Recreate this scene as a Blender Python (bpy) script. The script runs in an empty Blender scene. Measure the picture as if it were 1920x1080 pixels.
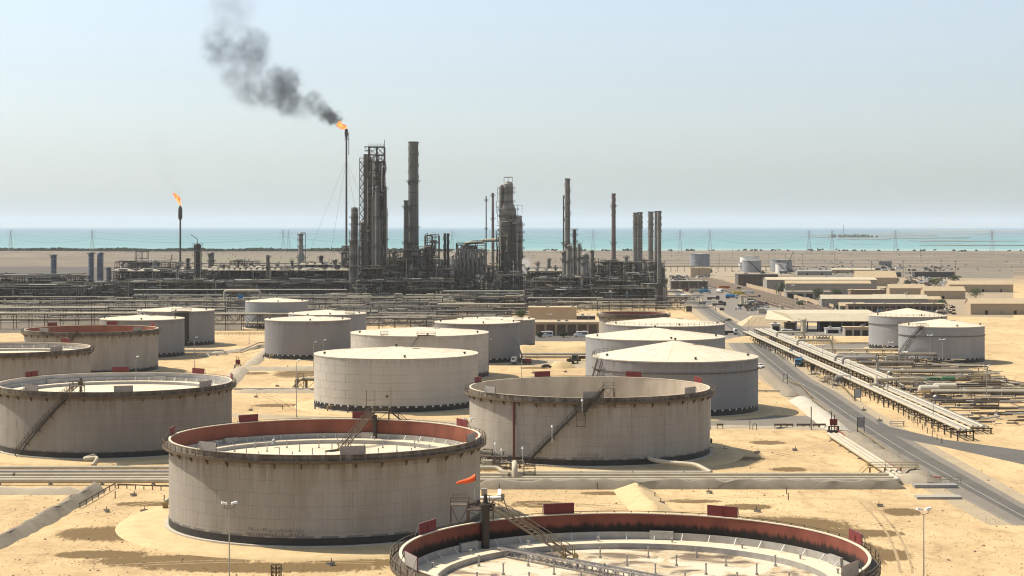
import bpy, bmesh, math, random
from math import sin, cos, pi, radians, hypot, atan2, sqrt
from mathutils import Vector, Matrix
rnd = random.Random(7)
SC = bpy.context.scene
COL = SC.collection

# ---------------- camera, sky, sun, exposure ----------------
F = 3350.0      # focal length in pixels of the 1920-wide photograph
H = 54.7        # eye height in metres
YH = 424.0      # horizon row of the photograph
cam_d = bpy.data.cameras.new('camera')
cam = bpy.data.objects.new('camera', cam_d); COL.objects.link(cam)
cam.location = (0, 0, H); cam.rotation_euler = (radians(90), 0, 0)
cam_d.sensor_width = 36; cam_d.lens = F / 1920 * 36
cam_d.shift_y = -(540 - YH) / 1920
cam_d.clip_start = 1; cam_d.clip_end = 200000
SC.camera = cam

SUN_EL = 52.5
SUN_AZ = atan2(-0.906, 0.423)          # clockwise from +Y
w = bpy.data.worlds.new('World'); SC.world = w; w.use_nodes = True
nt = w.node_tree; bg = nt.nodes['Background']
sky = nt.nodes.new('ShaderNodeTexSky'); sky.sky_type = 'NISHITA'; sky.sun_disc = False
sky.sun_elevation = radians(SUN_EL); sky.sun_rotation = SUN_AZ
sky.altitude = 0; sky.air_density = 1.0; sky.dust_density = 1.5; sky.ozone_density = 1.0
hs = nt.nodes.new('ShaderNodeHueSaturation'); hs.inputs['Saturation'].default_value = 0.5
tn = nt.nodes.new('ShaderNodeMix'); tn.data_type = 'RGBA'; tn.blend_type = 'MULTIPLY'; tn.inputs[0].default_value = 1; tn.inputs[7].default_value = (.925, 1.0, 1.07, 1)
nt.links.new(sky.outputs[0], hs.inputs['Color']); nt.links.new(hs.outputs[0], tn.inputs[6]); nt.links.new(tn.outputs[2], bg.inputs[0])
bg.inputs[1].default_value = 0.112
sd = bpy.data.lights.new('sun', 'SUN'); sd.energy = 5.0; sd.angle = radians(0.5); sd.color = (1.0, 0.90, 0.73)
sun = bpy.data.objects.new('sun', sd); COL.objects.link(sun)
tos = Vector((sin(SUN_AZ) * cos(radians(SUN_EL)), cos(SUN_AZ) * cos(radians(SUN_EL)), sin(radians(SUN_EL))))
sun.rotation_euler = tos.to_track_quat('Z', 'Y').to_euler(); sun.location = (0, 0, 500)
vs = SC.view_settings; vs.view_transform = 'Standard'; vs.look = 'None'; vs.gamma = 1; vs.use_curve_mapping = False
vs.exposure = 0.45
cy = SC.cycles
cy.max_bounces = 6; cy.diffuse_bounces = 3; cy.glossy_bounces = 2; cy.volume_bounces = 1; cy.transparent_max_bounces = 8
cy.use_adaptive_sampling = True; cy.adaptive_threshold = 0.02
cy.caustics_reflective = False; cy.caustics_refractive = False
try:
    cy.use_denoising = True; cy.denoiser = 'OPENIMAGEDENOISE'; cy.denoising_prefilter = 'ACCURATE'
except Exception: pass
SC.render.filter_size = 1.5; cy.filter_width = 1.15
cy.volume_step_rate = 1.0; cy.volume_max_steps = 256

# ---------------- helpers ----------------
def G(px, py, z=0.0):
    """world point at height z that the photograph shows at pixel px, py"""
    D = F * (H - z) / (py - YH)
    return Vector(((px - 960) * D / F, D, z))
def XA(px, D): return (px - 960) * D / F
def ZA(py, D): return H - (py - YH) * D / F
def DA(py, z=0.0): return F * (H - z) / (py - YH)

MATS = {}
def mat(name, col, rough=0.8, col2=None, nscale=0.5, namt=0.6, bump=0.0, bscale=None, metal=0.0, spec=0.3, detail=6, coords='Object'):
    if name in MATS: return MATS[name]
    m = bpy.data.materials.new(name); m.use_nodes = True; n = m.node_tree.nodes; l = m.node_tree.links
    b = n['Principled BSDF']; b.inputs['Roughness'].default_value = rough; b.inputs['Metallic'].default_value = metal
    b.inputs['Specular IOR Level'].default_value = spec
    b.inputs['Base Color'].default_value = (*col, 1)
    tc = n.new('ShaderNodeTexCoord')
    if col2 is not None:
        t = n.new('ShaderNodeTexNoise'); t.inputs['Scale'].default_value = nscale; t.inputs['Detail'].default_value = detail
        t.inputs['Roughness'].default_value = 0.65
        l.new(tc.outputs[coords], t.inputs['Vector'])
        r = n.new('ShaderNodeMapRange'); r.inputs[1].default_value = 0.5 - namt / 2 * 0.6; r.inputs[2].default_value = 0.5 + namt / 2 * 0.6
        l.new(t.outputs['Fac'], r.inputs[0])
        mx = n.new('ShaderNodeMix'); mx.data_type = 'RGBA'
        mx.inputs[6].default_value = (*col, 1); mx.inputs[7].default_value = (*col2, 1)
        l.new(r.outputs[0], mx.inputs[0]); l.new(mx.outputs[2], b.inputs['Base Color'])
    if bump:
        t2 = n.new('ShaderNodeTexNoise'); t2.inputs['Scale'].default_value = bscale or nscale * 6; t2.inputs['Detail'].default_value = 5
        l.new(tc.outputs[coords], t2.inputs['Vector'])
        bp = n.new('ShaderNodeBump'); bp.inputs['Strength'].default_value = bump; bp.inputs['Distance'].default_value = 0.1
        l.new(t2.outputs['Fac'], bp.inputs['Height']); l.new(bp.outputs[0], b.inputs['Normal'])
    MATS[name] = m
    return m

class MB:
    """collects shapes and links them as one mesh"""
    def __init__(s): s.v = []; s.f = []; s.m = []
    def add(s, vs, fs, m=0):
        o = len(s.v); s.v += [tuple(p) for p in vs]; s.f += [tuple(i + o for i in f) for f in fs]; s.m += [m] * len(fs); return s
    def box(s, c, d, rz=0.0, m=0):
        cx, cy_, cz = c; a, b, h = d[0] / 2, d[1] / 2, d[2] / 2; co, si = cos(rz), sin(rz)
        vs = [(cx + x * co - y * si, cy_ + x * si + y * co, cz + z) for z in (-h, h) for x, y in ((-a, -b), (a, -b), (a, b), (-a, b))]
        return s.add(vs, [(3, 2, 1, 0), (4, 5, 6, 7), (0, 1, 5, 4), (1, 2, 6, 5), (2, 3, 7, 6), (3, 0, 4, 7)], m)
    def bb(s, x0, x1, y0, y1, z0, z1, m=0):
        return s.box(((x0 + x1) / 2, (y0 + y1) / 2, (z0 + z1) / 2), (abs(x1 - x0), abs(y1 - y0), abs(z1 - z0)), 0, m)
    def beam(s, p, q, wd, ht=None, m=0):
        p, q = Vector(p), Vector(q); d = q - p; L = d.length
        if L < 1e-6: return s
        d /= L; up = Vector((0, 0, 1)) if abs(d.z) < 0.95 else Vector((0, 1, 0))
        a = d.cross(up).normalized() * (wd / 2); b = a.normalized().cross(d) * ((ht or wd) / 2)
        vs = [e + a * i + b * j for e in (p, q) for i, j in ((-1, -1), (1, -1), (1, 1), (-1, 1))]
        return s.add(vs, [(3, 2, 1, 0), (4, 5, 6, 7), (0, 1, 5, 4), (1, 2, 6, 5), (2, 3, 7, 6), (3, 0, 4, 7)], m)
    def cyl(s, p, q, r, r2=None, n=10, m=0, caps=True):
        p, q = Vector(p), Vector(q); d = (q - p).normalized(); r2 = r if r2 is None else r2
        up = Vector((0, 0, 1)) if abs(d.z) < 0.95 else Vector((1, 0, 0))
        a = d.cross(up).normalized(); b = d.cross(a)
        vs = [e + (a * cos(2 * pi * i / n) + b * sin(2 * pi * i / n)) * rr for e, rr in ((p, r), (q, r2)) for i in range(n)]
        fs = [(i, (i + 1) % n, n + (i + 1) % n, n + i) for i in range(n)]
        if caps: fs += [tuple(range(n - 1, -1, -1)), tuple(range(n, 2 * n))]
        return s.add(vs, fs, m)
    def tube(s, path, r, n=8, m=0, fillet=0.0):
        P = [Vector(p) for p in path]
        if fillet:
            Q = [P[0]]
            for i in range(1, len(P) - 1):
                a, b, c = P[i - 1], P[i], P[i + 1]
                u = (a - b); v = (c - b); f = min(fillet, u.length * 0.45, v.length * 0.45)
                if u.length < 1e-6 or v.length < 1e-6: continue
                A = b + u.normalized() * f; C = b + v.normalized() * f
                for t in (0, 0.33, 0.67, 1): Q.append((1 - t) ** 2 * A + 2 * t * (1 - t) * b + t * t * C)
            Q.append(P[-1]); P = Q
        vs = []; ref = None
        for i, p in enumerate(P):
            d = (P[min(i + 1, len(P) - 1)] - P[max(i - 1, 0)]).normalized()
            if ref is None: ref = Vector((0, 0, 1)) if abs(d.z) < 0.9 else Vector((1, 0, 0))
            a = (ref - d * ref.dot(d)).normalized(); b = d.cross(a); ref = a
            vs += [p + (a * cos(2 * pi * k / n) + b * sin(2 * pi * k / n)) * r for k in range(n)]
        fs = [(i * n + k, i * n + (k + 1) % n, (i + 1) * n + (k + 1) % n, (i + 1) * n + k) for i in range(len(P) - 1) for k in range(n)]
        fs += [tuple(range(n - 1, -1, -1)), tuple(range((len(P) - 1) * n, len(P) * n))]
        return s.add(vs, fs, m)
    def rev(s, prof, n=48, c=(0, 0, 0), a0=0.0, a1=2 * pi, m=0, closed=False):
        """revolve a profile of (r, z) about a vertical axis through c"""
        full = abs(a1 - a0 - 2 * pi) < 1e-6; k = len(prof); N = n if full else n + 1
        vs = [(c[0] + r * cos(a0 + (a1 - a0) * i / n), c[1] + r * sin(a0 + (a1 - a0) * i / n), c[2] + z) for i in range(N) for r, z in prof]
        fs = []; kk = k if closed else k - 1
        for i in range(n):
            j = (i + 1) % N
            for q in range(kk):
                q2 = (q + 1) % k
                fs.append((i * k + q, j * k + q, j * k + q2, i * k + q2))
        if closed and not full: fs += [tuple(range(k)), tuple(range((N - 1) * k, N * k))]
        return s.add(vs, fs, m)
    def prism(s, pts, z0, z1, m=0):
        n = len(pts); vs = [(x, y, z0) for x, y in pts] + [(x, y, z1) for x, y in pts]
        return s.add(vs, [tuple(range(n - 1, -1, -1)), tuple(range(n, 2 * n))] + [(i, (i + 1) % n, n + (i + 1) % n, n + i) for i in range(n)], m)
    def ball(s, c, r, n=10, m=0, sz=1.0):
        k = n // 2 + 1
        return s.rev([(max(r * sin(pi * i / (k - 1)), 0.001), -r * sz * cos(pi * i / (k - 1))) for i in range(k)], n, c, m=m)
    def build(s, name, mats, parent=None, loc=None, rz=0.0, smooth=False, ang=35):
        me = bpy.data.meshes.new(name); me.from_pydata(s.v, [], s.f)
        for mm in (mats if isinstance(mats, (list, tuple)) else [mats]): me.materials.append(mm)
        if max(s.m, default=0) > 0: me.polygons.foreach_set('material_index', s.m)
        if smooth:
            me.polygons.foreach_set('use_smooth', [True] * len(s.f)); me.set_sharp_from_angle(angle=radians(ang))
        me.update()
        o = bpy.data.objects.new(name, me); COL.objects.link(o)
        if parent is not None: o.parent = parent
        if loc is not None: o.location = loc
        if rz: o.rotation_euler = (0, 0, rz)
        return o

def tag(o, label=None, cat=None, group=None, kind=None):
    if label: o['label'] = label
    if cat: o['category'] = cat
    if group: o['group'] = group
    if kind: o['kind'] = kind
    return o
ORD = ['first', 'second', 'third', 'fourth', 'fifth', 'sixth', 'seventh', 'eighth', 'ninth', 'tenth', 'eleventh', 'twelfth', 'thirteenth', 'fourteenth', 'fifteenth', 'sixteenth', 'seventeenth', 'eighteenth', 'nineteenth', 'twentieth', 'twenty-first', 'twenty-second', 'twenty-third', 'twenty-fourth', 'twenty-fifth']
def thing(name, label, cat, loc=(0, 0, 0), rz=0.0, group=None):
    o = bpy.data.objects.new(name, None); COL.objects.link(o); o.empty_display_size = 0.5
    o.location = loc; o.rotation_euler = (0, 0, rz)
    return tag(o, label, cat, group)
CH = {}
def copy_tree(o, loc=None, rz=None, label=None, group=None, parent=None, scale=None):
    c = o.copy(); COL.objects.link(c)
    if parent is not None: c.parent = parent
    if loc is not None: c.location = loc
    if rz is not None: c.rotation_euler = (0, 0, rz)
    if scale is not None: c.scale = scale
    if label: c['label'] = label
    if group: c['group'] = group
    for ch in list(o.children): copy_tree(ch, parent=c)
    return c
def dup(o, parent, loc=None, rz=None, label=None):
    c = o.copy(); COL.objects.link(c); c.parent = parent
    if loc is not None: c.location = loc
    if rz is not None: c.rotation_euler = (0, 0, rz)
    if label: c['label'] = label
    return c

# ---------------- materials ----------------
def tank_paint(name, col, dirt, rust=0.35, top=16.0, st=1.0):
    """weathered coating: fine vertical streaking, broad patches, rust runs that start under the rim"""
    m = bpy.data.materials.new(name); m.use_nodes = True; n = m.node_tree.nodes; l = m.node_tree.links
    b = n['Principled BSDF']; b.inputs['Roughness'].default_value = 0.72; b.inputs['Specular IOR Level'].default_value = 0.25
    tc = n.new('ShaderNodeTexCoord'); oi = n.new('ShaderNodeObjectInfo')
    ad = n.new('ShaderNodeVectorMath'); ad.operation = 'ADD'
    cb = n.new('ShaderNodeCombineXYZ'); rm = n.new('ShaderNodeMath'); rm.operation = 'MULTIPLY'; rm.inputs[1].default_value = 0.0
    l.new(oi.outputs['Random'], rm.inputs[0]); l.new(rm.outputs[0], cb.inputs[0]); l.new(cb.outputs[0], ad.inputs[1])
    gp_ = n.new('ShaderNodeNewGeometry'); l.new(gp_.outputs['Position'], ad.inputs[0])
    def noise(sc, scale, det=5):
        mp = n.new('ShaderNodeMapping'); mp.inputs['Scale'].default_value = sc; l.new(ad.outputs[0], mp.inputs[0])
        t = n.new('ShaderNodeTexNoise'); t.inputs['Scale'].default_value = scale; t.inputs['Detail'].default_value = det; t.inputs['Roughness'].default_value = 0.6
        l.new(mp.outputs[0], t.inputs['Vector']); return t.outputs['Fac']
    def ramp(src, a, b_, lo=0.0, hi=1.0):
        r = n.new('ShaderNodeMapRange'); r.inputs[1].default_value = a; r.inputs[2].default_value = b_; r.inputs[3].default_value = lo; r.inputs[4].default_value = hi
        l.new(src, r.inputs[0]); return r.outputs[0]
    def mix(fac, c1, c2):
        x = n.new('ShaderNodeMix'); x.data_type = 'RGBA'
        for k, c in ((6, c1), (7, c2)):
            if isinstance(c, tuple): x.inputs[k].default_value = (*c, 1)
            else: l.new(c, x.inputs[k])
        l.new(fac, x.inputs[0]); return x.outputs[2]
    def mul(a, b_):
        x = n.new('ShaderNodeMath'); x.operation = 'MULTIPLY'
        for k, c in ((0, a), (1, b_)):
            if isinstance(c, float): x.inputs[k].default_value = c
            else: l.new(c, x.inputs[k])
        return x.outputs[0]
    c = mix(ramp(noise((1, 1, .35), .12), .3, .7, 0, .7), col, tuple(v * k for v, k in zip(col, (.8, .79, .8))))
    c = mix(ramp(noise((1, 1, .02), 3.2, 6), .40, .75, 0, .38 * st), c, dirt)
    c = mix(ramp(noise((1, 1, .25), .22, 4), .45, .75, 0, .5 * st), c, dirt)
    c = mix(ramp(noise((1, 1, .03), .8, 4), .58, .72, 0, .22 * st), c, tuple(v * .8 for v in dirt))
    sep = n.new('ShaderNodeSeparateXYZ'); l.new(gp_.outputs['Position'], sep.inputs[0])
    tg = ramp(sep.outputs[2], top - 6.5, top - .5, 0, 1)
    rr = mul(mul(ramp(noise((1, 1, .05), .9, 5), .45, .68), tg), rust)
    c = mix(rr, c, (.13, .085, .05))
    tg2 = ramp(sep.outputs[2], top - 2.4, top - .9, 0, 1)
    c = mix(mul(mul(ramp(noise((1, 1, .3), .7, 5), .35, .6), tg2), min(rust * 1.5, .95)), c, (.10, .07, .045))
    l.new(c, b.inputs['Base Color'])
    bp = n.new('ShaderNodeBump'); bp.inputs['Strength'].default_value = .35; bp.inputs['Distance'].default_value = .12
    l.new(noise((1, 1, .5), .35, 3), bp.inputs['Height']); l.new(bp.outputs[0], b.inputs['Normal'])
    MATS[name] = m; return m
PAINT_A = tank_paint('paint_warm_grey', (.345, .32, .285), (.205, .17, .125), .8)
PAINT_E = tank_paint('paint_dull_grey', (.25, .232, .21), (.15, .13, .10), .9)
PAINT_B = tank_paint('paint_pale', (.46, .44, .40), (.34, .30, .24), .15, st=.6)
PAINT_C = tank_paint('paint_grey', (.235, .235, .245), (.18, .168, .15), .25, st=.7)
PAINT_D = tank_paint('paint_silver', (.28, .292, .31), (.21, .20, .19), .12, st=.7)
M_ROOF = mat('roof_cream', (.64, .57, .44), .7, (.52, .44, .32), .22, 1.1, .15, detail=9)
M_ROOFD = mat('floating_deck', (.64, .57, .45), .7, (.52, .42, .28), .1, .9, .1)
M_CONC = mat('concrete', (.46, .42, .35), .9, (.38, .34, .27), .4, .8, .2)
M_CONCG = mat('concrete_grey', (.34, .32, .29), .9, (.28, .26, .22), .3, .8, .3)
M_BLACK = mat('bitumen_black', (.02, .02, .022), .6, (.035, .033, .03), .8)
M_STEEL = mat('steel_dark', (.035, .031, .028), .6, (.06, .044, .03), .7, .8)
M_STEELB = mat('steel_brown', (.125, .095, .06), .7, (.085, .06, .04), .9, .8)
M_GALV = mat('steel_galvanised', (.40, .39, .37), .5, (.30, .28, .25), .8, .7, metal=.2)
M_GREYP = mat('grey_panel', (.30, .29, .28), .6, (.24, .22, .20), 1.2, .8)
M_RED = mat('red_panel', (.17, .024, .024), .6, (.11, .018, .018), 1.5, .8)
M_PIPE = mat('pipe_cream', (.48, .43, .325), .55, (.36, .31, .225), .25, .8)
M_PIPEG = mat('pipe_grey', (.36, .35, .33), .55, (.26, .24, .21), .3, .8)
M_WHITE = mat('white_paint', (.75, .75, .74), .5, (.62, .6, .56), .8, .8)
M_SKIRTL = mat('skirt_lighter', (.15, .135, .13), .7)
M_YEL = mat('yellow_steel', (.34, .25, .10), .6, (.24, .17, .08), 1.0, .8)
M_ORANGE = mat('windsock_orange', (.85, .13, .02), .7, (.70, .09, .02), 2.0, .6)
M_BLUE = mat('blue_paint', (.03, .19, .36), .4)
M_TYRE = mat('rubber', (.02, .02, .02), .8)
M_GLASS = mat('dark_glass', (.02, .03, .035), .1, spec=.6)
M_LAMP = mat('lamp_glass', (.8, .8, .76), .3)
M_TEXT = mat('black_lettering', (.02, .02, .02), .7)
# ---------------- ground, roads, sea, air ----------------
def ground_material():
    m = bpy.data.materials.new('desert_sand'); m.use_nodes = True; n = m.node_tree.nodes; l = m.node_tree.links
    b = n['Principled BSDF']; b.inputs['Roughness'].default_value = .95; b.inputs['Specular IOR Level'].default_value = .1
    tc = n.new('ShaderNodeTexCoord')
    def noise(sc, scale, det=6, ro=.6, dist=0.0):
        mp = n.new('ShaderNodeMapping'); mp.inputs['Scale'].default_value = sc; l.new(tc.outputs['Object'], mp.inputs[0])
        t = n.new('ShaderNodeTexNoise'); t.inputs['Scale'].default_value = scale; t.inputs['Detail'].default_value = det
        t.inputs['Roughness'].default_value = ro; t.inputs['Distortion'].default_value = dist
        l.new(mp.outputs[0], t.inputs['Vector']); return t.outputs['Fac']
    def ramp(src, a, b_, lo=0.0, hi=1.0):
        r = n.new('ShaderNodeMapRange'); r.inputs[1].default_value = a; r.inputs[2].default_value = b_; r.inputs[3].default_value = lo; r.inputs[4].default_value = hi
        r.interpolation_type = 'SMOOTHSTEP'; l.new(src, r.inputs[0]); return r.outputs[0]
    def mix(fac, c1, c2):
        x = n.new('ShaderNodeMix'); x.data_type = 'RGBA'
        for k, c in ((6, c1), (7, c2)):
            if isinstance(c, tuple): x.inputs[k].default_value = (*c, 1)
            else: l.new(c, x.inputs[k])
        l.new(fac, x.inputs[0]); return x.outputs[2]
    def op(o, a, b_):
        x = n.new('ShaderNodeMath'); x.operation = o; x.use_clamp = (o == 'ADD')
        for k, c in ((0, a), (1, b_)):
            if isinstance(c, (float, int)): x.inputs[k].default_value = c
            else: l.new(c, x.inputs[k])
        return x.outputs[0]
    c = mix(ramp(noise((1, .6, 1), .035, 6), .35, .68), (.55, .40, .215), (.42, .30, .16))
    c = mix(ramp(noise((1, .5, 1), .16, 7, .7, .6), .46, .72, 0, .75), c, (.29, .195, .10))
    c = mix(ramp(noise((1, .45, 1), .5, 8, .7, 1.2), .5, .75, 0, .55), c, (.22, .15, .08))
    c = mix(ramp(noise((1, .35, 1), 2.2, 6, .8), .52, .66, 0, .5), c, (.30, .21, .12))
    c = mix(ramp(noise((.25, 1.6, 1), .09, 7, .75, 1.0), .54, .64, 0, .45), c, (.33, .235, .13))
    c = mix(ramp(noise((.6, 1, 1), 1.1, 6, .7), .50, .68, 0, .5), c, (.60, .48, .32))
    # stained, oily or damp patches where they lie around the near tanks
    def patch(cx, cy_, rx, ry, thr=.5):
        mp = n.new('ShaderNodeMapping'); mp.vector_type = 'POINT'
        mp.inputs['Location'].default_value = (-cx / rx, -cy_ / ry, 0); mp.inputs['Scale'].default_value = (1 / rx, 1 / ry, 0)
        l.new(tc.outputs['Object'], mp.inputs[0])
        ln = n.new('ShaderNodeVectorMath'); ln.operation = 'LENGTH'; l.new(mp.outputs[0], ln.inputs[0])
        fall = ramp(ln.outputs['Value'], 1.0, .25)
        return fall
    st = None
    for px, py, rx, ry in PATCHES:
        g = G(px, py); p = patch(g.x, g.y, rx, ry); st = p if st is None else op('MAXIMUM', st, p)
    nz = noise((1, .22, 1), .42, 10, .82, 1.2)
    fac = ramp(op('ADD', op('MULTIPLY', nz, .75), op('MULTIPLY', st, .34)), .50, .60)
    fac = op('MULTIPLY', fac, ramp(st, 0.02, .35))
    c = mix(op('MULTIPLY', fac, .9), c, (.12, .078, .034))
    # far coastal plain: flat tan and grey-brown strips, scrub
    sep = n.new('ShaderNodeSeparateXYZ'); l.new(tc.outputs['Object'], sep.inputs[0])
    far = ramp(sep.outputs[1], 1500, 2100)
    strip = noise((.0016, .02, 1), 1.0, 6, .7)
    fc = mix(ramp(strip, .4, .6), (.20, .158, .118), (.115, .097, .075))
    fc = mix(ramp(noise((.006, .04, 1), 1.0, 6, .75), .5, .62), fc, (.30, .25, .185))
    fc = mix(ramp(noise((.01, .03, 1), 1.0, 8, .8), .56, .66, 0, .8), fc, (.12, .115, .075))
    c = mix(far, c, fc)
    l.new(c, b.inputs['Base Color'])
    bp = n.new('ShaderNodeBump'); bp.inputs['Strength'].default_value = .5; bp.inputs['Distance'].default_value = .25
    l.new(noise((1, 1, 1), .8, 9, .7), bp.inputs['Height']); l.new(bp.outputs[0], b.inputs['Normal'])
    return m
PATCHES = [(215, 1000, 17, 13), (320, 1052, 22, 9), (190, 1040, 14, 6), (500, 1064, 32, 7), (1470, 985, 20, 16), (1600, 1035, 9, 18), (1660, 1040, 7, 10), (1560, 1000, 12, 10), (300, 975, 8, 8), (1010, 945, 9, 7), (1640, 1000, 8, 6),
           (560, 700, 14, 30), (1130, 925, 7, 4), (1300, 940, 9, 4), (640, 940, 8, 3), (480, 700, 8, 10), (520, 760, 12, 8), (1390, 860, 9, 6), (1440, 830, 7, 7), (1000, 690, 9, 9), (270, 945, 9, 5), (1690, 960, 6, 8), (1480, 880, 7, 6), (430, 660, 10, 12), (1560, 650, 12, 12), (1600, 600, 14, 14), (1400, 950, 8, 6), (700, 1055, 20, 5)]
M_SAND = ground_material()
M_SANDP = mat('pad_sand', (.56, .425, .235), .95, (.40, .29, .155), .35, 1.0, .5, 1.5, detail=9)
M_BERM = mat('berm_earth', (.40, .34, .25), .95, (.30, .25, .18), .35, .9, .6, 1.2)
SHORE = 3990.0
gm = MB()
xs = [-60000, -6000, -1500, -500, -150, 0, 150, 500, 1500, 6000, 60000]; ys = [-3000, -300, 0, 150, 300, 500, 800, 1200, 2000, 3000, SHORE]
def shore_y(x):
    return SHORE + 40 * sin(x / 260.0) + 25 * sin(x / 90.0 + 1)
vs_ = []
xf = [-60000] + [-6000 + 100 * i for i in range(121)] + [60000]
for y in ys:
    for x in xf: vs_.append((x, shore_y(x) if y == SHORE else y, 0))
nx_ = len(xf)
gm.add(vs_, [(j * nx_ + i, j * nx_ + i + 1, (j + 1) * nx_ + i + 1, (j + 1) * nx_ + i) for j in range(len(ys) - 1) for i in range(nx_ - 1)])
tag(gm.build('ground', M_SAND), kind='structure')

def sea_material():
    m = bpy.data.materials.new('sea_water'); m.use_nodes = True; n = m.node_tree.nodes; l = m.node_tree.links
    b = n['Principled BSDF']; b.inputs['Roughness'].default_value = .6; b.inputs['Specular IOR Level'].default_value = .2
    tc = n.new('ShaderNodeTexCoord'); sep = n.new('ShaderNodeSeparateXYZ'); l.new(tc.outputs['Object'], sep.inputs[0])
    lg = n.new('ShaderNodeMath'); lg.operation = 'LOGARITHM'; lg.inputs[1].default_value = 10; l.new(sep.outputs[1], lg.inputs[0])
    mp = n.new('ShaderNodeMapping'); mp.inputs['Scale'].default_value = (.0006, .003, 1); l.new(tc.outputs['Object'], mp.inputs[0])
    t = n.new('ShaderNodeTexNoise'); t.inputs['Scale'].default_value = 1.0; t.inputs['Detail'].default_value = 6; l.new(mp.outputs[0], t.inputs['Vector'])
    ad = n.new('ShaderNodeMath'); ad.operation = 'MULTIPLY_ADD'; ad.inputs[1].default_value = .22; l.new(t.outputs['Fac'], ad.inputs[0]); l.new(lg.outputs[0], ad.inputs[2])
    r = n.new('ShaderNodeMapRange'); r.inputs[1].default_value = 3.68; r.inputs[2].default_value = 4.45; l.new(ad.outputs[0], r.inputs[0])
    cr = n.new('ShaderNodeValToRGB'); e = cr.color_ramp.elements
    e[0].position = 0; e[0].color = (.30, .38, .31, 1); e[1].position = 1; e[1].color = (.045, .13, .19, 1)
    for p, c in ((.04, (.22, .34, .32, 1)), (.16, (.135, .27, .28, 1)), (.42, (.11, .225, .25, 1)), (.7, (.095, .18, .22, 1))):
        q = e.new(p); q.color = c
    l.new(r.outputs[0], cr.inputs[0]); l.new(cr.outputs[0], b.inputs['Base Color'])
    bt = n.new('ShaderNodeTexNoise'); bt.inputs['Scale'].default_value = .05; bt.inputs['Detail'].default_value = 4; l.new(tc.outputs['Object'], bt.inputs['Vector'])
    bp = n.new('ShaderNodeBump'); bp.inputs['Strength'].default_value = .3; bp.inputs['Distance'].default_value = 1.0; l.new(bt.outputs['Fac'], bp.inputs['Height']); l.new(bp.outputs[0], b.inputs['Normal'])
    return m
sm = MB(); sm.add([(-90000, 3700, -.6), (90000, 3700, -.6), (90000, 95000, -.6), (-90000, 95000, -.6)], [(0, 1, 2, 3)])
tag(sm.build('sea', sea_material()), kind='structure')
# low sandbars and the far spit on the right
M_FAR = mat('sandbar', (.20, .18, .15), .95, (.13, .125, .11), .004, .8)
for px, py, wpx, dep, seed in ((1640, 441.5, 110, 500, 1), (1700, 446, 120, 330, 2), (1760, 437.5, 130, 1200, 3), (1530, 444.5, 26, 150, 4), (1620, 449, 40, 120, 5),
                               (1590, 443, 30, 140, 6), (1800, 452, 90, 160, 7), (1840, 460, 110, 90, 8), (1900, 433, 200, 3000, 9)):
    g = G(px, py); ww = wpx * g.y / F; b_ = MB(); N = 40; rr = random.Random(seed)
    ph = [rr.uniform(0, 6) for _ in range(4)]
    pts = []
    for i in range(N):
        a = 2 * pi * i / N; k = 1 + .18 * sin(3 * a + ph[0]) + .12 * sin(5 * a + ph[1]) + .06 * sin(9 * a + ph[2])
        pts.append((g.x + cos(a) * ww * k, g.y + sin(a) * dep * k))
    b_.prism(pts, -.8, 0.8)
    tag(b_.build('sandbar', M_FAR), kind='structure')
# the air between here and the coast
hz = MB(); hz.bb(-70000, 70000, -4000, 90000, -2.0, 420.0)
hm = bpy.data.materials.new('haze_air'); hm.use_nodes = True; hn = hm.node_tree.nodes; hn.remove(hn['Principled BSDF'])
pv = hn.new('ShaderNodeVolumePrincipled'); pv.inputs['Density'].default_value = 0.00003; pv.inputs['Color'].default_value = (.78, .84, .90, 1); pv.inputs['Anisotropy'].default_value = 0.1
hm.node_tree.links.new(pv.outputs[0], hn['Material Output'].inputs['Volume'])
tag(hz.build('haze', hm), kind='stuff')

# asphalt road strip between two edge lines read on the ground
def strip_mat(name, c1, c2, dark):
    m = mat(name, c1, .9, c2, .12, .9, .2, 3.0); return m
M_ASPH = mat('asphalt', (.115, .104, .09), .9, (.075, .07, .062), .08, .9, .2, 3.0)
M_ASPHO = mat('asphalt_worn', (.20, .175, .14), .9, (.145, .127, .105), .12, .9, .2, 3.0)
M_APRON = mat('gravel_apron', (.38, .305, .20), .95, (.28, .22, .145), .2, .9, .3, 2.0)
M_LINE = mat('road_paint', (.42, .39, .33), .8, (.17, .155, .13), .9, 1.2)
def sheet(name, L, R, z, m, parent=None):
    L = [G(*p) for p in L]; R = [G(*p) for p in R]
    b_ = MB(); n = len(L); b_.add([(p.x, p.y, z) for p in L + R], [(i, n + i, n + i + 1, i + 1) for i in range(n - 1)])
    return tag(b_.build(name, m), kind='structure')
RL = [(1249, 542), (1272, 556), (1293, 570), (1317, 590), (1340, 607), (1352, 625), (1372, 652), (1416, 684), (1448, 711), (1488, 735), (1540, 775), (1592, 812), (1650, 850), (1735, 897), (1900, 985)]
RR = [(1268, 542), (1296, 556), (1326, 570), (1353, 590), (1388, 607), (1422, 625), (1452, 652), (1488, 684), (1522, 711), (1568, 735), (1628, 775), (1688, 812), (1752, 850), (1835, 897), (1990, 985)]
sheet('road_shoulder', [(x - 14 - (y - 540) * .07, y) for x, y in RL], [(x + 8 + (y - 540) * .055, y) for x, y in RR], .004, M_APRON)
sheet('road', RL, RR, .010, M_ASPHO)
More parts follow.
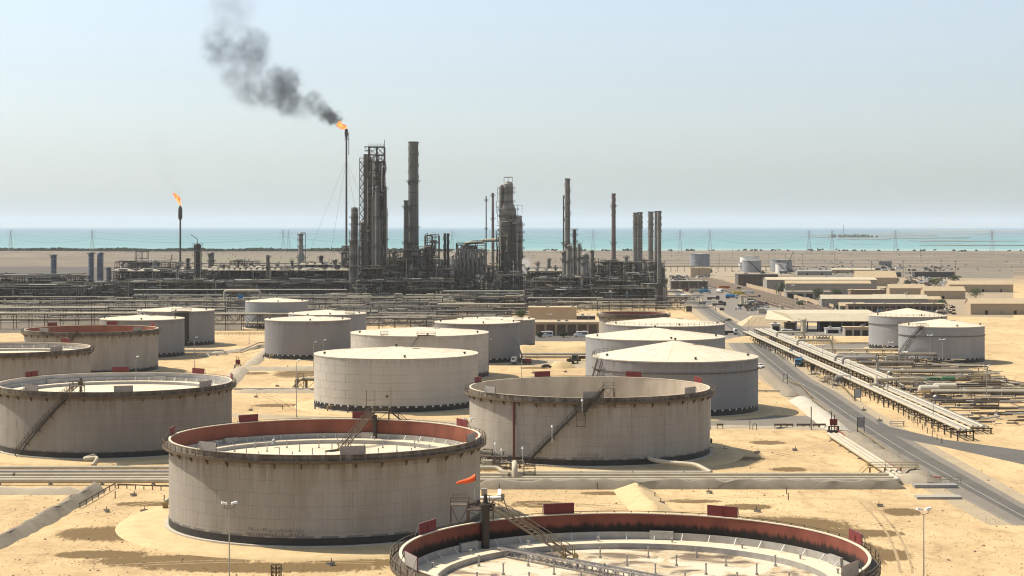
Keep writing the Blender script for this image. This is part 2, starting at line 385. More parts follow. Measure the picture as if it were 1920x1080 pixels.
# the dark newer lane of the road
LL = [(a[0] * .62 + b[0] * .38, a[1]) for a, b in zip(RL, RR)]
LR = [(a[0] * .18 + b[0] * .82, a[1]) for a, b in zip(RL, RR)]
sheet('road_resurfacing', LL, LR, .015, M_ASPH)
LC = [(a[0] * .46 + b[0] * .54, a[1]) for a, b in zip(RL, RR)]
sheet('road_marking', [(x - .5, y) for x, y in LC], [(x + .5 + max(0, (y - 600)) * .003, y) for x, y in LC], .020, M_LINE)
LC2 = [(a[0] * .94 + b[0] * .06, a[1]) for a, b in zip(RL, RR)]
sheet('road_marking', [(x - .4, y) for x, y in LC2], [(x + .6, y) for x, y in LC2], .020, M_LINE)
sheet('road', [(1640, 786), (1668, 800), (1770, 824), (1960, 850)], [(1655, 808), (1700, 824), (1780, 840), (1960, 880)], .013, M_ASPH)
# branch road to the right at the junction, service yard, cross lanes
sheet('road', [(1345, 605), (1360, 640)], [(1560, 612), (1600, 632)], .008, M_ASPHO)
sheet('road', [(1440, 652), (1462, 656)], [(1650, 640), (1650, 652)], .007, M_ASPHO)
def quad(name, pts, z, m):
    P = [G(*p) for p in pts]; b_ = MB(); b_.add([(p.x, p.y, z) for p in P], [tuple(range(len(P)))]); return tag(b_.build(name, m), kind='structure')
quad('yard_pavement', [(1262, 536), (1340, 532), (1480, 575), (1570, 607), (1330, 600)], .003, M_ASPHO)
quad('car_park', [(1000, 640), (1120, 640), (1125, 628), (1000, 628)], .004, M_ASPH)
quad('service_road', [(1225, 548), (1252, 548), (1250, 515), (1238, 515)], .003, M_ASPHO)
quad('service_road', [(760, 618), (805, 618), (832, 592), (812, 592)], .004, M_ASPHO)
quad('gravel_track', [(430, 782), (900, 800), (1560, 806), (1560, 798), (900, 790), (430, 775)], .003, M_APRON)
quad('gravel_track', [(1330, 798), (1600, 800), (1600, 780), (1330, 778)], .005, M_ASPHO)
quad('gravel_track', [(880, 684), (1110, 690), (1110, 676), (880, 672)], .003, M_APRON)
quad('compound_ground', [(1440, 582), (1900, 596), (1900, 522), (1345, 519)], .004, mat('compound_earth', (.22, .175, .12), .95, (.34, .26, .165), .06, .9))
quad('dark_yard', [(1490, 519), (1900, 522), (1900, 498), (1450, 499)], .005, mat('dark_gravel', (.11, .095, .075), .95, (.22, .18, .125), .04, .9))
quad('grey_yard', [(1230, 545), (1345, 519), (1900, 499), (1250, 499)], .0025, mat('grey_gravel', (.24, .195, .14), .95, (.33, .265, .18), .02, .9))
M_PLANT = mat('plant_paving', (.06, .053, .045), .9, (.10, .085, .065), .05, .9, .3, 1.0)
quad('plant_pavement', [(-100, 560), (-100, 500), (1245, 500), (1252, 548), (1252, 578), (700, 582), (690, 566), (150, 572)], .005, M_PLANT)
M_GRAVEL = mat('rack_gravel', (.085, .07, .052), .95, (.17, .135, .09), .07, .9, .4, 1.0)
quad('rack_gravel_bed', [(-100, 626), (-100, 560), (150, 572), (690, 566), (700, 582), (820, 580), (830, 604), (560, 618)], .004, M_GRAVEL)
# far desert roads parallel to the shore
for y0, y1 in ((475, 476.6), (487.5, 489), (499, 501), (493.5, 494.5)):
    quad('far_road', [(1230, y1), (2300, y1 + 1), (2300, y0 + 1), (1230, y0)], .01, M_ASPH)
for y0, y1 in ((473, 474.2), (483, 484.3)):
    quad('far_road', [(-400, y1), (1230, y1), (1230, y0), (-400, y0)], .01, M_ASPH)

M_TRACK = mat('tyre_track_sand', (.36, .26, .14), .95, (.27, .19, .10), 1.2, .8)
rgt = random.Random(4)
for path in ([(150, 965), (260, 945), (330, 935)], [(560, 770), (500, 740), (460, 728)], [(600, 790), (480, 772), (432, 766)], [(920, 945), (1100, 948), (1400, 930), (1720, 940)], [(1340, 830), (1450, 845), (1560, 875)], [(1350, 870), (1450, 860), (1540, 835)],
             [(1240, 960), (1500, 962), (1700, 990)], [(160, 1065), (420, 1045), (700, 1055)], [(990, 690), (1060, 697), (1100, 700)], [(470, 715), (540, 705), (590, 702)], [(1380, 745), (1480, 760), (1550, 792)], [(480, 668), (440, 690), (400, 700)],
             [(1660, 700), (1720, 735), (1770, 745)], [(1620, 940), (1690, 1000), (1700, 1075)], [(1345, 815), (1420, 822), (1530, 830)], [(920, 960), (1010, 930), (1150, 955)]):
    P = [G(*p) for p in path]; Q = []
    for i in range(21):
        t_ = i / 20
        if len(P) == 3: q = (1 - t_) ** 2 * P[0] + 2 * t_ * (1 - t_) * P[1] + t_ * t_ * P[2]
        else: k = min(int(t_ * (len(P) - 1)), len(P) - 2); q = P[k].lerp(P[k + 1], t_ * (len(P) - 1) - k)
        Q.append(q)
    b = MB()
    for off in (-.95, .95):
        for i in range(20):
            d = (Q[i + 1] - Q[i]).normalized(); s_ = Vector((-d.y, d.x, 0)); w_ = .24
            j = [s_ * (off + w_ * k + rgt.uniform(-.06, .06)) for k in (-1, 1)]
            b.add([Q[i] + j[0], Q[i] + j[1], Q[i + 1] + j[1], Q[i + 1] + j[0]], [(0, 1, 2, 3)])
    o = b.build('tyre_track', M_TRACK, loc=(0, 0, .006)); tag(o, kind='structure')
# loose stones on the near ground
b = MB()
for _ in range(5200):
    px, py = rgt.uniform(0, 1920), rgt.uniform(690, 1090) if rgt.random() < .7 else rgt.uniform(900, 1100); g = G(px, py); r = rgt.uniform(.06, .16) * (2.2 if rgt.random() < .06 else 1)
    a = rgt.uniform(0, 3); b.add([(g.x + r * cos(a), g.y + r * sin(a), 0), (g.x - r * sin(a), g.y + r * cos(a), 0), (g.x - r * cos(a), g.y - r * sin(a), 0), (g.x + r * sin(a), g.y - r * cos(a), 0), (g.x, g.y, r * .9)], [(0, 1, 4), (1, 2, 4), (2, 3, 4), (3, 0, 4)])
tag(b.build('gravel', mat('stone_brown', (.24, .17, .095), .9, (.14, .10, .06), .3, .9), loc=(0, 0, .008)), 'loose stones scattered over the near sand', kind='stuff')
# ---------------- storage tanks ----------------
def railing(R, z, n, h=1.1, t=.07, a0=0, a1=2 * pi, seg=96):
    b = MB()
    for i in range(n + (0 if abs(a1 - a0 - 2 * pi) < 1e-6 else 1)):
        a = a0 + (a1 - a0) * i / n; b.beam((R * cos(a), R * sin(a), z), (R * cos(a), R * sin(a), z + h), t * 1.3)
    for zz in (z + h, z + h * .55):
        b.rev([(R - t / 2, zz - t / 2), (R + t / 2, zz - t / 2), (R + t / 2, zz + t / 2), (R - t / 2, zz + t / 2)], seg, a0=a0, a1=a1, closed=True)
    return b
M_CHIME = mat('chime_grey', (.16, .145, .14), .7)
def skirt(R, h=1.0, n=None, teeth=True):
    """black bitumen band at the foot, with its battlement edge"""
    b = MB(); b.rev([(R + .05, 0), (R + .05, h * .72)], 96); b.rev([(R + .05, h * .72), (R - .05, h * .72)], 96)
    if teeth:
        n = n or int(2 * pi * R / 2.6)
        for i in range(n):
            a0 = 2 * pi * i / n; b.rev([(R + .045, h * .72), (R + .045, h * 1.05)], 3, a0=a0, a1=a0 + 2 * pi / n * .74)
    return b
def deflector(w_, h_, thick=.08):
    f = MB(); f.bb(-w_ / 2, w_ / 2, -thick, 0, 0, h_)
    return f
def pad(x, y, R, ext, h, m=None):
    b = MB(); b.rev([(0.01, h), (R + ext * .6, h * .95), (R + ext * .93, h * .8), (R + ext, 0)], 96)
    return tag(b.build('tank_pad', m or M_SANDP, loc=(x, y, 0.004), smooth=True), kind='structure')
def ladder_flight(p, q, width, mname=None, rail=True, truss=False, tread=.9):
    """sloping stair between two points with stringers, treads and handrails"""
    b = MB(); p, q = Vector(p), Vector(q); d = (q - p); side = Vector((-d.y, d.x, 0)).normalized() * (width / 2)
    for s in (-1, 1):
        b.beam(p + side * s, q + side * s, .10, .26)
        if rail:
            b.beam(p + side * s + Vector((0, 0, 1.05)), q + side * s + Vector((0, 0, 1.05)), .08)
            b.beam(p + side * s + Vector((0, 0, .55)), q + side * s + Vector((0, 0, .55)), .06)
        n = max(2, int(d.length / 1.8))
        for i in range(n + 1):
            c = p + d * i / n + side * s; b.beam(c, c + Vector((0, 0, 1.05)), .07)
            if truss and i < n:
                c2 = p + d * (i + 1) / n + side * s; b.beam(c, c2 + Vector((0, 0, 1.05)), .06)
    k = int(d.length / tread)
    for i in range(k + 1):
        c = p + d * i / k; b.beam(c - side, c + side, .3, .05)
    return b
def platform(b, c, sx, sy, z, rz=0, rails=True, legs=0.0, h=1.1, t=.07):
    b.box((c[0], c[1], z), (sx, sy, .12), rz)
    co, si = cos(rz), sin(rz)
    cs = [(c[0] + x * co - y * si, c[1] + x * si + y * co) for x, y in ((-sx / 2, -sy / 2), (sx / 2, -sy / 2), (sx / 2, sy / 2), (-sx / 2, sy / 2))]
    for i in range(4):
        a, a2 = cs[i], cs[(i + 1) % 4]
        if rails:
            b.beam((*a, z), (*a, z + h), t)
            for zz in (h, h * .5): b.beam((*a, z + zz), (*a2, z + zz), t)
        if legs:
            b.beam((*a, z), (*a, z - legs), .14)
            b.beam((*a, z), (*a2, z - legs), .09)
    return b
def lining_material(name, c1, c2, stain, z_lo, z_hi, streak=True):
    m = bpy.data.materials.new(name); m.use_nodes = True; n = m.node_tree.nodes; l = m.node_tree.links
    b = n['Principled BSDF']; b.inputs['Roughness'].default_value = .7; b.inputs['Specular IOR Level'].default_value = .2
    tc = n.new('ShaderNodeTexCoord'); sep = n.new('ShaderNodeSeparateXYZ'); l.new(tc.outputs['Object'], sep.inputs[0])
    def noise(sc, scale, det=5):
        mp = n.new('ShaderNodeMapping'); mp.inputs['Scale'].default_value = sc; l.new(tc.outputs['Object'], mp.inputs[0])
        t = n.new('ShaderNodeTexNoise'); t.inputs['Scale'].default_value = scale; t.inputs['Detail'].default_value = det
        l.new(mp.outputs[0], t.inputs['Vector']); return t.outputs['Fac']
    mx = n.new('ShaderNodeMix'); mx.data_type = 'RGBA'; mx.inputs[6].default_value = (*c1, 1); mx.inputs[7].default_value = (*c2, 1)
    r = n.new('ShaderNodeMapRange'); r.inputs[1].default_value = .35; r.inputs[2].default_value = .65; l.new(noise((1, 1, .5), .3), r.inputs[0]); l.new(r.outputs[0], mx.inputs[0])
    out = mx.outputs[2]
    if stain:
        # soaked band: a ragged upper edge around the wiped height of the seal
        ad = n.new('ShaderNodeMath'); ad.operation = 'MULTIPLY_ADD'; ad.inputs[1].default_value = 1.6; l.new(noise((1, 1, .06), 1.8, 6), ad.inputs[0]); l.new(sep.outputs[2], ad.inputs[2])
        r2 = n.new('ShaderNodeMapRange'); r2.inputs[1].default_value = z_hi + .8 + .35; r2.inputs[2].default_value = z_hi + .8 - .25; l.new(ad.outputs[0], r2.inputs[0])
        m2 = n.new('ShaderNodeMix'); m2.data_type = 'RGBA'; l.new(out, m2.inputs[6]); m2.inputs[7].default_value = (*stain, 1); l.new(r2.outputs[0], m2.inputs[0]); out = m2.outputs[2]
    l.new(out, b.inputs['Base Color']); return m

def seams(t, R, z0, T, n, m, roof=None):
    k0 = None; dz = (T - z0) / n
    for i in range(1, n):
        if k0 is None: k0 = MB().rev([(R, -.035), (R + .022, -.035), (R + .022, .035), (R, .035)], 96, closed=True).build('course_seam', m, t, (0, 0, z0 + dz), smooth=True)
        else: dup(k0, t, (0, 0, z0 + dz * i))
    b = MB(); q = int(2 * pi * R / 8)
    for i in range(n):
        for k in range(q):
            a = 2 * pi * (k + (.5 if i % 2 else 0)) / q
            b.beam(((R + .003) * cos(a), (R + .003) * sin(a), z0 + dz * i + .04), ((R + .003) * cos(a), (R + .003) * sin(a), z0 + dz * (i + 1) - .04), .04)
    tag(b.build('plate_seams', m, t), kind='stuff')
    if roof:
        b = MB(); rise = roof; q = int(2 * pi * R / 6)
        for k in range(q):
            a = 2 * pi * k / q; f1 = .6 if k % 2 else .12
            b.beam((R * .99 * cos(a), R * .99 * sin(a), T + .08 + rise * .01), (R * .6 * cos(a), R * .6 * sin(a), T + rise * .42 + .03), .07, .04)
            if k % 2 == 0: b.beam((R * .6 * cos(a), R * .6 * sin(a), T + rise * .42 + .03), (R * .1 * cos(a), R * .1 * sin(a), T + rise * .90 + .04), .07, .04)
        tag(b.build('roof_seams', M_ROOFSEAM, t), kind='stuff')
M_SEAM2 = mat('shell_joint', (.10, .085, .07), .9)
M_SEAM = mat('weld_seam', (.28, .26, .22), .8)
M_ROOFSEAM = mat('roof_lap', (.46, .39, .28), .8)
def floating_tank(px, D, R, T, label, lining, roof_z, plate_angles, paint=PAINT_A, pad_ext=9.0, nlegs=0, dam=True, plates=0, wetdeck=False, group='open-topped floating roof tanks', zpad=.5):
    x, y = XA(px, D), D
    t = thing('floating_roof_tank', label, 'storage tank', (x, y, 0), 0, group)
    if pad_ext: pad(x, y, R, pad_ext, zpad)
    MB().rev([(R + .8, 0), (R + .8, zpad + .25), (R - .3, zpad + .25)], 96).build('foundation_ring', M_CONC, t, smooth=True)
    z0 = zpad + .25
    # shell: curved plates in courses with open joints on a backing wall, or one drawn wall
    if plates:
        nc = 7; hc = (T - z0) / nc; da = 2 * pi / plates; first = []
        MB().rev([(R - .03, z0), (R - .03, T)], 128).build('shell', M_SEAM2, t, smooth=True)
        for c in range(nc):
            b = MB(); g = .016 / R
            b.rev([(R - .04, z0 + c * hc + .014), (R, z0 + c * hc + .014), (R, z0 + (c + 1) * hc - .014), (R - .04, z0 + (c + 1) * hc - .014)], 4, a0=g, a1=da - g, closed=True)
            o = b.build('shell_plate', paint, t, smooth=True, rz=(c % 2) * da / 2)
            for i in range(1, plates): dup(o, t, rz=i * da + (c % 2) * da / 2)
    else:
        b = MB(); b.rev([(R, z0), (R, T)], 128)
        b.build('shell', paint, t, smooth=True); seams(t, R, z0 + 1.4, T, 6, M_SEAM)
    MB().rev([(R + .05, 0), (R + .05, 1.25), (R - .05, 1.25)], 96).build('base_band', M_BLACK, t, (0, 0, z0), smooth=True)
    nck = int(2 * pi * R / 4.2); ck = MB().rev([(R + .03, 1.25), (R + .03, 1.6)], 4, a0=0, a1=2 * pi / nck * .72).build('chime_plate', M_CHIME, t, (0, 0, z0), smooth=True)
    for i in range(1, nck): dup(ck, t, rz=2 * pi * i / nck)
    MB().rev([(R - .25, roof_z - 1.5), (R - .25, T)], 128).build('inner_wall', lining, t, smooth=True)
    MB().rev([(R - .30, T - .02), (R - .30, T + .10), (R + .06, T + .10), (R + .06, T - .02)], 128, closed=True).build('rim_angle', M_ROOF, t, smooth=True)
    # wind girder walkway
    W = 1.1; zw = T - 1.15
    MB().rev([(R, zw), (R + W, zw), (R + W, zw + .14), (R, zw + .14)], 128, closed=True).build('walkway', M_STEELB, t, smooth=True)
    MB().rev([(R + W, zw - .22), (R + W + .05, zw - .22), (R + W + .05, zw + .30), (R + W, zw + .30)], 128, closed=True).build('toe_plate', M_STEELB, t, smooth=True)
    nb = int(2 * pi * R / 4.5)
    b = MB(); b.add([(R, -.04, zw), (R + W * .9, -.04, zw), (R, -.04, zw - 1.35), (R, .04, zw), (R + W * .9, .04, zw), (R, .04, zw - 1.35)], [(0, 1, 2), (5, 4, 3), (0, 3, 4, 1), (1, 4, 5, 2), (2, 5, 3, 0)])
    o = b.build('bracket', M_STEELB, t)
    for i in range(1, nb): dup(o, t, rz=2 * pi * i / nb)
    railing(R + W, zw + .14, int(2 * pi * R / 2.2), 1.15, .075).build('railing', M_STEELB, t, smooth=False)
    # pontoon roof
    rz = roof_z; Ro = R - .28
    if dam: MB().rev([(Ro - .3, rz), (Ro - .3, rz + .95), (Ro - .42, rz + .95), (Ro - .42, rz)], 128, closed=True).build('foam_dam', M_GALV, t, smooth=True)
    MB().rev([(Ro, rz + .2), (Ro - .3, rz + .05)], 96).build('rim_seal', M_BLACK, t)
    pw = 3.6
    MB().rev([(Ro - .3, rz), (Ro - .42 - pw, rz + .05), (Ro - .42 - pw, rz - .75)], 128).build('pontoon', M_ROOFD if not wetdeck else M_ROOFD, t, smooth=True)
    MB().rev([(Ro - .46 - pw, rz + .05), (Ro - .46 - pw, rz - .7), (Ro - .50 - pw, rz - .7), (Ro - .50 - pw, rz + .05)], 128, closed=True).build('pontoon_rim', M_GALV, t, smooth=True)
    MB().rev([(Ro - .5 - pw, rz - .68), (.01, rz - .62)], 96).build('deck', M_WETDECK if wetdeck else M_ROOFD, t)
    if dam:
        lb = None
        for i in range(int(2 * pi * R / 3.8)):
            a = 2 * pi * i / int(2 * pi * R / 3.8)
            if lb is None:
                b = MB(); b.beam((Ro - .45, 0, rz + .9), (Ro - 1.3, 0, rz + .02), .08); lb = b.build('dam_brace', M_WHITE, t)
            else: dup(lb, t, rz=a)
        bo = MB().box((Ro - .55, 0, rz + .6), (.45, 3.2, 1.1)).build('foam_box', M_GALV, t, rz=radians(18))
        for k in range(1, 6): dup(bo, t, rz=radians(18 + 60 * k))
    if nlegs:
        leg = None; step = 6.2; rr = random.Random(int(px))
        for ix in range(-7, 8):
            for iy in range(-7, 8):
                lx, ly = ix * step + (iy % 2) * step / 2, iy * step * .9
                if hypot(lx, ly) > R - 5.6: continue
                if leg is None:
                    b = MB(); b.cyl((0, 0, 0), (0, 0, 1.35), .10, n=8); b.cyl((0, 0, 0), (0, 0, .25), .2, n=8); b.cyl((0, 0, 1.3), (0, 0, 1.42), .15, n=8)
                    leg = b.build('roof_leg', M_GALV, t, (lx, ly, rz - .66))
                else: dup(leg, t, (lx, ly, rz - .66))
        a0 = None
        for i in range(16):
            a = 2 * pi * (i + .3) / 16; q = ((Ro - 2.4) * cos(a), (Ro - 2.4) * sin(a), rz)
            if a0 is None:
                b = MB(); b.cyl((0, 0, 0), (0, 0, .55), .13, n=8); b.cyl((0, 0, .5), (0, 0, .62), .22, n=8); a0 = b.build('pontoon_vent', M_GALV, t, q)
            else: dup(a0, t, q)
    # foam deflector plates: red inside, grey outside
    dp = None
    for a in plate_angles:
        ar = radians(a)
        if dp is None:
            b = MB(); wd = 4.3; hh = 1.5
            b.bb(-wd / 2, wd / 2, -.10, 0, 0, hh, 0); b.bb(-wd / 2, wd / 2, .003, .05, 0, hh, 1)
            b.bb(-.12, .12, -.2, -.1, .35, 1.0, 0); b.beam((-wd / 2, .03, hh), (-wd / 2, .9, -.9), .08, m=1); b.beam((wd / 2, .03, hh), (wd / 2, .9, -.9), .08, m=1)
            dp = b.build('foam_plate', [M_RED, M_GREYP], t, ((R + .12) * cos(ar), (R + .12) * sin(ar), T + .02), ar - pi / 2)
        else: dup(dp, t, ((R + .12) * cos(ar), (R + .12) * sin(ar), T + .02), ar - pi / 2)
    return t

def cone_tank(px, D, R, T, label, paint, rise=2.0, ring=None, rail=None, group='fixed roof tanks', pad_ext=4.0, band=None, vents=(( .9, -80), (.9, -20), (.9, 200), (0.0, 0)), zpad=.3, skirt_h=1.7):
    x, y = XA(px, D), D
    t = thing('fixed_roof_tank', label, 'storage tank', (x, y, 0), 0, group)
    if pad_ext: pad(x, y, R, pad_ext, zpad)
    MB().rev([(R + .5, 0), (R + .5, zpad + .15), (R - .3, zpad + .15)], 96).build('foundation_ring', M_CONC, t, smooth=True)
    b = MB(); b.rev([(R, zpad + .1), (R, T)], 128); b.build('shell', paint, t, smooth=True); seams(t, R, 1.8, T, 6, M_SEAM, rise)
    skirt(R, skirt_h).build('base_band', M_BLACK, t, (0, 0, zpad + .15), smooth=True)
    n = int(2 * pi * R / 2.6); k0 = None
    for i in range(n):
        a = 2 * pi * (i + .87) / n
        if cos(a - radians(-90)) < -.3: continue
        if k0 is None: k0 = MB().box((R + .06, 0, zpad + .15 + skirt_h * .9), (.05, .6, .28)).build('chime_plate', M_WHITE, t, rz=a)
        else: dup(k0, t, rz=a)
    b = MB(); b.rev([(R + .12, T - .04), (R + .12, T + .06), (R * .6, T + rise * .42), (.05, T + rise)], 96); b.build('cone_roof', M_ROOF, t, smooth=True, ang=60)
    MB().rev([(R, T - .28), (R + .1, T - .28), (R + .1, T - .05), (R, T - .05)], 96, closed=True).build('rim_angle', M_GALV, t, smooth=True)
    if ring:
        for zz in ring: MB().rev([(R, zz - .1), (R + .35, zz - .1), (R + .35, zz + .1), (R, zz + .1)], 96, closed=True).build('stiffener_ring', M_STEELB, t, smooth=True)
    v0 = None
    for rr, aa in vents:
        q = (rr * R * cos(radians(aa)), rr * R * sin(radians(aa)), T + rise * (1 - rr) + .02)
        if v0 is None:
            b = MB(); b.cyl((0, 0, -.3), (0, 0, .5), .25, n=8); b.cyl((0, 0, .4), (0, 0, .75), .5, .3, n=10); v0 = b.build('roof_vent', M_STEEL, t, q)
        else: dup(v0, t, q)
    MB().box((R * .25, -R * .1, T + rise * .75 + .12), (2.4, .5, .12)).build('roof_hatch', M_STEELB, t)
    if rail:
        a0, a1 = radians(rail[0]), radians(rail[1]); railing(R - .1, T + .06, max(3, int((a1 - a0) * R / 2.4)), 1.2, .075, a0, a1, 48).build('railing', M_STEELB, t)
    return t

def text_on_shell(t, lines, R, ang, z, size, m=M_TEXT):
    for k, s in enumerate(lines):
        cu = bpy.data.curves.new('lettering', 'FONT'); cu.body = s; cu.size = size; cu.align_x = 'CENTER'; cu.resolution_u = 2
        tmp = bpy.data.objects.new('lettering', cu); COL.objects.link(tmp); bpy.context.view_layer.update()
        me = bpy.data.meshes.new_from_object(tmp.evaluated_get(bpy.context.evaluated_depsgraph_get()))
        COL.objects.unlink(tmp); bpy.data.objects.remove(tmp)
        for v in me.vertices:
            a = radians(ang) + v.co.x / R; zz = z - k * size * 1.25 + v.co.y
            v.co = (cos(a) * (R + .025), sin(a) * (R + .025), zz)
        me.materials.clear(); me.materials.append(m); me.name = 'lettering'
        o = bpy.data.objects.new('lettering', me); COL.objects.link(o); o.parent = t

LIN_RED0 = lining_material('lining_red_soaked', (.20, .062, .042), (.145, .044, .03), (.018, .014, .012), 12, 14.55)
LIN_RED1 = lining_material('lining_red', (.24, .082, .052), (.175, .058, .038), None, 0, 0)
LIN_DARK = lining_material('lining_dark_red', (.20, .06, .05), (.15, .05, .04), None, 0, 0)
LIN_PALE = lining_material('lining_pale', (.48, .41, .33), (.38, .32, .25), None, 0, 0)
LIN_GREY = lining_material('lining_grey', (.42, .40, .38), (.34, .32, .30), None, 0, 0)
M_WETDECK = mat('deck_puddled', (.56, .48, .36), .6, (.74, .66, .54), .2, .6)
def puddled():
    n = M_WETDECK.node_tree.nodes; l = M_WETDECK.node_tree.links; b = n['Principled BSDF']
    tc = n.new('ShaderNodeTexCoord'); mp = n.new('ShaderNodeMapping'); mp.inputs['Scale'].default_value = (1, 1.1, 1); l.new(tc.outputs['Object'], mp.inputs[0])
    t = n.new('ShaderNodeTexNoise'); t.inputs['Scale'].default_value = .16; t.inputs['Detail'].default_value = 5; t.inputs['Roughness'].default_value = .55; t.inputs['Distortion'].default_value = .6; l.new(mp.outputs[0], t.inputs['Vector'])
    cr = n.new('ShaderNodeValToRGB'); e = cr.color_ramp.elements
    e[0].position = .46; e[0].color = (.56, .48, .36, 1); e[1].position = .66; e[1].color = (.10, .07, .05, 1)
    for p, c in ((.49, (.40, .29, .15, 1)), (.515, (.50, .42, .29, 1)), (.57, (.20, .15, .10, 1))):
        q = e.new(p); q.color = c
    l.new(t.outputs['Fac'], cr.inputs[0]); l.new(cr.outputs[0], b.inputs['Base Color'])
puddled()

T0 = floating_tank(1187, 213, 27.8, 16, 'open tank with black soaked band inside and puddled roof, cut by the bottom edge', LIN_RED0, 12.7, (154, 107, 61, 10, -35, -80, -122, -158), nlegs=1, wetdeck=True, plates=0)
T1 = floating_tank(611, 330, 28.5, 16, 'wide red-lined open tank behind the twin lamp post, lettering near its foot', LIN_RED1, 12.3, (128, 81, 30, -19, -75, -129, 178), nlegs=1, plates=36, pad_ext=9.5)
text_on_shell(T1, ['192-\u0628\u062a-50 \u0632\u064a\u062a \u0645\u0643\u062b\u0641\u0627\u062a \u0627\u0644\u063a\u0627\u0632', 'GAS CONDENSATE OIL - 50-TB-192'], 28.5, -101.5, 3.1, .68)
T3 = floating_tank(1105, 431, 28.9, 16, 'open tank with pale inner wall and a long stair climbing its front', LIN_PALE, 6.0, (159, 112, 64.5, 20, -39, -91, -145), dam=False, plates=32, pad_ext=8)
text_on_shell(T3, ['\u0645\u0643\u062b\u0641\u0627\u062a \u0627\u0644\u063a\u0627\u0632', 'GAS CONDENSATE OIL'], 28.9, -93, 3.1, .7)
T2 = floating_tank(217, 444, 28.5, 16, 'grey-lined open tank with pale roof just under its rim, left of the red-lined one', LIN_GREY, 14.0, (100, 55, 15, -30, -74, -120, 150), pad_ext=8, paint=PAINT_E)
T5 = floating_tank(172, 674, 24.6, 16, 'smaller red-lined open tank behind the grey-lined one at the left', LIN_RED1, 11.0, (85, 35, -35, 140, -120), pad_ext=5)
T6 = floating_tank(13, 569, 26, 16, 'open tank with orange stained roof at the far left edge', LIN_PALE, 14.2, (60, 10, -40, 120), pad_ext=5)
S0 = floating_tank(1188, 795, 15.3, 16, 'small open tank with dark red inner wall behind the railed cone roof tank', LIN_DARK, 9.0, (), pad_ext=3, dam=False)

FT = [
 (743, 545, 24.9, 16, 'broad pale flat-roofed tank with dark blocks round its foot, nearest of the fixed roofs', PAINT_B, 2.0, None, None, 6),
 (787, 652, 25.1, 16, 'pale flat-roofed tank rising behind the broadest pale one, roof platforms on its edge', PAINT_B, 2.0, None, None, 4),
 (1266, 533, 24.5, 16, 'tall grey tank with pointed cream cone roof and dark ring below its rim', PAINT_C, 4.6, (12.6,), None, 7),
 (1228, 629, 24.4, 16, 'grey tank with cone roof seen between the pointed roof tank and the railed roof tank', PAINT_D, 3.0, None, None, 4),
 (1247, 712, 23.7, 16, 'grey tank with a handrail all round the edge of its cream roof', PAINT_C, 2.4, None, (170, 370), 3),
 (267, 751, 17.4, 16, 'grey flat-roofed tank partly behind the red-lined open tank on the left', PAINT_C, 1.5, None, None, 3),
 (330, 825, 17.6, 16, 'grey flat-roofed tank with a broad black upright band on its wall', PAINT_C, 1.5, None, None, 5),
 (519, 960, 16.8, 14.5, 'small pale tank standing among the pipe racks, farthest of the left group', PAINT_D, 1.8, None, None, 2),
 (614, 795, 17.3, 16, 'grey tank whose roof edge shows behind the streaked grey tank in mid field', PAINT_D, 1.6, None, None, 2),
 (577, 745, 17.8, 16, 'streaked grey flat-roofed tank standing free on sand left of the pale pair', PAINT_C, 1.4, None, None, 4),
 (895, 724, 17.3, 16, 'slate grey flat-roofed tank between the pale pair and the minibuses', PAINT_C, 1.4, None, None, 3),
 (930, 804, 17.5, 13, 'lower slate grey tank half hidden behind another, next to the tan building', PAINT_C, 1.0, None, None, 2),
 (1702, 797, 17.1, 15, 'silver tank with cone roof and railing, left of the pair at the right edge', PAINT_D, 3.2, (11.4,), (190, 350), 2),
 (1765, 724, 17.0, 14.6, 'silver tank with a spiral stair, nearer of the pair at the right edge', PAINT_D, 2.6, (10.9,), (150, 240), 3),
]
CT = [cone_tank(*a[:6], rise=a[6], ring=a[7], rail=a[8], pad_ext=a[9]) for a in FT]
# black band with a roof platform on the left grey tank
bt = CT[6]; MB().rev([(17.63, .4), (17.63, 15.7)], 12, a0=radians(-81), a1=radians(-60)).build('black_band', M_BLACK, bt, smooth=True)
platform(MB(), (5.5, -16), 9, 2.2, 16.3).build('roof_platform', M_STEEL, bt)
platform(MB(), (-11.5, -20), 2.6, 1.8, 16.3).build('roof_platform', M_STEELB, CT[1])
b = MB(); platform(b, (3.5, -24), 6.5, 2.2, 16.4); b.beam((1, -25.2, 16.2), (-2.5, -25.6, 11), .15); b.build('roof_platform', M_STEELB, CT[1])
platform(MB(), (11, -11), 4, 2, 16.3).build('roof_platform', M_STEEL, CT[8])
platform(MB(), (10, -14.5), 4, 3, 13.2).build('roof_platform', M_STEEL, CT[11])
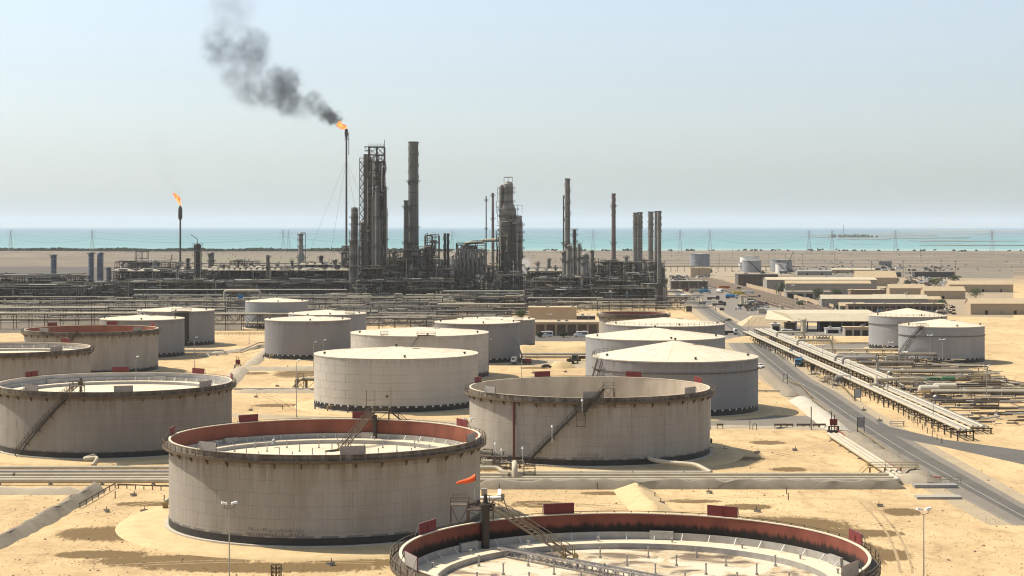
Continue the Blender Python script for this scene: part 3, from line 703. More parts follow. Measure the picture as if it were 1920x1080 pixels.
# far tanks on the plain
for i, (px, py, R, T, lab) in enumerate((
    (1314, 499, 13.6, 16.5, 'hazy white tank standing alone left of the crane on the plain'),
    (1408, 507, 12.0, 17, 'hazy white tank standing back between two others on the plain'),
    (1412, 511, 11.2, 14, 'hazy white tank with a dark stair line, left of the dark shed roof'),
    (1391, 508, 3.6, 10, 'small white drum tank at the left end of the far tank group'),
    (1468, 510, 12.6, 14.5, 'hazy white tank beside the leaning crane boom'),
    (1466, 512, 6.5, 11, 'short white tank in front of the tank at the crane boom'),
    (1449, 509, 3.0, 15, 'narrow white tank at the left side of the crane tank'))):
    D = DA(py) ; x = XA(px, D); t = thing('distant_tank', lab, 'storage tank', (x, D + R, 0), 0, 'tanks on the far plain')
    MB().rev([(R, 0), (R, T)], 48).build('shell', M_WHITE if i % 2 else PAINT_D, t, smooth=True)
    MB().rev([(R + .1, T), (.05, T + .8)], 48).build('roof', M_GALV, t, smooth=True)
    MB().rev([(R, T - .5), (R + .3, T - .5), (R + .3, T + .3), (R, T + .3)], 48, closed=True).build('rim', M_GALV, t, smooth=True)
    if i in (2, 4, 5):
        b = MB()
        for k in range(10):
            a, a2 = radians(-120 + k * 8), radians(-112 + k * 8)
            b.beam(((R + .6) * cos(a), (R + .6) * sin(a), T * (1 - k / 10)), ((R + .6) * cos(a2), (R + .6) * sin(a2), T * (1 - (k + 1) / 10)), 1.0, .8)
        b.build('stair', M_STEEL, t)
# ---------------- refinery ----------------
M_COLG = mat('column_grey', (.21, .20, .18), .65, (.12, .105, .09), .12, .9, .15)
M_COLD = mat('column_dark', (.07, .066, .062), .65, (.045, .04, .037), .15, .9, .15)
M_COLL = mat('column_pale', (.29, .27, .235), .6, (.14, .125, .105), .15, .9, .1)
M_SILV = mat('cladding_silver', (.50, .49, .46), .45, (.38, .36, .33), .3, .8, metal=.2)
M_COLK = mat('column_brown_grey', (.12, .108, .092), .65, (.07, .06, .05), .12, .9, .15)
M_STACK = mat('stack_grey', (.17, .175, .16), .75, (.11, .112, .10), .08, .9, .1)
M_STACKR = mat('stack_reddish', (.20, .145, .12), .75, (.19, .14, .12), .1, .9)
M_DECK = mat('grating_deck', (.06, .053, .046), .8, (.04, .036, .03), .5, .9)
M_BLUES = mat('slate_blue', (.10, .13, .18), .6, (.07, .09, .12), .3, .8)
M_HOOD = mat('fan_hood', (.52, .47, .37), .6, (.40, .35, .27), .2, .8)
M_FLANGE = mat('insulation_band', (.30, .28, .25), .5)
M_PIPED = mat('pipe_dull', (.19, .18, .165), .6, (.12, .11, .10), .3, .8)
CL = [M_PIPE, M_PIPED, M_STEEL, M_COLD, M_STEELB, M_SILV]
def clutter(b, x0, x1, y0, y1, z0, z1, n, rg, rr=(.14, .42), vert=.3):
    """orthogonal pipe runs with bends filling a volume"""
    for _ in range(n):
        m = rg.choice((0, 1, 1, 2, 2, 3, 3, 4, 5)); r = rg.uniform(*rr) * rg.choice((1, 1, 1, .6))
        x, y, z = rg.uniform(x0, x1), rg.uniform(y0, y1), rg.uniform(z0, z1)
        L = rg.uniform(3, (x1 - x0) * .6); sx = rg.choice((-1, 1))
        k = rg.random()
        if k < vert:
            z2 = rg.uniform(z0, z1); P = [(x, y, min(z, z2) - 1), (x, y, max(z, z2) + 1)]
            if rg.random() < .6: P.append((max(x0, min(x1, x + sx * L * .5)), y, P[-1][2]))
        elif k < .85:
            xe = max(x0, min(x1, x + sx * L)); P = [(x, y, z), (xe, y, z)]
            if rg.random() < .5: P.append((xe, y, max(z0, z - rg.uniform(1, 5))))
        else:
            P = [(x, y, z), (x, max(y0, y - rg.uniform(3, 12)), z), (max(x0, min(x1, x + sx * L * .4)), max(y0, y - 12), z)]
        if (Vector(P[0]) - Vector(P[1])).length < .5: continue
        b.tube(P, r, 6, m)
def frame(b, x0, x1, y0, y1, z1, bays=6.0, lv=5.0, brace=.4, rg=None, t=.35, rails=True, z0=0.0):
    nx = max(1, round((x1 - x0) / bays)); ny = max(1, round((y1 - y0) / bays)); nz = max(1, round((z1 - z0) / lv))
    X = [x0 + (x1 - x0) * i / nx for i in range(nx + 1)]; Y = [y0 + (y1 - y0) * i / ny for i in range(ny + 1)]; Z = [z0 + (z1 - z0) * i / nz for i in range(nz + 1)]
    for x in X:
        for y in Y: b.beam((x, y, z0), (x, y, z1), t)
    for z in Z[1:]:
        for y in Y: b.beam((x0, y, z), (x1, y, z), t * .8)
        for x in X: b.beam((x, y0, z), (x, y1, z), t * .8)
        if rails:
            for zz in (.55, 1.1):
                b.beam((x0, y0, z + zz), (x1, y0, z + zz), .09); b.beam((x0, y0, z + zz), (x0, y1, z + zz), .09)
    for i in range(nx):
        for k in range(nz):
            if rg and rg.random() < brace:
                b.beam((X[i], y0, Z[k]), (X[i + 1], y0, Z[k + 1]), t * .55)
                if rg.random() < .5: b.beam((X[i + 1], y0, Z[k]), (X[i], y0, Z[k + 1]), t * .55)
    return X, Y, Z
def vessel_v(r, h, n=14):
    b = MB(); b.rev([(r * .98, 0), (r, .1), (r, h - r * .6), (r * .8, h - r * .25), (r * .4, h - .05), (.02, h)], n); return b
def vessel_h(r, L, n=12):
    b = MB(); b.cyl((-L / 2, 0, 0), (L / 2, 0, 0), r, n=n)
    for s in (-1, 1):
        b.cyl((s * L / 2, 0, 0), (s * (L / 2 + r * .35), 0, 0), r * .97, r * .55, n=n)
        b.box((s * L * .32, 0, -r * 1.1), (.4, r * 1.5, r * 1.4))
    return b
PROTO = {}
def get_mesh(key, fn, m):
    if key not in PROTO:
        o = fn().build('proto', m, smooth=True); PROTO[key] = o.data; bpy.data.objects.remove(o)
    return PROTO[key]
def put(name, key, fn, m, parent, loc, rz=0):
    me = get_mesh(key, fn, m); me.name = name if me.users == 0 else me.name
    o = bpy.data.objects.new(name, me); COL.objects.link(o); o.parent = parent; o.location = loc; o.rotation_euler = (0, 0, rz); return o
def process_unit(px0, px1, D, depth, hpx_or_z, label, seed, dens=1.0, group='open steel process structures', top_pipes=True, hood=False, decks=True, dark=False):
    """an open steel structure with decks, drums and pipework"""
    x0, x1 = XA(px0, D), XA(px1, D); cx = (x0 + x1) / 2; W = x1 - x0; z1 = hpx_or_z; rg = random.Random(seed)
    t = thing('process_structure', label, 'process unit', (cx, D + depth / 2, 0), 0, group)
    b = MB(); X, Y, Z = frame(b, -W / 2, W / 2, -depth / 2, depth / 2, z1, 7.0, 5.5, .35, rg)
    b.build('steel_frame', M_STEEL if rg.random() < .7 else M_STEELB, t)
    if decks:
        for z in Z[1:]:
            xa = -W / 2 + rg.choice((0, 0, W * .2)); xb = W / 2 - rg.choice((0, 0, W * .25))
            MB().bb(xa, xb, -depth / 2 + .2, depth / 2, z - .12, z + .05).build('deck', M_DECK, t)
    for k in range(int(W / 9 * len(Z) * .6 * dens) + 1):
        z = rg.choice(Z[:-1]); x = rg.uniform(-W / 2 + 3, W / 2 - 3); y = rg.uniform(-depth / 2 + 1.5, 0)
        q = rg.random()
        if q < .45: put('drum', ('drum', k % 3), lambda: vessel_h((.8, 1.1, 1.5)[k % 3], (5, 7, 6)[k % 3]), rg.choice((M_COLG, M_COLL, M_SILV)), t, (x, y, z + (1.3, 1.8, 2.3)[k % 3]), rg.choice((0, 0, pi / 2)))
        elif q < .8: put('vertical_vessel', ('vv', k % 3), lambda: vessel_v((.9, 1.3, .7)[k % 3], (4.5, 5, 7)[k % 3]), rg.choice((M_COLG, M_COLL, M_SILV, M_COLD)), t, (x, y, z + .1))
        else: MB().box((0, 0, 1.2), (rg.uniform(2, 4), 2, 2.4)).build('cabinet', rg.choice((M_GREYP, M_HOOD, M_BLUES)), t, (x, y, z + .06))
    b = MB(); clutter(b, -W / 2, W / 2, -depth / 2 - 1, depth / 2, .6, z1 + (2.2 if top_pipes else 0), int((W * z1 / 7 + 20) * dens), rg)
    tag(b.build('pipework', CL, t, smooth=True, ang=50), kind='stuff')
    if hood:
        n = int(W / hood); w1 = W / n
        for i in range(n):
            def f():
                q = MB(); a = w1 * .46
                q.add([(-a, -4, 0), (a, -4, 0), (a, 4, 0), (-a, 4, 0), (-a * .55, -2.4, 1.5), (a * .55, -2.4, 1.5), (a * .55, 2.4, 1.5), (-a * .55, 2.4, 1.5)],
                      [(0, 1, 5, 4), (1, 2, 6, 5), (2, 3, 7, 6), (3, 0, 4, 7), (4, 5, 6, 7)])
                q.cyl((0, 0, 1.4), (0, 0, 2.0), a * .5, n=10); return q
            put('fan_hood', ('hood', px0, hood), f, M_HOOD, t, (-W / 2 + w1 * (i + .5), -depth / 2 + 4.2, z1 + .4))
    return t
# ring platform shared by the towers
def ring_platform(r, w_=1.3, a0=0, a1=2 * pi, n=16):
    b = MB(); b.rev([(r, 0), (r + w_, 0), (r + w_, .15), (r, .15)], n, a0=a0, a1=a1, closed=True)
    for zz in (.6, 1.15): b.rev([(r + w_ - .05, zz), (r + w_ + .05, zz), (r + w_ + .05, zz + .09), (r + w_ - .05, zz + .09)], n, a0=a0, a1=a1, closed=True)
    for i in range(n):
        a = a0 + (a1 - a0) * i / n; b.beam(((r + w_) * cos(a), (r + w_) * sin(a), 0), ((r + w_) * cos(a), (r + w_) * sin(a), 1.2), .09)
    for i in range(0, n, 2):
        a = a0 + (a1 - a0) * (i + .5) / n; b.beam(((r + w_) * cos(a), (r + w_) * sin(a), 0), (r * cos(a), r * sin(a), -w_), .12)
    return b
def column(px, yt, D, wpx, label, m=M_COLG, prof=None, plats=(.3, .5, .7, .85, .97), name='distillation_column', cat='refinery column', pipes=2, top='dome', seed=1, group=None):
    """tower vessel: prof is a list of (height fraction, radius factor)"""
    x = XA(px, D); h = ZA(yt, D); R = wpx / 2 * D / F; rg = random.Random(seed + int(px))
    t = thing(name, label, cat, (x, D, 0), 0, group)
    prof = prof or [(0, 1.0), (.97, 1.0)]
    P = [(R * k, h * f) for f, k in prof]
    if top == 'dome': rt = P[-1][0]; P += [(rt * .85, P[-1][1] + rt * .35), (rt * .5, P[-1][1] + rt * .6), (.02, P[-1][1] + rt * .7)]
    else: P += [(P[-1][0] * .8, P[-1][1]), (P[-1][0] * .8, P[-1][1] - 2)]
    MB().rev(P, 20).build('shell', m, t, smooth=True)
    def rad(f):
        for (f0, k0), (f1, k1) in zip(prof, prof[1:]):
            if f0 <= f <= f1: return R * (k0 + (k1 - k0) * (f - f0) / max(f1 - f0, 1e-6))
        return R * prof[-1][1]
    for f in plats:
        a0 = rg.uniform(0, 2 * pi)
        (ring_platform(rad(f), 1.4) if rg.random() < .55 else ring_platform(rad(f), 1.4, a0, a0 + pi * 1.1, 10)).build('platform', M_STEEL, t, (0, 0, h * f))
    for k in range(int(h / 9)):
        f = (k + .5) / int(h / 9); r_ = rad(f); MB().rev([(r_, 0), (r_ + .12, 0), (r_ + .12, .35), (r_, .35)], 20, closed=True).build('band', M_FLANGE, t, (0, 0, h * f), smooth=True)
    b = MB(); a = rg.uniform(-2.6, -.6); r_ = R * max(k for _, k in prof) + .5
    lx, ly = r_ * cos(a), r_ * sin(a)
    for s in (-.25, .25): b.beam((lx + s, ly, 2), (lx + s, ly, h * .95), .09)
    for k in range(int(h / 1.2)): b.beam((lx - .25, ly, 2 + k * 1.2), (lx + .25, ly, 2 + k * 1.2), .06)
    b.build('ladder', M_STEEL, t)
    for k in range(pipes):
        a = rg.uniform(-3, 0); q = R * 1.12 + .5; pr = rg.uniform(.18, .4)
        px_, py_ = q * cos(a), q * sin(a); f = rg.uniform(.75, 1.0)
        b = MB(); b.tube([(0, 0, h * .98), (0, 0, h * f + 2.5), (px_, py_, h * f + 2.5), (px_, py_, 3), (px_ * 2, py_, 3)] if k == 0 and top == 'dome' else [(px_ * .7, py_ * .7, h * f * .9), (px_, py_, h * f * .9), (px_, py_, 3), (px_ + rg.choice((-4, 4)), py_, 3)], pr, 6, fillet=1.0)
        b.build('side_pipe', rg.choice((M_PIPE, M_PIPEG, M_COLG)), t, smooth=True)
    return t
def stack(px, yt, D, w0, w1, label, m=M_STACK, strake=0.0, plats=(), group=None, hole=True):
    x = XA(px, D); h = ZA(yt, D); r0, r1 = w0 / 2 * D / F, w1 / 2 * D / F
    t = thing('chimney_stack', label, 'chimney', (x, D, 0), 0, group)
    MB().rev([(r0, 0), (r1, h * .98), (r1, h), (r1 * .82, h), (r1 * .82, h - 3)], 20).build('flue', m, t, smooth=True)
    MB().rev([(r1, h - .5), (r1 + .25, h - .5), (r1 + .25, h + .15), (r1 * .85, h + .15)], 20).build('rim', M_STEEL, t, smooth=True)
    if strake:
        for s in range(3):
            b = MB(); N = 26; T_ = 1.25
            for i in range(N):
                f0, f1 = i / N, (i + 1) / N
                def pt(f, o):
                    z = h * (1 - strake * f) - .5; r_ = r0 + (r1 - r0) * z / h + o; a = 2 * pi * (T_ * f + s / 3); return Vector((r_ * cos(a), r_ * sin(a), z))
                b.add([pt(f0, -.05), pt(f1, -.05), pt(f1, .4), pt(f0, .4), pt(f0, -.05) + Vector((0, 0, .22)), pt(f1, -.05) + Vector((0, 0, .22)), pt(f1, .4) + Vector((0, 0, .22)), pt(f0, .4) + Vector((0, 0, .22))],
                      [(0, 1, 2, 3), (7, 6, 5, 4), (3, 2, 6, 7), (0, 4, 5, 1)])
            b.build('strake', m, t, smooth=True)
    for f in plats:
        r_ = r0 + (r1 - r0) * f; ring_platform(r_, 1.5).build('platform', M_STEEL, t, (0, 0, h * f))
    n = int(h / 10)
    for k in range(1, n):
        r_ = r0 + (r1 - r0) * k / n; MB().rev([(r_, 0), (r_ + .1, 0), (r_ + .1, .3), (r_, .3)], 20, closed=True).build('band', M_STEEL, t, (0, 0, h * k / n), smooth=True)
    b = MB(); lx, ly = (r0 + .3) * cos(-1.1), (r0 + .3) * sin(-1.1)
    for s in (-.25, .25): b.beam((lx + s, ly, 1), ((r1 + .3) * cos(-1.1) + s, (r1 + .3) * sin(-1.1), h), .1)
    b.build('ladder', M_STEEL, t)
    return t

# --- flare stacks and their flames ---
def flame_material():
    m = bpy.data.materials.new('flame'); m.use_nodes = True; n = m.node_tree.nodes; l = m.node_tree.links; n.remove(n['Principled BSDF'])
    e = n.new('ShaderNodeEmission'); tc = n.new('ShaderNodeTexCoord'); t = n.new('ShaderNodeTexNoise'); t.inputs['Scale'].default_value = .22; t.inputs['Detail'].default_value = 4
    cr = n.new('ShaderNodeValToRGB'); cr.color_ramp.elements[0].position = .38; cr.color_ramp.elements[0].color = (.75, .08, .01, 1); cr.color_ramp.elements[1].position = .62; cr.color_ramp.elements[1].color = (1, .42, .10, 1)
    l.new(tc.outputs['Object'], t.inputs['Vector']); l.new(t.outputs['Fac'], cr.inputs[0]); l.new(cr.outputs[0], e.inputs[0]); e.inputs[1].default_value = 1.35
    l.new(e.outputs[0], n['Material Output'].inputs[0]); return m
M_FLAME = flame_material()
def flame(blobs, D, label):
    """burning gas: overlapping lobes merged to one skin and roughened"""
    bm = bmesh.new()
    for px, py, rp in blobs:
        r = rp * D / F
        mtx = Matrix.Translation((XA(px, D), D, ZA(py, D))) @ Matrix.Diagonal((r, r, r * 1.0, 1))
        bmesh.ops.create_icosphere(bm, subdivisions=3, radius=1.0, matrix=mtx)
    me = bpy.data.meshes.new('flare_flame'); bm.to_mesh(me); bm.free(); me.materials.append(M_FLAME)
    o = bpy.data.objects.new('flare_flame', me); COL.objects.link(o)
    rm = o.modifiers.new('r', 'REMESH'); rm.mode = 'VOXEL'; rm.voxel_size = .55
    tx = bpy.data.textures.new('lick', 'CLOUDS'); tx.noise_scale = 3.2; tx.noise_depth = 3
    dm = o.modifiers.new('d', 'DISPLACE'); dm.texture = tx; dm.strength = 3.0; dm.mid_level = .55; dm.texture_coords = 'GLOBAL'
    tag(o, label, 'flame'); return o
DF = 2400.0
t = stack(649.5, 243, DF, 4.2, 3.2, 'tallest thin flare stack with the big flame at its tip', M_COLD, plats=(.93, .97))
hF = ZA(243, DF)
for k in range(4):
    a = k * pi / 2 + .5; b = MB(); b.beam((0, 0, hF * .78), (62 * cos(a), 62 * sin(a), 0), .16); b.build('guy_wire', M_STEEL, t)
b = MB(); b.rev([(1.5, 0), (2.3, 4), (2.3, 9), (1.6, 12)], 14); b.build('flare_tip', M_STEEL, t, (0, 0, hF - 11), smooth=True)
MB().beam((3.2, 0, hF - 34), (3.2, 0, hF - 4), .8).build('pilot_pipe', M_STEEL, t)
flame([(649, 240, 2.2), (646, 238, 4.2), (641, 236.5, 5.0), (636.5, 233.5, 4.6), (637, 230, 3.4), (643, 239.5, 3.4), (633, 236, 2.6)], DF, 'large orange flame leaning left off the tallest flare stack')
t = stack(338, 386, 2200.0, 3.8, 3.0, 'shorter dark flare stack on the left, with a small flame above', M_COLD, plats=(.80, .88, .95))
h2 = ZA(386, 2200.0)
MB().rev([(1.2, 0), (2.6, 3), (2.6, 12), (1.5, 16)], 14).build('flare_tip', M_STEEL, t, (0, 0, h2 - 17), smooth=True)
flame([(338, 384.5, 1.5), (336.5, 380, 2.8), (334.5, 374, 4.2), (331, 369.5, 4.0), (328, 364.5, 3.0), (325.5, 363, 1.8)], 2200.0, 'small upright flame over the shorter flare stack on the left')
# --- smoke ---
def smoke(name, label, blobs, D, dens, box, warp=14.0, res=(300, 80, 250), col=(.15, .165, .21), nsc=.035):
    """blobs: (px, py, radius px, strength); a real voxel cloud that fills the lobes, torn by noise"""
    ng = bpy.data.node_groups.new(name, 'GeometryNodeTree'); N = ng.nodes; L = ng.links
    ng.interface.new_socket(name='Geometry', in_out='OUTPUT', socket_type='NodeSocketGeometry')
    go = N.new('NodeGroupOutput'); vc = N.new('GeometryNodeVolumeCube'); pos = N.new('GeometryNodeInputPosition')
    def vm(op, a, b_=None, s=None):
        x = N.new('ShaderNodeVectorMath'); x.operation = op; L.new(a, x.inputs[0])
        if b_ is not None:
            if isinstance(b_, (tuple, Vector)): x.inputs[1].default_value = b_
            else: L.new(b_, x.inputs[1])
        if s is not None: x.inputs['Scale'].default_value = s
        return x
    def ma(op, a, b_):
        x = N.new('ShaderNodeMath'); x.operation = op
        for k, c in ((0, a), (1, b_)):
            if isinstance(c, (int, float)): x.inputs[k].default_value = c
            else: L.new(c, x.inputs[k])
        return x.outputs[0]
    def noise(v, scale, det, ro=.6):
        x = N.new('ShaderNodeTexNoise'); x.inputs['Scale'].default_value = scale; x.inputs['Detail'].default_value = det; x.inputs['Roughness'].default_value = ro; L.new(v, x.inputs['Vector']); return x
    wv = noise(pos.outputs[0], nsc * .8, 4); sub = vm('SUBTRACT', wv.outputs['Color'], (.5, .5, .5)); sc_ = vm('SCALE', sub.outputs[0], s=warp * 3)
    wv2 = noise(pos.outputs[0], nsc * 3.2, 5, .65); sub2 = vm('SUBTRACT', wv2.outputs['Color'], (.5, .5, .5)); sc2 = vm('SCALE', sub2.outputs[0], s=warp * 3.2)
    wp = vm('ADD', vm('ADD', pos.outputs[0], sc_.outputs[0]).outputs[0], sc2.outputs[0]).outputs[0]
    tot = None
    for px, py, rp, st in blobs:
        c = Vector((XA(px, D), D, ZA(py, D))); r = rp * 1.45 * D / F
        d = vm('DISTANCE', wp, tuple(c)); mr = N.new('ShaderNodeMapRange'); mr.interpolation_type = 'SMOOTHSTEP'
        L.new(d.outputs['Value'], mr.inputs[0]); mr.inputs[1].default_value = r; mr.inputs[2].default_value = r * .45; mr.inputs[3].default_value = 0; mr.inputs[4].default_value = st
        tot = mr.outputs[0] if tot is None else ma('MAXIMUM', tot, mr.outputs[0])
    nz = noise(pos.outputs[0], nsc, 7, .62)
    r2 = N.new('ShaderNodeMapRange'); L.new(nz.outputs['Fac'], r2.inputs[0]); r2.inputs[1].default_value = .34; r2.inputs[2].default_value = .58
    L.new(ma('MULTIPLY', ma('MULTIPLY', tot, r2.outputs[0]), dens), vc.inputs['Density'])
    x0, y0, x1, y1, dd = box
    vc.inputs['Min'].default_value = (XA(x0, D), D - dd, ZA(y1, D)); vc.inputs['Max'].default_value = (XA(x1, D), D + dd, ZA(y0, D))
    vc.inputs['Resolution X'].default_value, vc.inputs['Resolution Y'].default_value, vc.inputs['Resolution Z'].default_value = res
    sm_ = N.new('GeometryNodeSetMaterial'); m = bpy.data.materials.new(name); m.use_nodes = True; mn = m.node_tree.nodes; mn.remove(mn['Principled BSDF'])
    p = mn.new('ShaderNodeVolumePrincipled'); p.inputs['Color'].default_value = (*col, 1); p.inputs['Density'].default_value = 1.0; p.inputs['Density Attribute'].default_value = 'density'
    m.node_tree.links.new(p.outputs[0], mn['Material Output'].inputs['Volume'])
    sm_.inputs['Material'].default_value = m; L.new(vc.outputs[0], sm_.inputs[0]); L.new(sm_.outputs[0], go.inputs[0])
    me = bpy.data.meshes.new(name); o = bpy.data.objects.new(name, me); COL.objects.link(o); me.materials.append(m)
    md = o.modifiers.new('cloud', 'NODES'); md.node_group = ng
    tag(o, label, 'smoke', kind='stuff'); return o
smoke('smoke_plume', 'dark grey smoke drifting up and left from the large flame',
      [(631, 228, 8, 6.0), (622, 220, 12, 5.0), (608, 213, 15, 3.0), (596, 202, 17, 1.5), (586, 190, 17, 1.2), (572, 214, 12, .4), (578, 208, 12, .5), (560, 205, 18, .45), (540, 190, 26, 1.3), (530, 165, 27, 1.6), (545, 150, 20, 1.2), (515, 140, 18, .9), (505, 175, 27, 1.0), (480, 175, 26, .7),
       (460, 165, 28, .5), (440, 145, 26, .45), (470, 130, 28, .5), (470, 100, 32, .85), (480, 78, 24, .7), (450, 105, 28, .6), (415, 95, 32, .6), (405, 75, 26, .45), (430, 50, 36, .20), (435, 15, 40, .18), (430, -15, 40, .15)],
      DF, .042, (320, -60, 650, 255, 42), warp=6.5, nsc=.06)
smoke('smoke_plume', 'thin faint smoke rising off the small left flame', [(327, 355, 7, .8), (320, 335, 12, .35), (308, 305, 18, .2), (298, 270, 24, .14)], 2200.0, .012, (260, 240, 345, 366, 22), warp=5, res=(60, 32, 90), nsc=.06)
smoke('steam_plume', 'wisp of white steam beside the tall reactor tower', [(998, 524, 4, 1.5), (994, 516, 6, 1.1), (989, 505, 8, .7), (985, 493, 9, .35)], 1500.0, .35, (972, 478, 1008, 530, 9), warp=2.5, res=(48, 32, 64), col=(.9, .9, .9), nsc=.22)

# --- coker tower: lattice derrick over drums ---
DC = 1400.0
x0, x1 = XA(692, DC), XA(721, DC); cx = (x0 + x1) / 2; hw = (x1 - x0) / 2; hC = ZA(276, DC)
t = thing('coker_tower', 'tallest dark lattice tower with a crane gantry on top', 'process tower', (cx, DC, 0))
b = MB(); rg = random.Random(3)
X, Y, Z = frame(b, -hw, hw, -hw, hw, hC, hw, 6.0, 1.0, rg, .6)
for k in range(len(Z) - 1):
    for s in (-1, 1):
        b.beam((-hw, s * hw, Z[k]), (0, s * hw, Z[k + 1]), .3); b.beam((hw, s * hw, Z[k]), (0, s * hw, Z[k + 1]), .3)
        b.beam((s * hw, -hw, Z[k]), (s * hw, hw, Z[k + 1]), .3)
b.build('lattice', M_STEEL, t)
for k, z in enumerate(Z[1:]):
    if True: MB().bb(-hw * rg.choice((1, .4)), hw * rg.choice((1, .3)), -hw, hw, z - .1, z + .1).build('deck', M_DECK, t)
for sx in (-.45, .5): put('coke_drum', 'cokedrum', lambda: vessel_v(2.9, 40, 18), M_COLD, t, (hw * sx, 1, 30))
for sx in (-.45, .5): MB().rev([(.8, 0), (2.6, 7)], 14).build('drum_cone', M_COLD, t, (hw * sx, 1, 23), smooth=True)
MB().cyl((0, 0, 0), (0, 0, 70), 1.3, n=14).build('riser', M_COLG, t, (-2.2, -hw - 1.2, 8), smooth=True)
MB().cyl((0, 0, 0), (0, 0, 52), .8, n=10).build('riser', M_COLG, t, (3.2, -hw - 1.0, 8), smooth=True)
b = MB(); clutter(b, -hw - 1, hw + 1, -hw - 1, hw, 2, hC * .95, 330, rg, (.2, .5), .55); tag(b.build('pipework', CL, t, smooth=True), kind='stuff')
b = MB(); b.bb(-hw - 3.5, hw, -3, 3, hC, hC + .5); b.beam((-hw - 3.5, -3, hC), (-hw, -3, hC - 4), .35); b.bb(-hw - 3.5, -hw + 2, -2.5, 2.5, hC - 3.2, hC - 2.6)
for i in range(6): b.beam((-hw + i * 2.3, -3, hC + .5), (-hw + i * 2.3, -3, hC + 2.3), .2)
b.beam((-hw, -3, hC + 2.3), (hw, -3, hC + 2.3), .2); b.beam((hw, 0, hC), (hw, 0, hC + 6), .4); b.build('crane_gantry', M_STEEL, t)
t = thing('elevator_tower', 'flat grey elevator slab standing left of the lattice tower', 'process tower', (XA(688, DC), DC + 1, 0))
MB().bb(-2.6, 2.6, -2.2, 2.2, 0, ZA(289, DC)).build('shaft', M_COLG, t)
b = MB(); 
for k in range(1, 18): b.bb(-2.68, 2.68, -2.28, 2.28, k * 6.2 - .12, k * 6.2 + .12)
tag(b.build('floor_bands', M_STEEL, t), None, None, None, 'stuff')
t = thing('stair_tower', 'slim open stair tower left of the grey slab', 'process tower', (XA(679, DC), DC - 2, 0)); hs_ = ZA(297, DC)
b = MB(); frame(b, -1.8, 1.8, -1.8, 1.8, hs_, 3.6, 3.4, 1.0, rg, .25); b.build('lattice', M_STEEL, t)
b = MB()
for k in range(int(hs_ / 3.4)): b.beam((-1.5 if k % 2 else 1.5, -1.5, k * 3.4), (1.5 if k % 2 else -1.5, -1.5, k * 3.4 + 3.4), .25, .6)
b.build('stair', M_STEEL, t)
MB().bb(-5, 0, -1.5, 1.5, hs_ * .52, hs_ * .52 + .3).build('landing', M_STEEL, t)
column(722.5, 344, 1392, 5, 'thin dark riser hugging the right side of the lattice tower', M_COLD, plats=(.25, .5, .72, .95), pipes=3)
column(706, 345, 1385, 6.5, 'tall grey pipe column in front of the lattice tower', M_COLG, plats=(.2, .45, .7, .96), pipes=1)
column(664.5, 387, 1347, 14, 'tall column with crooked vent pipes left of the slab tower', M_COLK, prof=[(0, .9), (.1, 1.25), (.14, 1.12), (.62, 1.1), (.64, .9), (.97, .88)], plats=(.33, .45, .62, .70, .8, .88, .97), pipes=4)
column(680, 415, 1410, 9, 'shorter dark column between crooked-vent column and slab tower', M_COLK, plats=(.4, .6, .8, .95), pipes=3)
stack(775, 266, 1420, 21, 18.5, 'tallest thick grey chimney, tied to a shorter one on its left', M_STACK, .28, (.44, .74))
stack(761.5, 376, 1415, 11, 9, 'shorter chimney leaning against the tallest thick chimney', M_STACK, 0, (.55, .93))
b = thing('duct', 'sloping tan flue duct at the foot of the two joined chimneys', 'duct', (XA(757, 1400), 1400, 0)); MB().cyl((0, 0, 2), (2.4, 3, 26), 2.2, 1.5, n=14).build('flue', M_COLL, b, smooth=True)
for px in (834, 840): stack(px, 438, 1430, 4.6, 4.2, 'slim dark stack, %s of the twin pair beside the steel exchanger frame' % ('left one' if px < 836 else 'right one'), M_COLD, .5, (.3,), 'twin slim stacks')
column(370, 458, 1380, 14, 'solitary dark column with a hooked davit, in front of the cooler deck', M_COLD, prof=[(0, 1.1), (.55, 1.05), (.56, .85), (.8, .9), (.97, 1.0)], plats=(.2, .45, .62, .78, .93, .99), pipes=4)
MB().tube([(0, 0, 0), (0, 0, 4), (-5, 0, 7.5)], .25, 6).build('davit', M_STEEL, bpy.data.objects['distillation_column.004'] if 'distillation_column.004' in bpy.data.objects else None, (0, 0, ZA(458, 1380)))
column(396, 474, 1620, 11, 'short grey column behind the cooler deck, right of the davit column', M_COLG, plats=(.5, .75, .95), pipes=2)
column(564, 437, 1750, 14, 'pale bottle-shaped column standing behind the long cooler deck', M_COLL, prof=[(0, 1.0), (.55, 1.0), (.62, .62), (.97, .6)], plats=(.5, .72, .86, .97), pipes=2)
for px, yt, w_, lb in ((171, 474, 10.5, 'first slate blue silo by the left edge'), (187.5, 474, 10.5, 'second slate blue silo from the left edge'), (204, 503, 8.5, 'short pale blue silo right of the slate pair'), (100, 478, 10, 'slate blue silo outside the left pair')):
    column(px, yt, 1700, w_, lb, M_BLUES, plats=(.97,), pipes=1, name='silo', cat='silo', group='blue silos at the left')
stack(911.5, 368, 1900, 2.4, 1.8, 'thinnest stack left of the reactor tower', M_STEEL, 0, (.3, .6, .95))
stack(924, 362, 1850, 6.5, 4, 'slim tapering stack just left of the reactor tower', M_STACKR, 0, (.45, .7, .97))
stack(1064, 335, 1480, 11.5, 9.5, 'tall pale chimney wrapped with spiral strakes', M_COLL, .38, (.42,))
stack(1056.5, 367, 1500, 3, 2.4, 'thin pipe stack touching the spiral chimney', M_STACK, 0, (.5,))
t = stack(1150.5, 363, 1700, 9.5, 7, 'lone reddish chimney with a thin spiral top', M_STACKR, .25, (.45, .86))
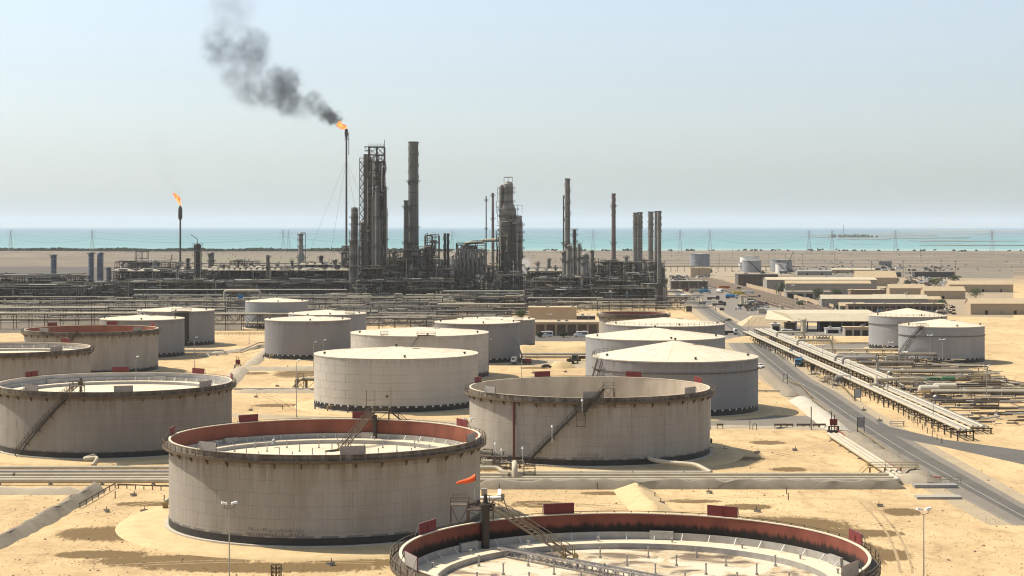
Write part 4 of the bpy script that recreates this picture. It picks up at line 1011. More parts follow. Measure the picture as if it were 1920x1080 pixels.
for px, yt, w_, D, st, lb in ((1191, 399, 8.5, 1650, .3, 'first of the row of capped stacks'), (1197, 398, 4.5, 1680, 0, 'slim stack second in the row of capped stacks'), (1201.5, 398, 6.5, 1650, .25, 'third of the row of capped stacks'),
                              (1220, 397, 10.5, 1600, .32, 'widest of the row of capped stacks'), (1229.5, 396, 5, 1640, 0, 'slim stack between the two wide ones at the right end'), (1236, 396, 8, 1450, .3, 'last capped stack at the right end of the row')):
    stack(px, yt, D, w_, w_ * .95, lb, M_COLL, st, (.12,), 'row of capped stacks')
# reactor tower: stacked vessels, cyclones, many platforms
DR = 1450.0
t = thing('reactor_tower', 'bulky pale reactor tower with a framed cage on top', 'process tower', (XA(953, DR), DR, 0)); s_ = DR / F
def zy(y): return ZA(y, DR)
MB().rev([(9 * s_, 0), (9 * s_, zy(440)), (15 * s_, zy(430)), (15 * s_, zy(395)), (9 * s_, zy(380)), (9 * s_, zy(345)), (6 * s_, zy(341)), (.1, zy(340))], 24).build('reactor_shell', M_COLL, t, smooth=True)
MB().rev([(7 * s_, 0), (7 * s_, zy(490)), (10 * s_, zy(480)), (10 * s_, zy(418)), (8 * s_, zy(409)), (4 * s_, zy(405)), (.1, zy(404))], 24).build('regenerator_shell', M_COLL, t, (17 * s_, -2, 0), smooth=True)
MB().rev([(5 * s_, 0), (5 * s_, zy(350)), (3 * s_, zy(347)), (.1, zy(346))], 16).build('standpipe', M_COLG, t, (-12 * s_, 1, 0), smooth=True)
for k, y in enumerate((353, 361, 378, 393, 404, 418, 432, 447, 462, 478, 494)):
    r_ = (9 if y < 380 else 16) * s_
    ring_platform(r_, 1.8, n=20).build('platform', M_STEEL, t, (0, 0, zy(y)))
    if y > 404: ring_platform(10 * s_, 1.8, -2.2, 1.6, 12).build('platform', M_STEEL, t, (17 * s_, -2, zy(y + 4)))
b = MB(); frame(b, -8 * s_, 8 * s_, -8 * s_, 8 * s_, zy(333), 3.4, 3, 0, rg, .3, z0=zy(342)); b.build('top_cage', M_STEEL, t)
for k, y in enumerate((353, 378, 395, 440)):
    b = MB(); frame(b, -20 * s_ - (k % 2), -10 * s_, -3, 3, zy(y), 4, 5, .3, rg, .25, z0=zy(y + 22)); b.build('side_frame', M_STEEL, t)
b = MB(); b.bb(9 * s_, 27 * s_, -1, 1, zy(385), zy(385) + .3); b.beam((17 * s_, 0, zy(385)), (17 * s_, 0, zy(402)), .2); b.beam((26 * s_, 0, zy(385)), (26 * s_, 0, zy(402)), .2); b.build('jib', M_STEEL, t)
b = MB(); clutter(b, -22 * s_, 27 * s_, -10, 6, 4, zy(400), 110, rg, (.2, .6), .6); tag(b.build('pipework', CL, t, smooth=True), kind='stuff')
for k, y in enumerate((410, 425, 442, 458, 474, 505)):
    MB().rev([(16.5 * s_ if y < 436 else 9.4 * s_, 0), (16.9 * s_ if y < 436 else 9.8 * s_, .2), (16.5 * s_ if y < 436 else 9.4 * s_, .5)], 20).build('band', M_STEEL, t, (0, 0, zy(y)))
t2 = thing('overhead_duct', 'long pale duct running left from the reactor tower', 'duct', (0, DR, 0))
MB().tube([(XA(938, DR), 0, zy(450)), (XA(905, DR), 0, zy(451)), (XA(905, DR), 0, zy(454)), (XA(879, DR), 0, zy(455)), (XA(868, DR), 0, zy(462)), (XA(866, DR), 0, zy(480))], 1.4, 10, fillet=3).build('duct_pipe', M_PIPE, t2, smooth=True)
# exchanger frame left of it
t = process_unit(855, 909, 1420, 22, 41, 'grey steel exchanger frame with looping pipes left of the reactor tower', 11, 1.2)
for i in range(6):
    px = 862 + i * 8; b = MB(); b.tube([(0, 0, 0), (0, 0, 12), (3, 0, 14.5), (6, 0, 12), (6, 0, 4)], .75, 8, fillet=2.2); b.build('loop_pipe', M_COLL, t, (XA(px, 1420) - t.location.x - 3, -11.5, 22), smooth=True)
    put('cyclone', 'cyc', lambda: vessel_v(1.6, 14, 12), M_COLG, t, (XA(px, 1420) - t.location.x, -9, 16))
# columns of the right hand unit
column(1067.5, 459, 1347, 12.5, 'pale column in front of the spiral chimney', M_COLL, prof=[(0, 1.05), (.6, 1.0), (.97, .82)], plats=(.38, .7, .9, .98), pipes=2)
column(1077, 428, 1420, 7, 'dark slim column with bent vent pipes right of the spiral chimney', M_COLD, plats=(.4, .55, .7, .8, .9, .98), pipes=4)
column(1097, 476, 1330, 17, 'thick pale column with a black band, widest of the right unit', M_COLL, prof=[(0, 1.0), (.55, 1.0), (.56, .82), (.97, .82)], plats=(.55, .8, .93), pipes=4)
column(1085.5, 455, 1400, 6, 'narrow grey column left of the black-banded column', M_COLG, plats=(.5, .7, .88, .98), pipes=2)
column(1110.5, 468, 1550, 6.5, 'short platformed column right of the black-banded column', M_COLG, plats=(.3, .5, .75, .95), pipes=2)
column(1127.5, 492, 1500, 9, 'low pale column with a bulb foot, before the reddish chimney', M_COLL, prof=[(0, 1.4), (.45, 1.4), (.55, .7), (.97, .6)], plats=(.5, .8, .95), pipes=2)
column(1058, 470, 1400, 9, 'grey column tucked left of the pale one at the spiral chimney', M_COLG, plats=(.5, .8, .95), pipes=3)
column(1237.5, 531, 1180, 20, 'dark round furnace under the last capped stack', M_COLD, plats=(.35, .7, .96), pipes=5, name='furnace', cat='furnace', top='flat')
column(802, 463, 1440, 20, 'squat pale reactor block right of the joined chimneys', M_COLL, plats=(.5, .8, .95), pipes=5)
rq = random.Random(88)
SMC = [(228, 492), (262, 503), (290, 488), (333, 497), (352, 484), (418, 496), (447, 487), (462, 500), (503, 478), (520, 494), (548, 488), (583, 490), (602, 479), (628, 486), (642, 470), (738, 470), (748, 486), (790, 478), (826, 486), (848, 478), (916, 498), (990, 500), (1008, 492), (1030, 484), (1042, 500), (1140, 488), (1163, 494), (1175, 480), (1208, 486), (1243, 505)]
for i, (px, yt) in enumerate(SMC):
    column(px, yt, rq.uniform(1340, 1560), rq.choice((3.2, 4.5, 6, 7.5)), 'small process column, %s from the left among those rising out of the units' % ((ORD + ['twenty-sixth', 'twenty-seventh', 'twenty-eighth', 'twenty-ninth', 'thirtieth'])[i]), rq.choice((M_COLG, M_COLL, M_SILV, M_COLK)), plats=(.7, .95), pipes=2, name='process_column', group='small columns rising out of the process units')
# open process units, front to back
UN = [
 (215, 330, 1700, 40, 20, 'third-row unit behind the tent-shaped hoods', 71, .8, 0),
 (335, 430, 1500, 30, 18, 'second-row unit right behind the davit column', 72, 1.0, 8.0),
 (480, 560, 1480, 30, 19, 'second-row unit behind the middle of the cooler deck', 73, 1.0, 0),
 (560, 650, 1490, 30, 22, 'second-row unit left of the crooked-vent column', 74, 1.2, 6.0),
 (820, 900, 1530, 30, 20, 'second-row unit behind the twin slim stacks', 75, 1.0, 0),
 (990, 1060, 1400, 26, 19, 'second-row unit right of the reactor tower', 76, 1.2, 6.0),
 (735, 860, 1560, 30, 24, 'second-row unit behind the joined chimneys', 77, 1.0, 0),
 (640, 700, 1450, 30, 38, 'tall tangled frame just behind the crooked-vent column', 51, 1.1, 0),
 (722, 758, 1460, 24, 34, 'tall dark frame behind the tangled unit by the thick chimney', 52, 1.2, 0),
 (660, 760, 1335, 20, 13, 'low front unit under the lattice tower', 53, 1.5, 0),
 (755, 850, 1340, 20, 13, 'low front unit under the joined chimneys', 54, 1.5, 0),
 (230, 420, 1345, 22, 12, 'low dark unit before the left cooler decks', 55, 1.4, 0),
 (420, 655, 1345, 22, 12, 'low dark unit before the right cooler decks', 56, 1.4, 0),
 (150, 235, 1300, 26, 13, 'dark unit below the slate blue silos', 57, 1.4, 0),
 (985, 1110, 1225, 20, 11, 'low front unit below the pale columns', 58, 1.5, 0),
 (1110, 1235, 1215, 20, 12, 'low front unit below the capped stacks', 59, 1.5, 0),
 (1115, 1185, 1420, 26, 26, 'middle unit between bulb-footed column and capped stacks', 60, 1.3, 0),
 (850, 985, 1180, 24, 7, 'tan pipe tangle on low frames left of the tan building', 61, 1.6, 0),
 (-60, 150, 1250, 30, 12, 'unit at the far left below the silos', 62, 1.4, 0),
 (205, 300, 1400, 40, 19, 'cooler deck with wide tent-shaped hoods, left end of the long deck', 21, 1.0, 13.5),
 (300, 388, 1405, 34, 18, 'long cooler deck section left and around the davit column', 22, 1.0, 0),
 (388, 470, 1400, 34, 19.6, 'long cooler deck section just right of the davit column', 23, 1.0, 4.2),
 (470, 560, 1400, 34, 19.6, 'long cooler deck section with a tight row of hoods in the middle', 24, 1.0, 4.2),
 (560, 655, 1400, 34, 19.6, 'long cooler deck section ending at the crooked-vent column', 25, 1.0, 9.0),
 (240, 385, 1560, 40, 16, 'low pipe-topped unit behind the tent-shaped hoods', 26, .7, 0),
 (395, 540, 1600, 50, 17, 'second-row unit behind the tight hood row', 27, .7, 7.0),
 (545, 655, 1580, 50, 18, 'second-row unit around the bottle-shaped column', 28, .8, 0),
 (430, 480, 1750, 30, 20, 'dark third-row unit seen over the cooler decks', 29, .9, 0),
 (660, 722, 1370, 30, 22, 'dense base unit under the lattice tower', 31, 1.5, 0),
 (716, 760, 1380, 30, 28, 'tangled unit between lattice tower and thick chimney', 32, 1.5, 0),
 (756, 800, 1375, 30, 36, 'dark furnace frame at the feet of the joined chimneys', 33, 1.2, 0),
 (796, 822, 1390, 24, 47, 'tall framed block right of the joined chimneys', 34, 1.2, 0),
 (820, 852, 1400, 30, 20, 'low dark unit around the twin slim stacks', 35, 1.3, 0),
 (905, 940, 1440, 24, 22, 'piping frame between exchanger frame and reactor tower', 36, 1.3, 0),
 (925, 992, 1400, 30, 16, 'low piping frame before the reactor tower foot', 37, 1.3, 0),
 (985, 1055, 1300, 40, 14, 'brown unit with small drums right of the reactor tower', 38, 1.3, 0),
 (1050, 1115, 1290, 30, 17, 'dark unit wrapped round the feet of the pale columns', 39, 1.4, 0),
 (1112, 1180, 1290, 30, 15, 'unit with a big cream drum right of the pale columns', 40, 1.4, 0),
 (1176, 1228, 1270, 30, 20, 'unit under the row of capped stacks', 41, 1.4, 0),
 (1000, 1060, 1520, 30, 15, 'back unit beyond the brown one', 42, .9, 0),
 (1120, 1190, 1540, 30, 14, 'back unit at the foot of the reddish chimney', 43, .9, 0),
 (1180, 1245, 1480, 30, 24, 'back unit below the capped stacks', 44, 1.0, 0),
 (-60, 150, 1400, 40, 15, 'unit at the far left edge beyond the silos', 45, .8, 0),
 (150, 212, 1330, 30, 9, 'low unit in front of the slate blue silos', 46, 1.2, 0),
]
for (a, b_, D, dp, z1, lb, sd_, de, hd) in UN:
    process_unit(a, b_, D, dp, z1, lb, sd_, de, hood=hd or False)
# horizontal drums and spheres that stand out
def drum_on_legs(px, py, rp, label, m=M_COLL, D=1290):
    r = rp * D / F; t = thing('storage_drum', label, 'drum', (XA(px, D), D - 6, 0)); z = ZA(py, D)
    b = MB(); b.cyl((0, -4, z), (0, 5, z), r, n=20); b.rev([(r, 0), (r * .8, r * .3), (.05, r * .45)], 20); 
    o = b.build('drum', m, t, smooth=True)
    b2 = MB(); b2.ball((0, -4, z), r * .99, 18); b2.build('drum_end', m, t, smooth=True)
    b = MB()
    for sx in (-1, 1):
        for sy in (-3, 4): b.beam((sx * r * .7, sy, 0), (sx * r * .7, sy, z - r * .4), .4)
    b.build('saddle_frame', M_STEEL, t)
for px, py, rp, lb in ((1147, 550, 7.5, 'largest cream round-ended drum, right unit front'), (1042, 561, 3.6, 'small pale drum left of the pale columns'), (592, 547, 4.6, 'left of two round drum ends below the cooler deck'), (614.5, 547, 4.6, 'right of two round drum ends below the cooler deck'),
                       (387, 528, 3, 'first of three round drum ends under the cooler deck'), (398.5, 528, 3, 'middle of three round drum ends under the cooler deck'), (410.5, 528, 3, 'last of three round drum ends under the cooler deck'), (988, 568, 4, 'dark drum end by the tan building')):
    drum_on_legs(px, py, rp, lb, M_COLL if px > 1100 else M_COLG, 1290 if px > 900 else 1392)
for px, w_, h_, lb in ((1100, 14, 9, 'first domed tank behind the pale columns'), (1112, 13, 8, 'second domed tank behind the pale columns'), (1020, 16, 7, 'domed tank behind the brown unit'), (1138, 12, 8, 'domed tank before the reddish chimney'), (1186, 15, 12, 'domed tank under the first capped stack')):
    column(px, ZA(0, 1450) and (YH + (H - h_) * F / 1450), 1450, w_, lb, M_COLL, plats=(.9,), pipes=1, name='domed_tank', cat='tank', group='small domed tanks')
# --- pipe racks ---
def pipe_rack(xa, ya, xb, yb, width, zs, npipe, label, seed, bay=8.0, post=.3, truss=False, loops=0, pm=None, r=(.18, .42), base=0.0, group='steel pipe racks'):
    """xa.. in metres; runs from A to B; zs = list of pipe levels"""
    rg = random.Random(seed); A, B = Vector((xa, ya, 0)), Vector((xb, yb, 0)); d = B - A; L = d.length; rz = atan2(d.y, d.x)
    t = thing('pipe_rack', label, 'pipe rack', A, rz, group); n = max(1, round(L / bay)); top = max(zs)
    b = MB()
    for s in (-1, 1): b.beam((0, s * width / 2, 0), (0, s * width / 2, top), post)
    for z in zs: b.beam((0, -width / 2 - .3, z - .2), (0, width / 2 + .3, z - .2), post * .9)
    o = b.build('bent', M_STEEL, t)
    for i in range(1, n + 1): dup(o, t, (L * i / n, 0, 0))
    b = MB()
    for z in zs:
        for s in (-1, 1): b.beam((0, s * width / 2, z - .35), (L, s * width / 2, z - .35), post * .7)
    if truss:
        for s in (-1, 1):
            for i in range(n * 2):
                x_a, x_b = L * i / (2 * n), L * (i + 1) / (2 * n); za, zb = (zs[0], zs[-1]) if i % 2 else (zs[-1], zs[0])
                b.beam((x_a, s * width / 2, za), (x_b, s * width / 2, zb), .22)
    b.build('rack_beam', M_STEEL, t)
    for z in zs:
        for k in range(npipe):
            rr = rg.uniform(*r); yy = -width / 2 + .5 + (width - 1) * (k + .5) / npipe; m = pm or rg.choice((M_PIPE, M_PIPE, M_PIPEG, M_COLD))
            P = [(0, yy, z + rr)]
            for q in range(loops):
                if rg.random() < .5:
                    xl = L * (q + .5) / loops; P += [(xl, yy, z + rr), (xl, yy, z + rr + 2.2), (xl + 5, yy, z + rr + 2.2), (xl + 5, yy, z + rr)]
            P.append((L, yy, z + rr))
            MB().tube(P, rr, 8, fillet=.7).build('pipe', m, t, smooth=True)
    return t
def rack_px(pxa, pxb, D, *a, **k): return pipe_rack(XA(pxa, D), D, XA(pxb, D), D, *a, **k)
RK = [
 (-60, 215, 1200, 8, (4, 7), 4, 'left rack ending below the cooler deck tents', 1, {}),
 (175, 425, 1108, 7, (4.5, 8), 3, 'rack with two pipe loops below the davit column', 2, dict(loops=3, pm=M_PIPE)),
 (-60, 262, 950, 6, (5, 8), 2, 'rack passing behind the left flat-roofed tanks', 3, dict(pm=M_PIPE)),
 (395, 545, 940, 8, (3.5, 8.4), 3, 'trussed rack between black-banded and streaked tanks', 4, dict(truss=True, pm=M_PIPE)),
 (425, 470, 1040, 7, (4, 7), 3, 'short rack in front of the small far tank', 5, {}),
 (590, 830, 1180, 9, (4, 7.5), 4, 'rack crossing below the lattice tower, with white loops', 6, dict(loops=4, pm=M_PIPE)),
 (640, 860, 1060, 8, (3.5, 7), 4, 'front rack behind the mid tanks', 7, dict(loops=2)),
 (680, 800, 930, 8, (3.5, 7), 3, 'rack right of the tank pair in mid field', 8, dict(truss=True)),
 (830, 990, 1240, 12, (2.5,), 8, 'low wide pipe way before the exchanger frame', 9, {}),
 (820, 985, 1120, 9, (3, 5.5), 5, 'rack left of the tan flat building', 10, {}),
 (820, 960, 1020, 8, (3, 6), 5, 'nearest rack behind the slate grey tanks', 12, {}),
 (830, 985, 1330, 10, (3, 6), 5, 'far rack of the tan pipe field', 13, {}),
 (990, 1130, 1180, 8, (4, 7), 4, 'rack right above the tan flat building', 14, {}),
 (1120, 1230, 1150, 8, (4, 7), 4, 'rack in front of the round furnace', 15, {}),
 (250, 650, 1300, 8, (4, 8), 4, 'rack at the foot of the long cooler deck', 16, {}),
 (215, 420, 1040, 8, (3, 6), 4, 'rack just behind the tank with black band', 17, {}),
 (-60, 200, 1060, 8, (3, 6), 4, 'left edge rack second from the front', 18, {}),
 (330, 560, 2050, 10, (8, 12), 3, 'hazy rack on the plain behind the coolers', 19, {}),
 (1245, 1500, 2150, 8, (6,), 2, 'hazy long pipe rack on the plain before the white tanks', 20, {}),
]
for a, b_, D, wd, zs, npp, lb, sd_, kw in RK: rack_px(a, b_, D, wd, zs, npp, lb, 100 + sd_, **kw)
# big pipe portal over the small far tank
t = thing('pipe_portal', 'tall pale pipe portal left of the small far tank', 'pipework', (0, 1130, 0))
MB().tube([(XA(421, 1130), 0, 4), (XA(421, 1130), 0, ZA(545, 1130)), (XA(487, 1130), 0, ZA(545, 1130)), (XA(487, 1130), 0, 4)], .75, 10, fillet=1.5).build('pipe', M_PIPE, t, smooth=True)
b = MB(); frame(b, XA(428, 1130), XA(465, 1130), 0, 8, 11, 6, 5, .6, rg); b.build('support_frame', M_STEEL, t)
MB().bb(XA(446, 1130), XA(456, 1130), -.4, 0, 9, 11.2).build('blue_panel', M_BLUE, t)
# scattered gear between the racks: pumps, exchangers, small sheds
KG = [('pump_skid', 'small pump skid'), ('exchanger', 'horizontal exchanger on saddles'), ('equipment_cabinet', 'grey equipment cabinet')]
rg = random.Random(77)
def gearproto(k):
    t = thing(KG[k][0], KG[k][1], 'equipment')
    if k == 0:
        MB().bb(-2.4, 2.4, -1, 1, 0, .3).build('skid', M_CONC, t); MB().cyl((-1.8, 0, 1.1), (0, 0, 1.1), .6, n=12).build('motor', M_BLUES, t, smooth=True); MB().cyl((.4, 0, 1.2), (1.6, 0, 1.2), .8, n=12).build('casing', M_COLG, t, smooth=True)
        MB().tube([(1, 0, 1.8), (1, 0, 3.2), (3, 0, 3.2), (3, 0, 0)], .2, 6, fillet=.4).build('outlet_pipe', M_PIPE, t, smooth=True)
    elif k == 1:
        vessel_h(.9, 7).build('shell', M_COLL, t, (0, 0, 2.2), smooth=True); MB().cyl((-4.2, 0, 2.2), (-3.6, 0, 2.2), 1.15, n=14).build('flange', M_STEEL, t, smooth=True); MB().bb(-3, 3, -.8, .8, 0, .9).build('plinth', M_CONC, t)
    else:
        MB().bb(-1.5, 1.5, -1, 1, .2, 2.6).build('body', M_GREYP, t); MB().bb(-1.7, 1.7, -1.2, 1.2, 2.6, 2.75).build('roof', M_HOOD, t); MB().bb(-.5, .5, -1.05, -1.003, .3, 2.2).build('door', M_STEEL, t)
    return t
zones = [(-60, 215, 1120, 1300), (215, 460, 1100, 1360), (470, 660, 1150, 1360), (660, 850, 1000, 1340), (850, 985, 1060, 1420), (1000, 1235, 1170, 1290)]
for k in range(3):
    pr = gearproto(k)
    for i in range(6):
        z = zones[(i + k) % len(zones)]; D = rg.uniform(z[2], z[3]); px = rg.uniform(z[0], z[1])
        o = pr if i == 0 else copy_tree(pr)
        o.location = (XA(px, D), D, 0); o.rotation_euler = (0, 0, rg.choice((0, 0, pi / 2, pi)))
        o['label'] = ('blue-motored pump skid', 'pale exchanger with dark flange', 'grey flat-topped cabinet')[k] + ' on the ground ' + ('at the left edge', 'below the davit column', 'below the long cooler deck', 'before the lattice tower', 'in the tan pipe field', 'before the pale columns')[(i + k) % 6]
        o['group'] = ('pump skids among the pipe racks', 'exchangers among the pipe racks', 'cabinets among the pipe racks')[k]
# ground pipe field clutter as mass (too small to tell apart)
for q, (pa, pb, Da, Db, zz, n_) in enumerate(((830, 985, 1040, 1400, 3.5, 420), (-60, 260, 1000, 1380, 4, 300), (260, 660, 1060, 1390, 5, 500), (660, 850, 960, 1370, 5, 420), (985, 1240, 1150, 1290, 6, 360))):
    b = MB(); rg = random.Random(q + 5)
    for _ in range(n_):
        D = rg.uniform(Da, Db); x = XA(rg.uniform(pa, pb), D); z = rg.uniform(.4, zz); L = rg.uniform(6, 40); m = rg.choice((0, 0, 1, 1, 4, 3, 2)); r_ = rg.uniform(.12, .34)
        if rg.random() < .62: b.tube([(x, D, z), (x + L, D, z), (x + L, D, .2)], r_, 5, m)
        elif rg.random() < .5: b.tube([(x, D, z), (x, D + L, z)], r_, 5, m)
        else: b.beam((x, D, 0), (x, D, z + rg.uniform(1, 4)), .25, m=m); b.beam((x, D, z + 1), (x + rg.uniform(2, 6), D, z + 1), .25, m=m)
    tag(b.build('ground_pipework', CL, smooth=True, ang=50), ('tangle of tan pipes on the ground before the reactor tower', 'tangle of pipes on the ground at the left edge', 'tangle of pipes before the long cooler deck', 'tangle of pipes before the lattice tower', 'tangle of pipes before the pale columns')[q], 'pipework', kind='stuff')
# mobile crane boom left
def crane(px0, py0, px1, py1, D, label):
    t = thing('crane', label, 'crane', (XA(px0, D), D, 0)); x2, z2 = XA(px1, D) - XA(px0, D), ZA(py1, D)
    b = MB(); 
    for s in (-.6, .6): b.beam((0, s, 3), (x2, s, z2), .45)
    for i in range(12):
        f = i / 12; g = (i + 1) / 12; b.beam((x2 * f, -.6, 3 + (z2 - 3) * f), (x2 * g, .6, 3 + (z2 - 3) * g), .25)
    b.build('boom', M_STEEL, t); MB().bb(-5, 4, -1.5, 1.5, 1, 3.2).build('chassis', M_BLUES, t); MB().bb(-2, 1, -1.3, 1.3, 3.2, 5).build('cab', M_WHITE, t)
    w0 = MB().cyl((-3.5, -1.6, .8), (-3.5, -1.1, .8), .8, n=12).build('wheel', M_TYRE, t)
    for q in ((2.2, 0, 0), (4.4, 0, 0), (6.6, 0, 0), (0, 2.7, 0), (6.6, 2.7, 0)): dup(w0, t, q)
    MB().beam((x2, 0, z2), (x2, 0, z2 * .45), .15).build('cable', M_STEEL, t)
crane(315, 508, 323, 476, 1900, 'dark crane boom leaning right beside the shorter flare')
crane(1470, 512, 1488, 471, 2050, 'dark crane boom leaning right in front of the hazy white tanks')
# framed loading gantry at the left back
t = thing('loading_gantry', 'open goal-shaped gantry on the plain left of the shorter flare', 'gantry', (XA(266, 2100), 2100, 0)); b = MB(); frame(b, -7, 7, -4, 4, ZA(472, 2100), 7, 9, .3, random.Random(2), .6); b.build('steel_frame', M_COLG, t)
MB().bb(-16, 20, -5, 5, 0, ZA(491, 2100)).build('base_block', mat('hedge_green', (.06, .08, .035), .9, (.09, .09, .05), .3, .9), t)
# thin rack on legs between gantry and shorter flare is in the list above
# ---------------- stairs, gantries, pipelines, banks, posts ----------------
def curved_stair(t, R, a0, z0, a1, z1, width=1.25, off=.25, name='stair'):
    """stair that winds up the shell: stringers, treads, handrail, wall brackets"""
    L = abs(radians(a1 - a0)) * R; n = max(4, int(hypot(L, z1 - z0) / .75)); b = MB(); ri, ro = R + off, R + off + width
    def p(f, r, dz=0): a = radians(a0 + (a1 - a0) * f); return Vector((r * cos(a), r * sin(a), z0 + (z1 - z0) * f + dz))
    m = max(4, n // 2)
    for i in range(m):
        for r in (ri, ro):
            b.beam(p(i / m, r), p((i + 1) / m, r), .09, .32)
        for dz in (.6, 1.15): b.beam(p(i / m, ro, dz), p((i + 1) / m, ro, dz), .08)
        b.beam(p(i / m, ro), p(i / m, ro, 1.15), .08)
        if i % 3 == 0: b.beam(p(i / m, R, -1.0), p(i / m, ro, -.1), .12)
    for i in range(n): b.beam(p(i / n, ri, .1), p(i / n, ro, .1), .34, .06)
    return b.build(name, M_STEEL, t)  # near-black steel colour also carries the shade on the stair
# T3: stair up the front, landing, crown platform, red riser, nozzle
curved_stair(T3, 28.9, -121, .9, -97.5, 13.0)
a = radians(-96); platform(MB(), (30.0 * cos(a), 30.0 * sin(a)), 2.8, 1.8, 13.0, a + pi / 2, legs=0).build('stair_landing', M_STEELB, T3)
b = MB(); 
for s in (-1, 1): b.beam((30.2 * cos(a) + s, 30.0 * sin(a), 13), (30.2 * cos(a) + s, 30.0 * sin(a), 9.6), .12)
b.beam((30.2 * cos(a) - 1, 30.0 * sin(a), 9.7), (30.2 * cos(a) + 1, 30.0 * sin(a), 9.7), .12); b.beam((30.2 * cos(a) - 1, 30.0 * sin(a), 11.2), (30.2 * cos(a) + 1, 30.0 * sin(a), 11.2), .1); b.build('hanging_frame', M_STEELB, T3)
curved_stair(T3, 28.9, -94.5, 13.0, -86, 18.2, name='upper_stair')
a = radians(-84); platform(MB(), (29.2 * cos(a), 29.2 * sin(a)), 2.6, 2.2, 18.2, a + pi / 2, legs=3.2, h=1.3).build('crown_platform', M_STEELB, T3)
b = MB(); b.beam((3.6, -29, 18), (3.6, -29, 21.5), .1); b.cyl((3.6, -29, 21.3), (3.6, -29, 21.6), .25, n=8); b.beam((2.6, -29, 18), (2.6, -29, 20.6), .12); b.build('mast', M_GALV, T3)
a = radians(-128.5); MB().cyl((29.3 * cos(a), 29.3 * sin(a), .8), (29.3 * cos(a), 29.3 * sin(a), 14.6), .28, n=10).build('red_riser', mat('riser_red', (.13, .035, .03), .6), T3, smooth=True)
b = MB()
for k, (px, z1) in enumerate(((928, 4.6), (940, 3.4), (980, 4.2), (1091, 15.5), (1035, 9.5))):
    D = 402.0; x = XA(px, D) - XA(1105, 431); yy = -sqrt(max(1, 30.4 ** 2 - x * x)); z_ = 0 if k < 3 else (13 if k == 3 else 6)
    p = MB(); p.beam((x, yy - .3, z_), (x, yy - .3, z1), .12); p.cyl((x, yy - .3, z1), (x, yy - .3, z1 + .5), .3, .12, n=8); p.build('stair_lamp', M_LAMP, T3)
# nozzle and bent outlet
MB().tube([(12.3, -25.6, 2.2), (12.8, -29.5, 2.2), (16, -32.5, 2.0), (22, -36, 2.0), (24.8, -41, .9)], .5, 10, fillet=1.6).build('outlet_pipe', M_PIPE, T3, smooth=True)
# white guard dots along the foot
# T1: crown platform, rolling ladder on the roof, runway, back stair
def rolling_ladder(t, top, bot, width=1.3, m=M_STEELB, truss=True):
    o = ladder_flight(top, bot, width, truss=truss).build('rolling_ladder', m, t)
    b = MB(); q = Vector(bot)
    for s in (-.7, .7): b.cyl(q + Vector((s, -.1, -.1)), q + Vector((s + .15, .1, -.1)), .35, n=10); b.beam(q + Vector((s, 0, 0)), q + Vector((s, 0, 1.3)), .14)
    b.build('ladder_wheels', M_YEL, t); return o
a = radians(75)
platform(MB(), (28.7 * cos(a) + .6, 28.7 * sin(a)), 3.4, 2.4, 17.5, 0, legs=2.4).build('crown_platform', M_STEELB, T1)
rolling_ladder(T1, (6.4, 27.0, 17.4), (1.8, 12.2, 12.0), 1.2, truss=False)
b = MB()
for s in (-.9, .9): b.beam((-.8 + s * .5, 10.5, 11.75), (5.0 + s * .5, 17.5, 11.75), .22, .35)
b.build('ladder_runway', M_STEEL, T1)
ladder_flight((10, 29.6, 17.3), (17.5, 30.6, 11.2), 1.1).build('back_stair', M_STEELB, T1)
b = MB(); b.beam((5.2, 28.2, 17.4), (5.2, 28.2, 21.8), .1); b.beam((6.9, 28.2, 17.4), (6.9, 28.2, 21.9), .08); b.beam((5.2, 28.2, 19.8), (6.9, 28.2, 19.8), .06); b.beam((10.1, 28.5, 17.4), (10.1, 28.5, 22.3), .08); b.ball((9.3, 28.4, 20.6), .35, 8); b.build('mast', M_STEELB, T1)
MB().cyl((7.0, 26.8, 11), (7.0, 26.8, 17), .42, n=10).build('guide_pole', M_STEEL, T1, smooth=True)
b = MB(); b.cyl((-12, 18, 12.3), (-12, 18, 13.0), .5, .25, n=10); b.cyl((-12, 18, 13.0), (-12, 18, 13.3), .4, .1, n=10); b.build('roof_manway', M_GALV, T1, smooth=True)
# T0: gantry, rolling ladder, runway truss, guide pole, wind sock
b = MB(); platform(b, (-18.6, 21.4), 3.4, 2.6, 17.6, 0, legs=1.6); platform(b, (-21.3, 22.6), 2.4, 2.2, 18.0, 0, legs=5.0)
b.beam((-17.4, 20.1, 17.6), (-17.4, 20.1, 19.6), .1); b.tube([(-17.0, 20, 17.6), (-17.0, 20, 19.0), (-15.6, 20, 19.4), (-15.0, 19.5, 17.6)], .07, 6, fillet=.5); b.build('gantry', M_STEELB, T0)
b = MB(); b.cyl((-17.9, 20.0, 12.0), (-17.9, 20.0, 18.6), .55, n=14); b.cyl((-17.9, 20.0, 18.0), (-17.9, 20.0, 18.5), .9, n=14); b.cyl((-17.9, 20.0, 18.6), (-17.9, 20.0, 19.8), .35, .2, n=10); b.ball((-19.0, 20.4, 18.6), .5, 8); b.cyl((-20.2, 20.2, 18.4), (-16.6, 19.8, 18.4), .16, n=8); b.build('guide_pole', M_STEEL, T0, smooth=True)
rolling_ladder(T0, (-16.6, 19.8, 17.9), (-7.3, 10.2, 13.6), 1.2, M_STEELB)
b = MB(); A0, B0 = Vector((-15.8, 18.6, 13.1)), Vector((4, -2.2, 13.1)); d0 = (B0 - A0); sd_ = Vector((-d0.y, d0.x, 0)).normalized() * .75; N_ = 22
